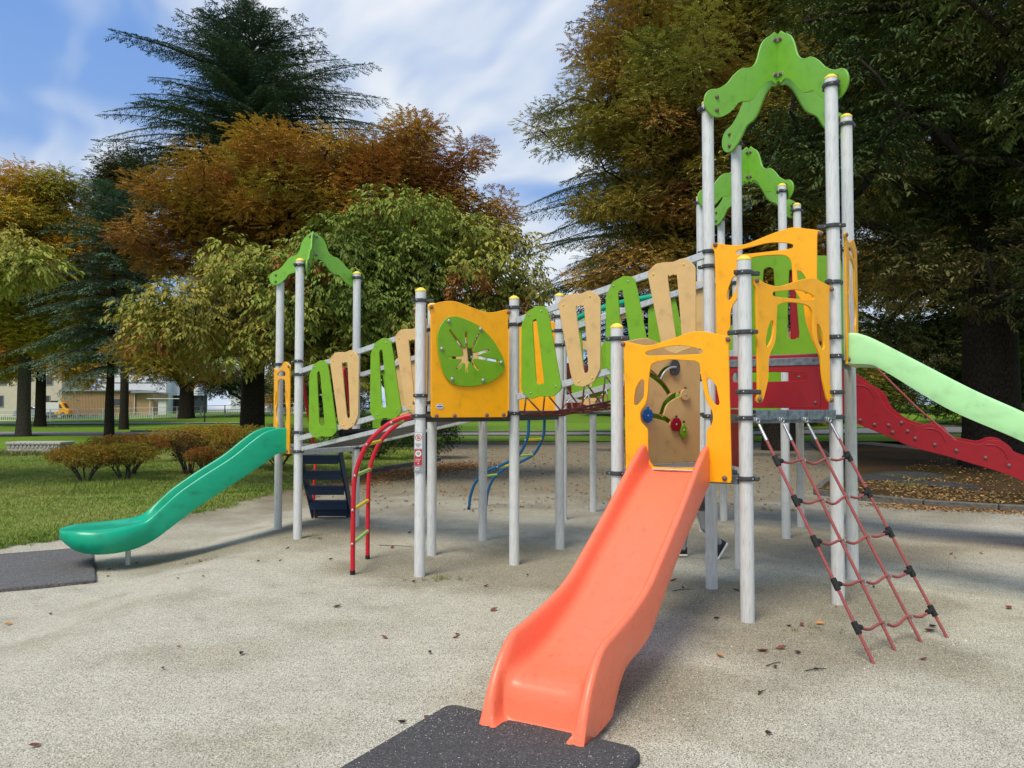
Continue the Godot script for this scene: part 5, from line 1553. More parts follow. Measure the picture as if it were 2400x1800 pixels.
# ---------------------------------------------------------------- the child running behind the slide
func build_person() -> void:
	# joints: position and radius, metres; origin on the ground under the hips
	var at := Vector3(1.93, 0.0, -8.0)
	var j := {
		"pelvis": [Vector3(0.03, 0.60, 0), 0.085], "belly": [Vector3(0.0, 0.72, 0), 0.082], "chest": [Vector3(-0.03, 0.86, 0), 0.092], "neck0": [Vector3(-0.05, 0.96, 0), 0.045], "neck": [Vector3(-0.06, 1.02, 0), 0.036],
		"hip_r": [Vector3(0.03, 0.58, 0.055), 0.068], "knee_r": [Vector3(0.075, 0.325, 0.06), 0.046], "ankle_r": [Vector3(0.235, 0.155, 0.06), 0.032],
		"hip_l": [Vector3(0.02, 0.58, -0.055), 0.068], "knee_l": [Vector3(-0.10, 0.36, -0.06), 0.046], "ankle_l": [Vector3(-0.13, 0.07, -0.06), 0.032],
		"sh_r": [Vector3(-0.03, 0.93, 0.12), 0.042], "el_r": [Vector3(-0.10, 0.76, 0.17), 0.032], "wr_r": [Vector3(-0.24, 0.80, 0.14), 0.023],
		"sh_l": [Vector3(-0.03, 0.93, -0.12), 0.042], "el_l": [Vector3(0.09, 0.80, -0.17), 0.032], "wr_l": [Vector3(0.05, 0.66, -0.18), 0.023],
		"head0": [Vector3(-0.075, 1.08, 0), 0.062], "head1": [Vector3(-0.07, 1.14, 0), 0.078], "nose0": [Vector3(-0.14, 1.10, 0), 0.012], "nose1": [Vector3(-0.155, 1.092, 0), 0.010],
		"ear0": [Vector3(-0.065, 1.105, 0.075), 0.016], "ear1": [Vector3(-0.065, 1.105, -0.075), 0.016]}
	var bones := [["pelvis", "belly"], ["belly", "chest"], ["chest", "neck0"], ["neck0", "neck"], ["neck", "head0"], ["head0", "head1"], ["nose0", "nose1"], ["head0", "ear0"], ["head0", "ear1"],
		["hip_r", "knee_r"], ["knee_r", "ankle_r"], ["hip_l", "knee_l"], ["knee_l", "ankle_l"], ["pelvis", "hip_r"], ["pelvis", "hip_l"],
		["chest", "sh_r"], ["sh_r", "el_r"], ["el_r", "wr_r"], ["chest", "sh_l"], ["sh_l", "el_l"], ["el_l", "wr_l"]]
	var caps := []
	for b in bones: caps.append([j[b[0]][0], j[b[1]][0], float(j[b[0]][1]), float(j[b[1]][1])])
	for side in ["r", "l"]: # hands: palm, four fingers and a thumb, half closed
		var w: Vector3 = j["wr_" + side][0]
		var dirh: Vector3 = (w - j["el_" + side][0]).normalized()
		var acr := dirh.cross(Vector3(0, 0, 1)).normalized()
		var palm := w + dirh * 0.035
		caps.append([w, palm, 0.020, 0.019])
		for f in 4:
			var root := palm + acr * (0.014 * (f - 1.5)) + dirh * 0.012
			var k1 := root + dirh * (0.020 + 0.004 * (1.5 - absf(f - 1.5)))
			var k2 := k1 + (dirh * 0.4 + Vector3(0, -0.6, 0.0) + Vector3(0, 0, 0.2 if side == "l" else -0.2)).normalized() * 0.018
			caps.append([root, k1, 0.0085, 0.008]); caps.append([k1, k2, 0.008, 0.007])
		caps.append([palm - acr * 0.016, palm - acr * 0.034 + dirh * 0.012, 0.009, 0.008])
	var cell := 0.0135
	var lo := Vector3(-0.34, 0.0, -0.26)
	var dims := Vector3i(48, 94, 38)
	var field := {}
	var nx := dims.x
	var ny := dims.y
	var nz := dims.z
	var val := PackedFloat32Array()
	val.resize(nx * ny * nz)
	val.fill(1.0)
	for c in caps: # visit only the cells near each bone
		var a: Vector3 = c[0]
		var b: Vector3 = c[1]
		var r: float = maxf(c[2], c[3]) + 0.05
		var mn := (a.min(b) - Vector3(r, r, r) - lo) / cell
		var mx := (a.max(b) + Vector3(r, r, r) - lo) / cell
		var ab := b - a
		var l2 := maxf(ab.length_squared(), 1e-6)
		var soft := 0.02 if maxf(c[2], c[3]) > 0.022 else 0.004
		for z in range(maxi(0, int(mn.z)), mini(nz, int(mx.z) + 2)):
			for y in range(maxi(0, int(mn.y)), mini(ny, int(mx.y) + 2)):
				for x in range(maxi(0, int(mn.x)), mini(nx, int(mx.x) + 2)):
					var p := lo + Vector3(x, y, z) * cell
					var t := clampf((p - a).dot(ab) / l2, 0.0, 1.0)
					var dist := p.distance_to(a + ab * t) - lerpf(c[2], c[3], t)
					var id := (z * ny + y) * nx + x
					var o := val[id]
					var h := clampf(0.5 + 0.5 * (o - dist) / soft, 0.0, 1.0)
					val[id] = lerpf(o, dist, h) - soft * h * (1.0 - h)
	var mb := MB.new()
	var vid := {}
	for z in nz - 1:
		for y in ny - 1:
			for x in nx - 1:
				var id := (z * ny + y) * nx + x
				var cs := [val[id], val[id + 1], val[id + nx], val[id + nx + 1], val[id + nx * ny], val[id + nx * ny + 1], val[id + nx * ny + nx], val[id + nx * ny + nx + 1]]
				var neg := 0
				for q in cs: neg += int(q < 0.0)
				if neg == 0 or neg == 8: continue
				var acc := Vector3.ZERO
				var cnt := 0
				for e in [[0, 1], [2, 3], [4, 5], [6, 7], [0, 2], [1, 3], [4, 6], [5, 7], [0, 4], [1, 5], [2, 6], [3, 7]]:
					var f0: float = cs[e[0]]
					var f1: float = cs[e[1]]
					if (f0 < 0.0) != (f1 < 0.0):
						var t := f0 / (f0 - f1)
						acc += Vector3(e[0] & 1, (e[0] >> 1) & 1, e[0] >> 2).lerp(Vector3(e[1] & 1, (e[1] >> 1) & 1, e[1] >> 2), t)
						cnt += 1
				var g := Vector3(cs[1] + cs[3] + cs[5] + cs[7] - cs[0] - cs[2] - cs[4] - cs[6], cs[2] + cs[3] + cs[6] + cs[7] - cs[0] - cs[1] - cs[4] - cs[5], cs[4] + cs[5] + cs[6] + cs[7] - cs[0] - cs[1] - cs[2] - cs[3])
				var p := lo + (Vector3(x, y, z) + acc / cnt) * cell
				var col := Color(0.05, 0.05, 0.055) # dark top
				if p.y < 0.50: col = Color(0.26, 0.26, 0.275) # grey leggings
				if p.y > 0.985 or p.distance_to(j["wr_r"][0]) < 0.115 and p.x < -0.2 or p.distance_to(j["wr_l"][0]) < 0.11 and p.y < 0.665: col = Color(0.62, 0.40, 0.30)
				if p.y > 1.07 and p.x < -0.12 and p.y < 1.09: col = Color(0.50, 0.22, 0.19) # mouth
				if absf(p.y - 1.125) < 0.01 and p.x < -0.118 and absf(absf(p.z) - 0.03) < 0.014: col = Color(0.05, 0.04, 0.035) # eyes
				mb.col = col
				vid[id] = mb.vert(p, g.normalized())
	for id in vid:
		var x: int = id % nx
		var y: int = (id / nx) % ny
		var z: int = id / (nx * ny)
		for ax in 3: # one quad round each crossed edge that starts at this cell's low corner
			var step: int = [1, nx, nx * ny][ax]
			var s1: int = [nx, nx * ny, 1][ax]
			var s2: int = [nx * ny, 1, nx][ax]
			if (val[id] < 0.0) == (val[id + step] < 0.0): continue
			if not (vid.has(id - s1) and vid.has(id - s2) and vid.has(id - s1 - s2)): continue
			var q := [vid[id], vid[id - s1], vid[id - s1 - s2], vid[id - s2]]
			if val[id] < 0.0: q.reverse()
			mb.tri(q[0], q[1], q[2]); mb.tri(q[0], q[2], q[3])
	var root := thing("person", "child in dark top and grey leggings running behind the orange slide", "person", at)
	put("body", mb.mesh(true), M.skin_cloth, root)
	var hair := MB.new()
	var hp := []
	for k in 9:
		var a := -0.35 + (PI * 0.5 + 0.35) * k / 8.0
		hp.append([0.090 * cos(a), 0.096 * sin(a)])
	hair.lathe(hp, 24, Vector3(-0.055, 1.135, 0), Basis(Vector3.BACK, -0.42))
	put("hair", hair.mesh(), mat(Color(0.08, 0.065, 0.06), 0.6), root)
	for f in [[j["ankle_r"][0], Basis(Vector3.BACK, 1.0)], [j["ankle_l"][0], Basis()]]:
		var sh := MB.new()
		var bs: Basis = f[1]
		var o: Vector3 = f[0]
		var rs := []
		for k in 12: # shoe upper lofted from heel to toe
			var t := k / 11.0
			var ring := PackedVector3Array()
			var w := 0.036 * sqrt(maxf(0.03, 1.0 - pow(2.0 * t - 1.0, 4.0)))
			var hgt := lerpf(0.072, 0.028, smoothstep(0.35, 0.8, t)) * sqrt(maxf(0.05, 1.0 - pow(maxf(0.0, 2.0 * t - 1.0), 6.0)))
			for q in 12:
				var a := TAU * q / 12
				ring.append(o + bs * Vector3(0.045 - 0.20 * t, -0.045 + hgt * 0.5 + hgt * 0.5 * sin(a), w * cos(a)))
			rs.append(ring)
		var up := put("shoe", loft(rs), M.dark_metal, root)
		var so := MB.new()
		so.box(o + bs * Vector3(-0.055, -0.054, 0), Vector3(0.20, 0.022, 0.070), bs, 0.009)
		put("sole", so.mesh(), M.white, up)

# ---------------------------------------------------------------- background
func rubber_mat(m: Material, label: String, corner: Vector2, a: Vector2, b: Vector2, y: float, r: float) -> void: # corner, then along a and along b
	var la := a.length()
	var lb := b.length()
	var na := a.normalized()
	var nb := b.normalized()
	var pts := PackedVector2Array()
	for c in [[0, 0], [1, 0], [1, 1], [0, 1]]:
		for k in 5:
			var t := k / 4.0 * PI * 0.5
			var q := [Vector2(r - r * cos(t), r - r * sin(t)), Vector2(la - r + r * sin(t), r - r * cos(t)), Vector2(la - r + r * cos(t), lb - r + r * sin(t)), Vector2(r - r * sin(t), lb - r + r * cos(t))]
			var i := [[0, 0], [1, 0], [1, 1], [0, 1]].find(c)
			pts.append(q[i])
	var o := put("rubber_mat", cut_panel(pts, [], 0.09, 0.014), m, self, Transform3D(Basis(W(na), W(nb), W(na).cross(W(nb))), W(corner, y)))
	tag(o, label, "mat")

func box_part(root: Node3D, called: String, at: Vector3, size: Vector3, m: Material, ch := 0.0) -> MeshInstance3D:
	var mb := MB.new()
	mb.box(at, size, Basis(), ch)
	return put(called, mb.mesh(), m, root)

func window_on(root: Node3D, at: Vector3, w: float, h: float, panes: int) -> void: # on a wall that faces +z
	var fr := MB.new()
	for s in [-1.0, 1.0]:
		fr.box(at + Vector3(s * (w * 0.5 + 0.03), 0, 0.02), Vector3(0.06, h + 0.12, 0.08))
		fr.box(at + Vector3(0, s * (h * 0.5 + 0.03), 0.02), Vector3(w, 0.06, 0.08))
	for k in panes - 1: fr.box(at + Vector3(-w * 0.5 + w * (k + 1) / panes, 0, 0.02), Vector3(0.05, h, 0.06))
	var f := put("window", fr.mesh(), M.plate, root)
	for k in panes:
		var pm := MB.new()
		pm.box(at + Vector3(-w * 0.5 + w * (k + 0.5) / panes, 0, 0.0), Vector3(w / panes - 0.05, h, 0.02))
		put("pane", pm.mesh(), M.glass, f)

func build_background() -> void:
	rubber_mat(M.mat_rubber, "dark grey rubber mat under the foot of the orange slide", Vector2(-0.32, 3.95), U * 1.05, -V * 1.6, 0.005, 0.07)
	var ea: Vector2 = (P.A2 - P.A1) / L
	var na := Vector2(ea.y, -ea.x)
	rubber_mat(M.mat_dusty, "grey weathered rubber mat at the end of the teal slide", Vector2(-4.22, 7.78), na * 3.0, -ea * 2.1, -0.215, 0.03)
	# stone bench block on the lawn
	var bn := thing("stone_bench", "low pale stone block with a grooved side on the lawn", "bench", Vector3(-15.85, -0.02, -25.3))
	box_part(bn, "slab", Vector3(0, 0.44, -0.3), Vector3(1.85, 0.09, 0.85), M.stone, 0.015)
	box_part(bn, "base", Vector3(0, 0.19, -0.3), Vector3(1.74, 0.42, 0.76), M.stone, 0.01)
	for k in 13: box_part(bn, "rib", Vector3(-0.78 + 0.13 * k, 0.34, 0.088), Vector3(0.07, 0.10, 0.03), M.stone, 0.008)
	# dark flat rocks in the tree bed
	for q in [[Vector2(7.55, 15.9), 0.75, 0.5, 0.12, "broad flat dark rock in the tree bed beside the grass tuft"], [Vector2(8.15, 14.7), 0.85, 0.42, 0.10, "dark elongated rock lying nearest the tree bed kerb"], [Vector2(8.6, 16.6), 0.9, 0.5, 0.13, "dark rock behind the other rocks of the tree bed"]]:
		rock(q[0], q[1], q[2], q[3], q[4])
	# fence along the far drive
	var line := [Vector2(-78, 82.0), Vector2(-62, 82.5), Vector2(-48, 84.0), Vector2(-36, 88.0), Vector2(-24, 93.0)]
	fence_run("white_fence", "white steel railing fence in front of the tan shed", line, true)
	fence_run("white_fence", "white post-and-wire fence on the rise beside the dark park lamp", [Vector2(-22.6, 93.5), Vector2(-12, 95.0), Vector2(2, 96.0), Vector2(24, 97.0)], false)
	# tan shed and white house
	var sh := thing("shed", "long tan corrugated shed with a flat canopy behind the white fence", "shed", Vector3(-54.0, 0.75, -104.0))
	box_part(sh, "wall", Vector3(-1.2, 1.6, 0), Vector3(9.8, 3.2, 5.0), M.wall_tan)
	for k in 48: box_part(sh, "corrugation", Vector3(-6.0 + 0.2 * k, 1.55, 2.53), Vector3(0.09, 3.1, 0.06), M.wall_tan)
	box_part(sh, "annexe", Vector3(4.9, 1.45, 0.2), Vector3(2.4, 2.9, 4.4), M.wall_tan)
	box_part(sh, "roof", Vector3(-1.2, 3.3, 0.1), Vector3(10.3, 0.18, 5.6), M.plate)
	box_part(sh, "roof", Vector3(4.9, 3.02, 0.5), Vector3(2.9, 0.14, 5.4), M.plate)
	for k in 12: box_part(sh, "roof_rib", Vector3(3.6 + 0.24 * k, 3.11, 3.0), Vector3(0.10, 0.07, 0.5), M.white)
	window_on(sh, Vector3(0.9, 1.75, 2.57), 1.7, 0.85, 2)
	box_part(sh, "downpipe", Vector3(3.66, 1.5, 2.62), Vector3(0.09, 3.0, 0.09), M.white)
	var ho := thing("house", "white two-storey house with dark windows above the tan shed", "house", Vector3(-55.0, 0.9, -114.0))
	box_part(ho, "wall", Vector3(0, 4.0, 0), Vector3(9.5, 8.0, 7.0), M.wall_white)
	box_part(ho, "wing_wall", Vector3(6.6, 4.8, -1.0), Vector3(3.8, 4.2, 5.0), M.wall_white)
	box_part(ho, "carport", Vector3(6.4, 1.4, -1.0), Vector3(3.2, 2.6, 4.6), M.dark_metal)
	box_part(ho, "band", Vector3(0, 4.55, 3.53), Vector3(9.56, 0.14, 0.08), M.plate)
	box_part(ho, "corner_pipe", Vector3(4.8, 4.0, 3.56), Vector3(0.1, 8.0, 0.1), M.plate)
	window_on(ho, Vector3(0.6, 6.6, 3.54), 3.0, 1.5, 2)
	window_on(ho, Vector3(-3.2, 6.6, 3.54), 1.6, 1.3, 2)
	var rf := MB.new()
	for s in [-1.0, 1.0]:
		rf.quad(Vector3(-5.2, 8.0, s * 4.0), Vector3(5.2, 8.0, s * 4.0), Vector3(5.2, 10.0, 0), Vector3(-5.2, 10.0, 0))
		rf.flat(Vector3(s * 4.75, 8.0, -3.9), Vector3(s * 4.75, 8.0, 3.9), Vector3(s * 4.75, 9.95, 0))
	put("roof", rf.mesh(), M.rock, ho)
	var h2 := thing("house", "beige flat-roofed building behind the parked cars", "house", Vector3(-71.0, 0.4, -112.0))
	box_part(h2, "wall", Vector3(0, 3.6, 0), Vector3(14.0, 7.2, 8.0), M.wall_beige)
	box_part(h2, "roof", Vector3(0, 7.35, 0), Vector3(14.6, 0.3, 8.6), M.plate)
	for k in 4:
		window_on(h2, Vector3(-5.0 + 3.3 * k, 2.3, 4.03), 0.9, 1.5, 1)
		window_on(h2, Vector3(-5.0 + 3.3 * k, 5.3, 4.03), 1.6, 1.3, 2)
	box_part(h2, "door", Vector3(6.0, 1.2, 4.04), Vector3(1.0, 2.3, 0.06), M.dark_metal)
	var h3 := thing("house", "long low white building behind the post-and-wire fence", "house", Vector3(-35.0, 1.2, -118.0))
	box_part(h3, "wall", Vector3(0, 1.7, 0), Vector3(15.0, 3.4, 6.0), M.wall_white)
	box_part(h3, "roof", Vector3(0, 3.5, 0), Vector3(15.6, 0.25, 6.8), M.plate)
	for k in 4: window_on(h3, Vector3(-5.2 + 3.5 * k, 1.9, 3.03), 1.5, 1.0, 2)
	var un := thing("utility_box", "small white utility cabinet with a thin canopy beside the shed", "cabinet", Vector3(-46.3, 0.8, -101.0))
	box_part(un, "cabinet", Vector3(0, 0.95, 0), Vector3(1.1, 1.9, 0.7), M.white, 0.03)
	box_part(un, "canopy", Vector3(0.6, 2.15, 0), Vector3(5.0, 0.08, 1.4), M.white)
	for s in [-1.0, 1.0]: box_part(un, "canopy_post", Vector3(0.6 + 2.2 * s, 1.05, 0.4), Vector3(0.07, 2.1, 0.07), M.white)
	var sg := thing("notice_board", "plain white notice board beside the drive", "sign", Vector3(-55.3, 0.35, -91.0))
	box_part(sg, "panel", Vector3(0, 1.45, 0), Vector3(2.2, 1.1, 0.08), M.white)
	for s in [-1.0, 1.0]: box_part(sg, "leg", Vector3(0.9 * s, 0.5, -0.04), Vector3(0.08, 1.0, 0.08), M.plate)
	car("parked_car", "silver hatchback parked behind the white fence", Vector3(-60.0, 0.45, -95.5), M.car_silver, 0.0, 1.0)
	car("parked_car", "yellow van parked beyond the silver hatchback", Vector3(-60.8, 0.5, -101.5), M.car_yellow, 0.0, 1.3)
	car("parked_car", "blue car parked beside the tan shed", Vector3(-58.2, 0.55, -104.5), M.car_blue, -0.9, 1.0)
	# lamps and bollards
	bollard("bollard_light", "dark bollard light seen above the dark red ramp", Vector2(17.4, 32.5), 0.95)
	bollard("bollard_light", "distant dark bollard light on the right back lawn", Vector2(33.7, 62.0), 0.95)
	lamp_post("street_lamp", "thin black park lamp beside the post-and-wire fence", Vector2(-31.5, 78.0), 5.0, false)
	lamp_post("street_lamp", "tall park lamp with a grey oval head among the right trees", Vector2(9.62, 22.3), 8.0, true)

func rock(p: Vector2, rx: float, rz: float, h: float, label: String) -> void:
	var mb := MB.new()
	var rings := 7
	var seg := 22
	var nz := FastNoiseLite.new()
	nz.seed = int(p.x * 100.0); nz.frequency = 1.6
	for j in rings:
		var t := float(j) / (rings - 1)
		for i in seg:
			var a := TAU * i / seg
			var w := cos(t * PI * 0.5)
			var k := 1.0 + 0.28 * nz.get_noise_2d(cos(a) * 1.5, sin(a) * 1.5) + 0.10 * nz.get_noise_3d(cos(a) * 4, sin(a) * 4, t * 3)
			var q := Vector3(cos(a) * rx * w * k, -0.05 + (h + 0.05) * pow(sin(t * PI * 0.5), 0.7) + 0.03 * nz.get_noise_2d(cos(a) * 3 * w, sin(a) * 3 * w), sin(a) * rz * w * k)
			mb.vert(q, Vector3(cos(a) * w, 0.4 + t, sin(a) * w).normalized())
	for j in rings - 1:
		for i in seg:
			var a := j * seg + i
			var b := j * seg + (i + 1) % seg
			mb.tri(a, b, a + seg); mb.tri(b, b + seg, a + seg)
	var o := put("rock", mb.mesh(), M.rock, self, Transform3D(Basis(Vector3.UP, -0.5 + 0.2 * sin(p.x * 9.0)), W(p, 0.06)))
	tag(o, label, "rock")

func fence_run(called: String, label: String, line: Array, bars: bool) -> void:
	var root := thing(called, label, "fence", W(line[0]))
	for k in line.size() - 1:
		var a: Vector2 = line[k]
		var b: Vector2 = line[k + 1]
		var n := maxi(1, roundi(a.distance_to(b) / 2.6))
		for q in n:
			var p := a.lerp(b, float(q) / n)
			var r := a.lerp(b, float(q + 1) / n)
			var py := th(p.x, p.y)
			var ry := th(r.x, r.y)
			beam(root, "post", W(p, py - 0.1), W(p, py + 1.28) + Vector3(0.001, 0, 0), 0.09, 0.09, M.fence_white)
			beam(root, "rail", W(p, py + 1.24), W(r, ry + 1.24), 0.06, 0.05, M.fence_white)
			beam(root, "rail", W(p, py + 0.72 if bars else py + 0.42), W(r, ry + 0.72 if bars else ry + 0.42), 0.06, 0.05, M.fence_white)
			beam(root, "rail", W(p, py + 0.08), W(r, ry + 0.08), 0.06, 0.05, M.fence_white)
			var mb := MB.new()
			var top := 0.70 if bars else 0.40
			for c in 14:
				var t := (c + 0.5) / 14.0
				var z := p.lerp(r, t)
				mb.box(W(z, lerpf(py, ry, t) + (0.08 + top) * 0.5) - root.position, Vector3(0.05, top - 0.06, 0.04))
			put("bars", mb.mesh(), M.fence_white, root).set_meta("kind", "stuff")
			for c in 3:
				var y := 0.84 + 0.12 * c if bars else 0.56 + 0.19 * c
				beam(root, "wire", W(p, py + y), W(r, ry + y), 0.014, 0.014, M.plate, 0.0)

func car(called: String, label: String, at: Vector3, m: Material, turn: float, tall: float) -> void:
	var root := thing(called, label, "car", at)
	root.rotation.y = turn
	var side := vv([-2.1, 0.30, -2.15, 0.62, -2.0, 0.92, -1.75, 1.05, -1.25, 1.42, -0.6, 1.50, 0.2, 1.48, 0.75, 1.30, 1.15, 1.02, 1.75, 0.88, 2.08, 0.72, 2.12, 0.36, 1.9, 0.26, 0.0, 0.24, -1.9, 0.26])
	if tall > 1.1: side = vv([-2.1, 0.30, -2.15, 0.7, -2.12, 1.5, -2.0, 1.88, -1.7, 1.95, 0.9, 1.95, 1.25, 1.82, 1.65, 1.18, 2.05, 1.0, 2.12, 0.4, 1.9, 0.26, 0.0, 0.24, -1.9, 0.26])
	var body := put("body", cut_panel(curve(side, 3), [], 1.68, 0.12), m, root)
	var gl := vv([-1.35, 1.02, -1.1, 1.33, -0.55, 1.41, -0.3, 1.41, -0.3, 1.0]) if tall < 1.1 else vv([-1.8, 1.2, -1.8, 1.75, -0.4, 1.75, -0.4, 1.2])
	var g2 := vv([-0.22, 1.0, -0.22, 1.41, 0.2, 1.40, 0.62, 1.24, 0.92, 1.0]) if tall < 1.1 else vv([-0.3, 1.2, -0.3, 1.75, 0.95, 1.75, 1.3, 1.2])
	for g in [gl, g2]: put("side_window", cut_panel(PackedVector2Array(g), [], 1.70, 0.01), M.glass, root)
	var ws := MB.new()
	if tall < 1.1: ws.quad(Vector3(1.10, 1.06, 0.70), Vector3(1.10, 1.06, -0.70), Vector3(0.62, 1.375, -0.62), Vector3(0.62, 1.375, 0.62))
	else: ws.quad(Vector3(1.66, 1.22, 0.72), Vector3(1.66, 1.22, -0.72), Vector3(1.31, 1.80, -0.66), Vector3(1.31, 1.80, 0.66))
	for q in ws.v.size(): ws.v[q] += Vector3(0.03, 0.03, 0)
	put("windscreen", ws.mesh(), M.glass, root)
	for x in [-1.3, 1.32]:
		for z in [-0.78, 0.78]:
			var wl := MB.new()
			wl.lathe([[0.001, -0.1], [0.30, -0.1], [0.325, -0.06], [0.325, 0.06], [0.30, 0.1], [0.001, 0.1]], 24, Vector3(x, 0.32, z), Basis(Vector3.RIGHT, PI / 2))
			var w := put("wheel", wl.mesh(), M.tyre, root)
			var rm := MB.new()
			rm.lathe([[0.001, -0.108], [0.20, -0.108], [0.21, -0.1], [0.21, 0.1], [0.20, 0.108], [0.001, 0.108]], 20, Vector3(x, 0.32, z), Basis(Vector3.RIGHT, PI / 2))
			put("rim", rm.mesh(), M.plate, w)
	for z in [-0.6, 0.6]: box_part(root, "headlight", Vector3(2.05, 0.70, z), Vector3(0.12, 0.12, 0.3), M.white, 0.03)
	for z in [-0.86, 0.86]: box_part(root, "mirror", Vector3(0.72, 1.05, z), Vector3(0.10, 0.12, 0.16), m, 0.03)

func bollard(called: String, label: String, p: Vector2, h: float) -> void:
	var root := thing(called, label, "bollard", W(p, th(p.x, p.y)))
	var mb := MB.new()
	mb.lathe([[0.10, -0.1], [0.10, h * 0.7], [0.095, h * 0.71]], 18)
	put("column", mb.mesh(), M.dark_metal, root)
	var le := MB.new()
	le.lathe([[0.075, h * 0.70], [0.075, h * 0.86]], 18)
	put("lens", le.mesh(), M.plate, root)
	for k in 4:
		var a := TAU * k / 4 + 0.4
		box_part(root, "lens_bar", Vector3(0.088 * cos(a), h * 0.78, 0.088 * sin(a)), Vector3(0.02, h * 0.17, 0.02), M.dark_metal)
	var tp := MB.new()
	tp.lathe([[0.10, h * 0.86], [0.104, h * 0.88], [0.10, h * 0.98], [0.08, h], [0.001, h * 1.01]], 18)
	put("top", tp.mesh(), M.dark_metal, root)

func lamp_post(called: String, label: String, p: Vector2, h: float, oval: bool) -> void:
	var root := thing(called, label, "street lamp", W(p, 0.05 if oval else th(p.x, p.y)))
	var mb := MB.new()
	mb.tube(PackedVector3Array([Vector3(0, -0.2, 0), Vector3(0, h * 0.5, 0), Vector3(0, h, 0)]), PackedFloat32Array([0.075, 0.06, 0.045]), 14)
	put("pole", mb.mesh(), M.dark_metal, root)
	var hd := MB.new()
	if oval: hd.lathe([[0.001, -0.06], [0.22, -0.045], [0.32, 0.0], [0.22, 0.06], [0.001, 0.09]], 24, Vector3(-0.05, h + 0.05, 0), Basis(Vector3.RIGHT, 0.9))
	else: hd.lathe([[0.05, -0.02], [0.16, 0.05], [0.2, 0.3], [0.1, 0.38], [0.001, 0.42]], 20, Vector3(0, h, 0))
	put("lamp_head", hd.mesh(), M.plate if oval else M.dark_metal, root)

# ---------------------------------------------------------------- trees
func leaf_into(mb: MB, o: Vector3, dir: Vector3, nrm: Vector3, len: float, wid: float, four: bool, bend := 0.15) -> void: # a folded leaf blade
	var side := dir.cross(nrm).normalized()
	var n := side.cross(dir).normalized()
	var m := o + dir * len * 0.45
	var t := o + dir * len - n * len * bend
	var l := m + side * wid * 0.5 + n * wid * 0.16
	var r := m - side * wid * 0.5 + n * wid * 0.16
	if four:
		mb.flat(o, m, l); mb.flat(l, m, t); mb.flat(o, r, m); mb.flat(m, r, t)
	else:
		mb.flat(o, t, l); mb.flat(o, r, t)

func clump_mesh(r: float, flat: float, twigs: int, per: int, span: float, len: float, wid: float, droop: float, seed_: int, four := false, shades := 0.35) -> ArrayMesh: # a bough: many short twigs with alternate leaves
	var g := RandomNumberGenerator.new()
	g.seed = seed_
	var mb := MB.new()
	for q in twigs:
		var d := Vector3(g.randfn(), g.randfn(), g.randfn()).normalized()
		var p := d * Vector3(1, flat, 1) * r * pow(g.randf(), 0.40)
		var dir := (Vector3(d.x, d.y * 0.4, d.z) + Vector3(g.randfn(), g.randfn() * 0.45, g.randfn()) * 0.55 + Vector3.DOWN * droop * 0.5).normalized()
		var side := dir.cross(Vector3(g.randf_range(-0.3, 0.3), 1, g.randf_range(-0.3, 0.3))).normalized()
		var tone := 1.5 - shades * 1.5 * g.randf()
		mb.col = Color(0.35, 0.27, 0.20)
		var e := p + dir * span
		mb.flat(p - side * 0.004, p + side * 0.004, e)
		for k in per:
			var t := (k + 0.6) / per
			var sg := 1.0 if k % 2 == 0 else -1.0
			var ld := (dir * g.randf_range(0.4, 0.9) + side * sg * g.randf_range(0.5, 1.0) + Vector3.DOWN * (droop + g.randf_range(-0.3, 0.3))).normalized()
			var s := g.randf_range(0.7, 1.2)
			var v := tone * (1.0 - 0.25 * g.randf())
			mb.col = Color(v * g.randf_range(0.82, 1.05), v * g.randf_range(0.85, 1.05), v * 0.95)
			leaf_into(mb, p + dir * span * t + Vector3.DOWN * droop * span * t * t * 0.4, ld, Vector3(g.randf_range(-0.5, 0.5), 1, g.randf_range(-0.5, 0.5)).normalized(), len * s, wid * s, four)
	return mb.mesh(true)

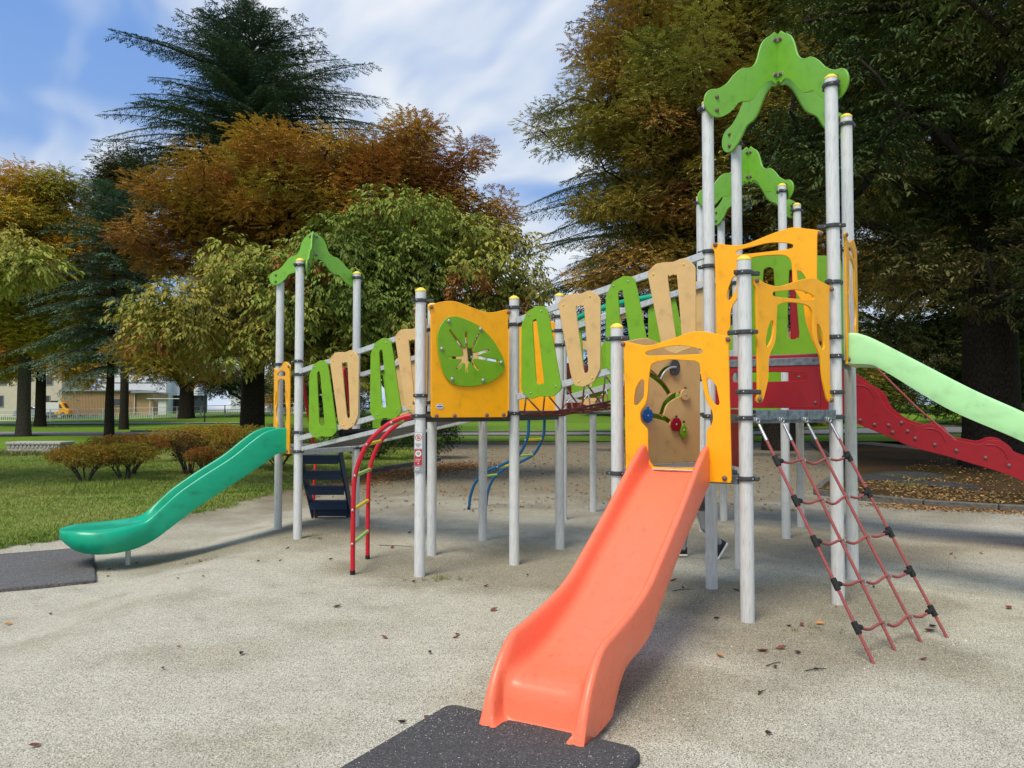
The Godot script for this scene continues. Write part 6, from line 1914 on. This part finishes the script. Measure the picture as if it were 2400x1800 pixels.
func cedar_branch(l: float, seed_: int) -> ArrayMesh: # a whole drooping bough along +x with flat plumes of needles
	var g := RandomNumberGenerator.new()
	g.seed = seed_
	var mb := MB.new()
	var n := maxi(4, int(l / 0.5))
	var pts := PackedVector3Array()
	var rd := PackedFloat32Array()
	for k in n + 1:
		var s := float(k) / n
		pts.append(Vector3(l * s, l * (0.10 * s - 0.30 * s * s), 0.05 * l * sin(3.0 * s + seed_)))
		rd.append(0.012 + 0.010 * l * (1.0 - s))
	mb.col = Color(0.8, 0.5, 0.45)
	mb.tube(pts, rd, 5, false)
	for k in range(1, n + 1):
		var s := float(k) / n
		var fwd := (pts[k] - pts[k - 1]).normalized()
		var side := fwd.cross(Vector3.UP).normalized()
		for sd in [-1.0, 1.0]:
			var w := (l * 0.24 * (1.0 - s * 0.8) + 0.24) * g.randf_range(0.65, 1.25)
			var d: Vector3 = (fwd * 0.8 + side * sd * 0.8 + Vector3.DOWN * 0.10).normalized()
			var m := maxi(3, int(w / 0.085))
			for q in m: # shoots along the side branchlet
				var t := (q + 0.5) / m
				var o := pts[k] + d * w * t + Vector3.DOWN * w * 0.22 * t * t
				var shoot := (1.0 - t * 0.55) * 0.17 + 0.05
				for e in [-1.0, 1.0]:
					var sdv: Vector3 = (d * 0.7 + d.cross(Vector3.UP).normalized() * float(e) * 0.8 + Vector3.DOWN * g.randf_range(0.05, 0.5)).normalized()
					for h in 3:
						var v := 0.6 + 0.4 * g.randf() + 0.25 * t
						mb.col = Color(v, v, v)
						var nd := (sdv + Vector3(g.randf_range(-0.55, 0.55), g.randf_range(-0.4, 0.5), g.randf_range(-0.55, 0.55))).normalized()
						leaf_into(mb, o + sdv * shoot * h / 3.0, nd, Vector3.UP, 0.125 * g.randf_range(0.8, 1.35), 0.050, false, 0.0)
	for h in 12:
		mb.col = Color(1.1, 1.1, 1.1)
		leaf_into(mb, pts[n] + Vector3(-0.04 * h, 0.02 * h * 0.2, 0), Vector3(0.8, g.randf_range(-0.5, 0.3), g.randf_range(-0.6, 0.6)).normalized(), Vector3.UP, 0.12, 0.03, false, 0.0)
	return mb.mesh(true)

func trunk_tube(mb: MB, a: Vector3, b: Vector3, ra: float, rb: float, bend: Vector3, sides: int) -> void:
	var n := maxi(2, int(a.distance_to(b) / 0.5))
	var pts := PackedVector3Array()
	var rad := PackedFloat32Array()
	for k in n + 1:
		var t := float(k) / n
		pts.append(a.lerp(b, t) + bend * sin(PI * t))
		rad.append(lerpf(ra, rb, t))
	mb.tube(pts, rad, sides, false)

# broad-leaved tree. lobes: [centre offset, radii] relative to the base; leaves gather in clumps that hang on real limbs
func broad_tree(called: String, label: String, base: Vector3, o: Dictionary) -> void:
	var g := RandomNumberGenerator.new()
	g.seed = o.get("seed", 1)
	var root := thing(called, label, "tree", base, o.get("group", ""))
	var h0: float = o.fork
	var top: float = o.top
	var nodes: Array[Vector3] = []
	var parent := PackedInt32Array()
	var weight := PackedInt32Array()
	var lean: Vector3 = o.get("lean", Vector3.ZERO)
	var nt := 9
	for k in nt:
		var t := float(k) / (nt - 1)
		nodes.append(Vector3(0, h0, 0).lerp(Vector3(lean.x, top, lean.z), t) + Vector3(g.randf_range(-0.15, 0.15), 0, g.randf_range(-0.15, 0.15)) * t * top * 0.12)
		parent.append(k - 1); weight.append(0)
	var lobes: Array = o.lobes
	var vol := 0.0
	for l in lobes: vol += l[1].x * l[1].y * l[1].z
	var clumps: Array[Vector3] = []
	var count: int = o.clumps
	for l in lobes:
		var c: Vector3 = l[0]
		var r: Vector3 = l[1]
		var n := maxi(3, roundi(count * r.x * r.y * r.z / vol))
		for k in n:
			var d := Vector3(g.randfn(), g.randfn(), g.randfn()).normalized()
			clumps.append(c + d * r * pow(g.randf(), 0.42))
	var axis := Vector3(lean.x * 0.4, (h0 + top) * 0.45, lean.z * 0.4)
	clumps.sort_custom(func(a, b): return a.distance_squared_to(axis) < b.distance_squared_to(axis))
	for c in clumps:
		var best := 0
		var bd := INF
		for k in nodes.size():
			var q := nodes[k]
			var dd := q.distance_to(c) + maxf(0.0, q.y - c.y) * 1.1 + 0.02 * k / nodes.size()
			if dd < bd:
				bd = dd; best = k
		var a := nodes[best]
		var n := clampi(int(a.distance_to(c) / 0.7), 1, 8)
		var prev := best
		var sag := Vector3(g.randf_range(-0.08, 0.08), 0.12, g.randf_range(-0.08, 0.08)) * a.distance_to(c)
		for k in n:
			var t := float(k + 1) / n
			nodes.append(a.lerp(c, t) + sag * sin(PI * t))
			parent.append(prev); weight.append(0)
			prev = nodes.size() - 1
		var w := prev
		while w >= 0:
			weight[w] += 1
			w = parent[w]
	var mb := MB.new()
	var r0: float = o.girth
	var kk: float = r0 / pow(maxf(1.0, clumps.size()), 0.5) * 0.92
	trunk_tube(mb, Vector3(0, -0.3, 0), Vector3(0, h0 * 0.25, 0), r0 * 1.35, r0 * 1.06, Vector3.ZERO, 18)
	trunk_tube(mb, Vector3(0, h0 * 0.25, 0), nodes[0], r0 * 1.06, r0 * 0.97, Vector3.ZERO, 18)
	for k in nodes.size():
		if parent[k] < 0: continue
		var ra := minf(r0 * 0.97, maxf(o.get("twig", 0.012), kk * pow(weight[parent[k]], 0.5)))
		var rb := maxf(o.get("twig", 0.012), kk * pow(maxf(1, weight[k]), 0.5))
		if parent[k] >= nt and weight[parent[k]] > weight[k] * 2: ra = rb * 1.25
		mb.tube(PackedVector3Array([nodes[parent[k]], nodes[k]]), PackedFloat32Array([ra, rb]), 10 if rb > 0.12 else 6, false)
	put("trunk", mb.mesh(), o.get("bark", M.bark), root)
	var cols: Array = o.colors
	var meshes: Array = o.boughs
	var bufs := []
	for k in meshes.size(): bufs.append(PackedFloat32Array())
	var sz: float = o.get("size", 1.0)
	var nz := FastNoiseLite.new()
	nz.seed = o.get("seed", 1); nz.frequency = o.get("hue_freq", 0.16)
	for c in clumps:
		var hue := clampf(0.5 + 0.95 * nz.get_noise_3d(c.x, c.y, c.z) + g.randf_range(-0.25, 0.25), 0.0, 0.999) * (cols.size() - 1)
		var cc: Color = cols[int(hue)].lerp(cols[mini(int(hue) + 1, cols.size() - 1)], hue - int(hue))
		if o.has("accent") and g.randf() < 0.03: cc = cc.lerp(o.accent, 0.6)
		cc = cc * g.randf_range(0.78, 1.2)
		var s := sz * g.randf_range(0.85, 1.25)
		var b := Basis.from_euler(Vector3(g.randf_range(-0.25, 0.25), g.randf() * TAU, g.randf_range(-0.25, 0.25)))
		push(bufs[g.randi() % meshes.size()], b.scaled(Vector3(s, s, s)), c, cc)
	for k in meshes.size(): copies("crown", meshes[k], o.get("leaf", M.leaf), bufs[k], root)

func cedar(called: String, label: String, base: Vector3, h: float, rad: float, o := {}) -> void:
	var g := RandomNumberGenerator.new()
	g.seed = o.get("seed", 5)
	var root := thing(called, label, "tree", base)
	var mb := MB.new()
	var girth: float = o.get("girth", h * 0.016)
	mb.tube(PackedVector3Array([Vector3(0, -0.3, 0), Vector3(0, h * 0.15, 0), Vector3(0.1, h * 0.6, 0), Vector3(0, h, 0)]), PackedFloat32Array([girth * 1.3, girth, girth * 0.5, 0.02]), 14, false)
	put("trunk", mb.mesh(), M.bark, root)
	var buf := []
	for k in 8: buf.append(PackedFloat32Array())
	var from: float = o.get("from", 0.12)
	var y := h * from
	var tint: Color = o.get("tint", Color(0.055, 0.10, 0.06))
	var pale: Color = o.get("pale", Color(0.10, 0.155, 0.085))
	while y < h * 0.995:
		var t := (y - h * from) / (h * (1.0 - from))
		var len := minf(o.get("cap", 99.0), rad * pow(1.0 - t, o.get("taper", 0.75))) + 0.25
		var nb: int = o.get("nb", 8) if t < 0.9 else 5
		var a0 := g.randf() * TAU
		for b in nb:
			var a := a0 + TAU * b / nb + g.randf_range(-0.45, 0.45)
			var l := len * g.randf_range(0.6, 1.15)
			var lift: float = lerpf(o.get("rise", 0.12), 0.85, pow(t, 3.0)) + g.randf_range(-0.10, 0.10)
			var cls := 0 if l < 1.6 else (1 if l < 3.4 else (2 if l < 5.6 else 3))
			var k: float = l / [1.1, 2.4, 4.4, 7.2][cls]
			var bs := Basis(Vector3.UP, a) * Basis(Vector3.BACK, lift) * Basis(Vector3.RIGHT, g.randf_range(-0.2, 0.2))
			push(buf[cls * 2 + g.randi() % 2], bs.scaled(Vector3(k, k, k)), Vector3(0, y + g.randf_range(-0.3, 0.3), 0), tint.lerp(pale, g.randf()))
		y += lerpf(o.get("step", 0.55), 0.30, t) * g.randf_range(0.8, 1.2)
	for k in 8:
		if buf[k].size() > 0: copies("crown", S.cedar[k], M.needle, buf[k], root)

func shrub(label: String, p: Vector2, r: Vector3, y0: float, cols: Array, seed_: int, dens := 420, stems := 5, group := "") -> void:
	var g := RandomNumberGenerator.new()
	g.seed = seed_
	var gy := gh(p.x, p.y) if p.y < 22.0 else 0.0
	var root := thing("shrub", label, "shrub", W(p, gy), group)
	var mb := MB.new()
	for k in stems:
		var a := TAU * k / stems + g.randf()
		var f := Vector3(cos(a) * 0.10, -0.05, sin(a) * 0.08)
		var m := Vector3(cos(a) * r.x * 0.30, y0 * 0.75, sin(a) * r.z * 0.30)
		mb.tube(arc3([f, f + Vector3(0.02, y0 * 0.4, 0), m], 3), 0.028 if k < 2 else 0.018, 7, false)
		for q in 6:
			var e := Vector3(cos(a + g.randf_range(-0.8, 0.8)) * r.x * g.randf_range(0.3, 0.9), y0 + r.y * g.randf_range(0.2, 1.2), sin(a + g.randf_range(-0.8, 0.8)) * r.z * g.randf_range(0.3, 0.9))
			mb.tube(arc3([m, (m + e) * 0.5 + Vector3(g.randf_range(-0.08, 0.08), 0.05, 0), e], 3), 0.008, 5, false)
	put("stem", mb.mesh(), M.bark_pale, root)
	var nz := FastNoiseLite.new()
	nz.seed = seed_; nz.frequency = 1.1
	var cm := MB.new()
	for k in dens:
		var d := Vector3(g.randfn(), g.randfn(), g.randfn()).normalized()
		var rr := pow(g.randf(), 0.30)
		if d.y < -0.2 and g.randf() < 0.5: continue
		var bump := 1.0 + 0.30 * nz.get_noise_3d(d.x * 2, d.y * 2, d.z * 2)
		var q := Vector3(0, y0 + r.y * 0.75, 0) + d * r * rr * bump
		var h := clampf(0.5 + 0.8 * nz.get_noise_3d(q.x * 1.3, q.y, q.z * 1.3) + g.randf_range(-0.35, 0.35), 0, 0.999) * (cols.size() - 1)
		var c: Color = cols[int(h)].lerp(cols[mini(int(h) + 1, cols.size() - 1)], h - int(h))
		for f in 7: # a rosette of small leaves
			var x := (d * 0.5 + Vector3.UP * 0.3 + Vector3(g.randfn(), g.randfn() * 0.6, g.randfn()) * 0.8).normalized()
			cm.col = c * g.randf_range(0.75, 1.15)
			leaf_into(cm, q + x * 0.01, x, Vector3(g.randf_range(-0.6, 0.6), 1, g.randf_range(-0.6, 0.6)).normalized(), 0.040 * g.randf_range(0.8, 1.2), 0.019, false)
	put("crown", cm.mesh(true), M.leaf, root).set_meta("kind", "stuff")

func build_trees() -> void:
	S.cedar = []
	for l in [1.1, 2.4, 4.4, 7.2]:
		for k in 2: S.cedar.append(cedar_branch(l, 50 + k + int(l * 10.0)))
	var fine := []
	for k in 4: fine.append(clump_mesh(0.95, 0.45, 150, 11, 0.28, 0.088, 0.042, 0.05, 11 + k))
	var cherry := []
	for k in 4: cherry.append(clump_mesh(0.56, 0.5, 50, 6, 0.20, 0.125, 0.05, 0.55, 21 + k, true))
	var broad := []
	for k in 4: broad.append(clump_mesh(0.9, 0.42, 62, 9, 0.34, 0.15, 0.052, 0.22, 31 + k, true))
	var rust := [Color(0.34, 0.30, 0.065), Color(0.46, 0.33, 0.07), Color(0.52, 0.315, 0.075), Color(0.50, 0.26, 0.075), Color(0.38, 0.17, 0.075)]
	var gold := [Color(0.34, 0.34, 0.06), Color(0.50, 0.41, 0.065), Color(0.60, 0.42, 0.065), Color(0.60, 0.33, 0.065)]
	var olive := [Color(0.25, 0.30, 0.085), Color(0.36, 0.335, 0.09), Color(0.47, 0.36, 0.09), Color(0.48, 0.28, 0.09)]
	var leafy := [Color(0.15, 0.215, 0.05), Color(0.21, 0.28, 0.06), Color(0.29, 0.32, 0.07), Color(0.36, 0.31, 0.07)]
	var dark := [Color(0.055, 0.085, 0.035), Color(0.08, 0.118, 0.04), Color(0.105, 0.13, 0.042), Color(0.13, 0.115, 0.042)]
	# rust-coloured zelkova behind the ramp
	broad_tree("zelkova_tree", "wide rust-orange tree spreading behind the triangular tower", Vector3(-10.2, 0, -30), {"seed": 3, "fork": 3.2, "top": 9.0, "lean": Vector3(2.2, 0, 0), "girth": 0.42, "clumps": 420, "colors": rust, "boughs": fine, "hang": 0.2, "accent": Color(0.26, 0.05, 0.03),
		"lobes": [[Vector3(2.6, 10.0, 0), Vector3(5.6, 2.3, 4.2)], [Vector3(6.6, 11.2, 0), Vector3(2.6, 1.5, 2.4)], [Vector3(8.2, 8.7, 0), Vector3(2.0, 1.7, 2.2)], [Vector3(-1.6, 9.5, 0), Vector3(2.6, 1.5, 2.8)], [Vector3(-3.4, 7.9, 1.0), Vector3(1.5, 1.0, 1.8)], [Vector3(-1.6, 3.7, 1.5), Vector3(2.6, 0.9, 2.6)], [Vector3(3.0, 4.6, 1.0), Vector3(4.5, 1.6, 3.0)], [Vector3(0.5, 6.8, 0), Vector3(2.2, 0.9, 2.2)]]})
	# green cherry in front of it
	broad_tree("cherry_tree", "green-leaved cherry tree with drooping leaves behind the middle platform", Vector3(-2.05, 0, -18.3), {"seed": 9, "fork": 1.3, "top": 4.6, "lean": Vector3(-1.2, 0, 2.0), "girth": 0.17, "clumps": 270, "colors": leafy, "boughs": cherry, "hang": 0.3, "accent": Color(0.42, 0.07, 0.04), "twig": 0.008,
		"lobes": [[Vector3(-1.0, 3.8, 2.0), Vector3(3.2, 1.7, 2.0)], [Vector3(-3.7, 3.5, 2.6), Vector3(1.8, 1.1, 1.3)], [Vector3(-2.9, 4.5, 2.2), Vector3(1.6, 0.8, 1.2)], [Vector3(-0.1, 5.3, 2.0), Vector3(1.8, 0.8, 1.2)], [Vector3(1.6, 4.3, 1.6), Vector3(1.2, 1.2, 1.2)], [Vector3(-4.7, 3.0, 3.0), Vector3(0.9, 0.5, 0.8)]]})
	broad_tree("cherry_tree", "cherry branch with yellow-green leaves reaching in over the lawn", Vector3(-13.6, 0, -15.2), {"seed": 19, "fork": 1.6, "top": 4.6, "lean": Vector3(1.0, 0, 0), "girth": 0.16, "clumps": 90, "colors": leafy, "boughs": cherry, "hang": 0.3, "accent": Color(0.40, 0.10, 0.04), "twig": 0.008,
		"lobes": [[Vector3(2.6, 4.7, 0), Vector3(2.0, 0.75, 1.2)], [Vector3(3.9, 4.4, 0.2), Vector3(1.2, 0.5, 0.8)], [Vector3(0, 4.8, 0), Vector3(2.2, 1.2, 1.8)]]})
	# golden trees on the left
	broad_tree("zelkova_tree", "golden-yellow tree with a grey trunk at the lawn's far left", Vector3(-27.6, 0, -43), {"seed": 4, "fork": 4.2, "top": 11.0, "lean": Vector3(-0.5, 0, 0), "girth": 0.33, "clumps": 300, "colors": gold, "boughs": fine, "size": 1.4, "bark": M.bark_pale,
		"lobes": [[Vector3(-0.5, 10.0, 0), Vector3(5.4, 3.2, 4.5)], [Vector3(0.2, 13.6, 0), Vector3(2.4, 1.8, 2.2)], [Vector3(2.8, 6.2, 1.0), Vector3(2.8, 1.5, 2.6)], [Vector3(-4.0, 6.0, 1.0), Vector3(3.5, 1.6, 3.0)]]})
	broad_tree("zelkova_tree", "golden-orange tree with a dark trunk beside the grey drive", Vector3(-43.4, 0, -70), {"seed": 6, "fork": 4.5, "top": 11.0, "girth": 0.42, "clumps": 210, "colors": gold, "boughs": fine, "size": 1.8,
		"lobes": [[Vector3(0, 10, 0), Vector3(6.2, 4.2, 5.5)], [Vector3(3.8, 5.6, 1), Vector3(3.0, 1.6, 2.5)], [Vector3(-3, 5.8, 1), Vector3(3.5, 1.5, 2.5)]]})
	broad_tree("zelkova_tree", "dark-trunked tree at the far left edge of the lawn", Vector3(-51.5, 0, -73), {"seed": 7, "fork": 4.5, "top": 12.0, "girth": 0.5, "clumps": 170, "colors": rust, "boughs": fine, "size": 1.8, "lobes": [[Vector3(0, 10.5, 0), Vector3(6.5, 4.6, 5.5)], [Vector3(2.0, 6.0, 2), Vector3(4.0, 1.6, 2.5)]]})
	broad_tree("tall_tree", "slender grey-green tree standing left of the tall cedar", Vector3(-30.6, 0, -60), {"seed": 8, "fork": 6.0, "top": 20.0, "girth": 0.3, "clumps": 130, "colors": [Color(0.06, 0.075, 0.03), Color(0.09, 0.10, 0.04), Color(0.12, 0.095, 0.04)], "boughs": fine, "size": 1.4, "hang": 0.5,
		"lobes": [[Vector3(0, 15.5, 0), Vector3(3.0, 6.0, 3.0)], [Vector3(0.2, 20.6, 0), Vector3(1.6, 2.2, 1.6)]]})
	# cedars
	cedar("cedar_tree", "tall dark green cedar towering above the rust-coloured tree", Vector3(-16.6, 0, -48), 27.9, 23.0, {"seed": 2, "from": 0.36, "taper": 1.2, "cap": 7.4, "nb": 9, "rise": 0.18, "step": 0.5})
	cedar("cedar_tree", "blue-green cedar with drooping branches between the golden and rust trees", Vector3(-20.9, 0, -39.5), 13.2, 4.2, {"seed": 12, "from": 0.30, "taper": 0.55, "rise": -0.02, "tint": Color(0.085, 0.145, 0.10), "pale": Color(0.15, 0.23, 0.155), "step": 0.5})
	cedar("cedar_tree", "dark cedar whose branches stick out left of the big olive tree", Vector3(9.2, 0, -44), 34.0, 9.0, {"seed": 22, "from": 0.14, "nb": 6, "step": 0.8, "taper": 0.5, "tint": Color(0.035, 0.07, 0.045), "pale": Color(0.08, 0.13, 0.085)})
	# the big trees on the right
	broad_tree("zelkova_tree", "huge olive and bronze tree filling the sky behind the main tower", Vector3(10.2, 0, -29), {"seed": 13, "fork": 4.0, "top": 14.0, "lean": Vector3(-1.0, 0, 0), "girth": 0.55, "clumps": 620, "colors": olive, "boughs": fine, "accent": Color(0.20, 0.05, 0.03),
		"lobes": [[Vector3(-2.2, 12.0, 0), Vector3(6.2, 4.8, 4.8)], [Vector3(-7.2, 12.6, 0.5), Vector3(2.4, 1.9, 2.2)], [Vector3(-5.0, 8.6, 1.0), Vector3(3.2, 1.8, 2.5)], [Vector3(-4.4, 6.6, 1.0), Vector3(3.2, 1.2, 2.4)], [Vector3(1.5, 16.5, 0), Vector3(6.0, 3.0, 4.5)], [Vector3(4.5, 10.0, 0), Vector3(4.0, 3.6, 4.0)], [Vector3(1.0, 6.2, 1.0), Vector3(5.0, 1.6, 3.0)], [Vector3(-4.6, 16.2, 0), Vector3(3.0, 2.0, 2.5)]]})
	broad_tree("chestnut_tree", "old dark tree with a massive trunk and long leaves at the tree bed", Vector3(12.1, 0.05, -19.2), {"seed": 14, "fork": 3.6, "top": 9.0, "girth": 0.62, "clumps": 270, "colors": dark, "leaf": M.leaf_dark, "boughs": broad, "hang": 0.5,
		"lobes": [[Vector3(-1.0, 8.6, 1.0), Vector3(5.2, 3.8, 4.8)], [Vector3(-2.6, 4.7, 2.4), Vector3(2.6, 1.1, 2.0)], [Vector3(1.5, 3.9, 3.2), Vector3(3.0, 1.3, 2.4)], [Vector3(-3.2, 3.6, 1.0), Vector3(1.6, 0.9, 1.8)], [Vector3(2.5, 12.0, 0.5), Vector3(4.0, 2.4, 4.0)], [Vector3(-1.8, 12.2, 1.0), Vector3(3.4, 2.0, 3.2)]]})
	broad_tree("broadleaf_tree", "dark green tree behind the massive old trunk", Vector3(21.5, 0, -33), {"seed": 15, "fork": 3.0, "top": 11.0, "girth": 0.4, "clumps": 220, "colors": dark, "leaf": M.leaf_dark, "boughs": fine, "size": 1.5, "lobes": [[Vector3(0, 9.0, 0), Vector3(6.5, 4.6, 5.0)], [Vector3(-3, 15, 0), Vector3(5.0, 3.2, 4.0)], [Vector3(-2.0, 4.6, 1.0), Vector3(4.5, 1.2, 3.0)]]})
	# far trees that close the view
	var far := [[-20.0, 88.0, 9.0, "bushy green tree by the post-and-wire fence"], [-7.0, 92.0, 8.0, "low dark tree far behind the middle platform"], [3.0, 96.0, 6.5, "small far tree below the gap of sky"], [13.0, 90.0, 9.5, "far green tree behind the rope bridge"], [26.0, 86.0, 11.0, "far tree left of the distant bollard light"], [40.0, 80.0, 10.0, "far round tree on the right rise"], [56.0, 84.0, 12.0, "far tree at the right end of the back lawn"], [-29.0, 100.0, 6.5, "pale green tree beside the low white building"], [24.0, 60.0, 7.0, "small thin-trunked tree on the right back lawn"], [47.0, 66.0, 12.0, "dense tree at the right end of the path"], [30.0, 72.0, 10.0, "dark far tree behind the bollard light"], [62.0, 72.0, 13.0, "tall far tree past the right edge of the lawn"], [33.0, 52.0, 11.0, "dark round tree between the two bollard lights"], [20.0, 58.0, 9.0, "bushy dark tree beyond the massive trunk"]]
	for k in 9: far.append([14.0 + 9.0 * k, 100.0 + 6.0 * sin(k * 2.1), 8.0 + 3.0 * sin(k * 1.3), ["leafy tree in the row that closes the park on the right", "leafy tree in the row that closes the park on the right"][k % 2]])
	for k in far.size():
		var f: Array = far[k]
		var h: float = f[2]
		broad_tree("park_tree", f[3], Vector3(f[0], th(f[0], f[1]), -f[1]), {"group": "tree row closing the park on the right" if k >= far.size() - 9 else "", "seed": 40 + k, "fork": h * 0.22, "top": h * 0.75, "girth": 0.22, "clumps": 70, "colors": [[Color(0.05, 0.075, 0.025), Color(0.08, 0.10, 0.035)], olive, leafy][k % 3], "boughs": fine, "size": 1.7, "lobes": [[Vector3(0, h * 0.55, 0), Vector3(h * 0.45, h * 0.42, h * 0.4)], [Vector3(0, h * 0.18, 0), Vector3(h * 0.5, h * 0.14, h * 0.3)]]})
	broad_tree("leaning_tree", "dark tree with a forked leaning trunk on the fence rise", Vector3(-36.8, th(-36.8, 86.0), -86), {"seed": 60, "fork": 3.4, "top": 7.5, "lean": Vector3(-3.0, 0, 0), "girth": 0.75, "clumps": 100, "colors": dark, "leaf": M.leaf_dark, "boughs": fine, "size": 1.7, "lobes": [[Vector3(-1.5, 8.5, 0), Vector3(6.0, 3.2, 4.0)], [Vector3(4.5, 4.0, -2.0), Vector3(4.0, 2.2, 3.0)]]})
	# azalea row left of the ramp tower
	var az := [Color(0.30, 0.29, 0.05), Color(0.42, 0.34, 0.06), Color(0.50, 0.31, 0.065), Color(0.46, 0.20, 0.065)]
	var azr := [Color(0.32, 0.27, 0.055), Color(0.46, 0.26, 0.065), Color(0.50, 0.15, 0.065)]
	var azg := [Color(0.17, 0.21, 0.045), Color(0.29, 0.29, 0.055), Color(0.44, 0.32, 0.065)]
	shrub("azalea with a wide orange-yellow crown at the row's open end", Vector2(-9.15, 16.3), Vector3(0.78, 0.24, 0.6), 0.50, az, 1, 1900)
	shrub("azalea with yellow-green leaves on two forked stems", Vector2(-8.45, 16.6), Vector3(0.75, 0.24, 0.55), 0.50, azg.slice(1) + az.slice(1, 3), 2, 1900)
	shrub("azalea topped with dark red leaves behind the forked one", Vector2(-9.0, 18.0), Vector3(1.1, 0.25, 0.55), 0.60, azr, 3, 1900)
	shrub("azalea with bare grey twigs and few bronze leaves", Vector2(-7.75, 18.2), Vector3(0.5, 0.36, 0.45), 0.45, [Color(0.14, 0.09, 0.04), Color(0.20, 0.13, 0.04)], 4, 700, 9)
	shrub("small red-leaved azalea close to the teal slide", Vector2(-7.0, 17.4), Vector3(0.45, 0.20, 0.4), 0.42, azr, 5, 900)
	shrub("tall bronze azalea behind the teal slide's upper half", Vector2(-7.3, 19.6), Vector3(1.3, 0.36, 0.75), 0.55, az, 6, 2800)
	shrub("dense orange-topped azalea nearest the triangular tower", Vector2(-5.9, 19.2), Vector3(1.0, 0.40, 0.8), 0.50, azg, 7, 2800)
	shrub("dark green clipped bush beneath the ramp", Vector2(-4.3, 22.6), Vector3(1.3, 0.62, 0.9), 0.25, [Color(0.022, 0.038, 0.014), Color(0.035, 0.055, 0.018)], 8, 4200, 4)
	shrub("dark green clipped bush behind the middle platform's posts", Vector2(-2.6, 24.0), Vector3(1.0, 0.66, 0.9), 0.25, [Color(0.020, 0.035, 0.013), Color(0.032, 0.05, 0.017)], 9, 3600, 4)
	shrub("low hedge bush left behind the azaleas", Vector2(-8.8, 21.5), Vector3(1.7, 0.34, 0.8), 0.5, az, 10, 2600)

# ---------------------------------------------------------------- single fallen leaves on the gravel
func pix(x: float, y: float, up := 0.0) -> Vector2: # where a photo pixel (2400 x 1800) meets the ground
	var p := deg_to_rad(1.9)
	var f := 1782.4
	var t := (900.0 - y) / f
	var dy := t * cos(p) + sin(p)
	var dd := cos(p) - t * sin(p)
	var k := (up - EYE) / dy
	return Vector2((x - 1200.0) / f * k, dd * k)

func build_small_things() -> void:
	var kinds := [["dried reddish-brown leaf", Color(0.20, 0.075, 0.05)], ["bright orange fallen leaf", Color(0.60, 0.27, 0.09)], ["dark curled fallen leaf", Color(0.07, 0.045, 0.035)], ["tan fallen leaf", Color(0.40, 0.26, 0.13)]]
	var spots := [[255, 1336, 0], [253, 1352, 0], [197, 1369, 0], [320, 1322, 0], [415, 1357, 1], [475, 1352, 0], [20, 1465, 1], [118, 1440, 2], [382, 1570, 2], [419, 1519, 3], [81, 1752, 0], [565, 1535, 2], [790, 1424, 0], [657, 1316, 2], [775, 1313, 2], [675, 1286, 0], [605, 1317, 2], [970, 1365, 0], [1068, 1497, 0], [1072, 1490, 0], [1158, 1432, 0], [900, 1497, 0], [1008, 1532, 2], [1000, 1686, 0], [942, 1697, 2], [1580, 1362, 0], [1600, 1380, 2], [1726, 1386, 0], [1922, 1464, 1], [1870, 1533, 2], [1687, 1541, 1], [1680, 1452, 2], [1832, 1522, 0], [1788, 1529, 0], [1914, 1572, 2], [1818, 1567, 2], [2166, 1548, 0], [2180, 1481, 0], [2160, 1448, 1], [2186, 1471, 2], [1800, 1723, 2], [1780, 1627, 2], [2048, 1378, 2], [2088, 1373, 2], [2365, 1427, 0], [1850, 1470, 2], [1880, 1467, 0], [1960, 1425, 3], [2230, 1300, 0], [2240, 1310, 3], [2300, 1299, 0], [640, 1195, 1], [1140, 1375, 0], [1236, 1350, 2], [1320, 1255, 3], [1410, 1235, 2], [1270, 1180, 3], [960, 1250, 2], [920, 1285, 0], [1430, 1300, 2], [130, 1180, 1], [200, 1178, 1], [30, 1213, 0], [115, 1240, 3]]
	var kindmesh := [dead_leaf_mesh(0.085), dead_leaf_mesh(0.075), dead_leaf_mesh(0.06), dead_leaf_mesh(0.05)]
	var colored := []
	for k in 4:
		var m := mat(kinds[k][1].linear_to_srgb(), 0.7, {"spec": 0.3})
		colored.append(m)
	for q in spots:
		var x: float = q[0]
		var y: float = q[1]
		var p := pix(x, y)
		for it in 3: p = pix(x, y, gh(p.x, p.y))
		var on_lawn := p.x < lawn_edge(p.y)
		var k: int = q[2]
		var o := put("fallen_leaf", kindmesh[k], colored[k], self, Transform3D(Basis.from_euler(Vector3(rng.randf_range(-0.3, 0.3), rng.randf() * TAU, rng.randf_range(-0.3, 0.3))).scaled(Vector3.ONE * rng.randf_range(0.6, 1.0)), W(p, gh(p.x, p.y) + (0.055 if on_lawn else 0.008))))
		tag(o, kinds[k][0] + (" lying on the lawn" if on_lawn else " lying on the gravel"), "leaf", "fallen leaves on the ground")
	# thin twigs on the gravel
	for q in [[1812, 1560, 0.12, 0.5], [1912, 1573, 0.13, 0.2], [1600, 1385, 0.2, 0.3], [930, 1280, 0.45, -0.3], [1785, 1625, 0.08, 0.8]]:
		var p := pix(q[0], q[1])
		var len: float = q[2]
		var mb := MB.new()
		mb.tube(arc3([Vector3(-len * 0.5, 0, 0), Vector3(-len * 0.1, 0.008, len * 0.05), Vector3(len * 0.25, 0.004, -len * 0.03), Vector3(len * 0.5, 0.006, len * 0.08)], 3), PackedFloat32Array([0.003, 0.003, 0.003, 0.0028, 0.0027, 0.0026, 0.0024, 0.0022, 0.002, 0.0015]), 5)
		var o := put("twig", mb.mesh(), M.bark, self, Transform3D(Basis(Vector3.UP, q[3]), W(p, gh(p.x, p.y) + 0.004)))
		tag(o, "thin dark twig lying on the gravel", "twig", "twigs on the gravel")
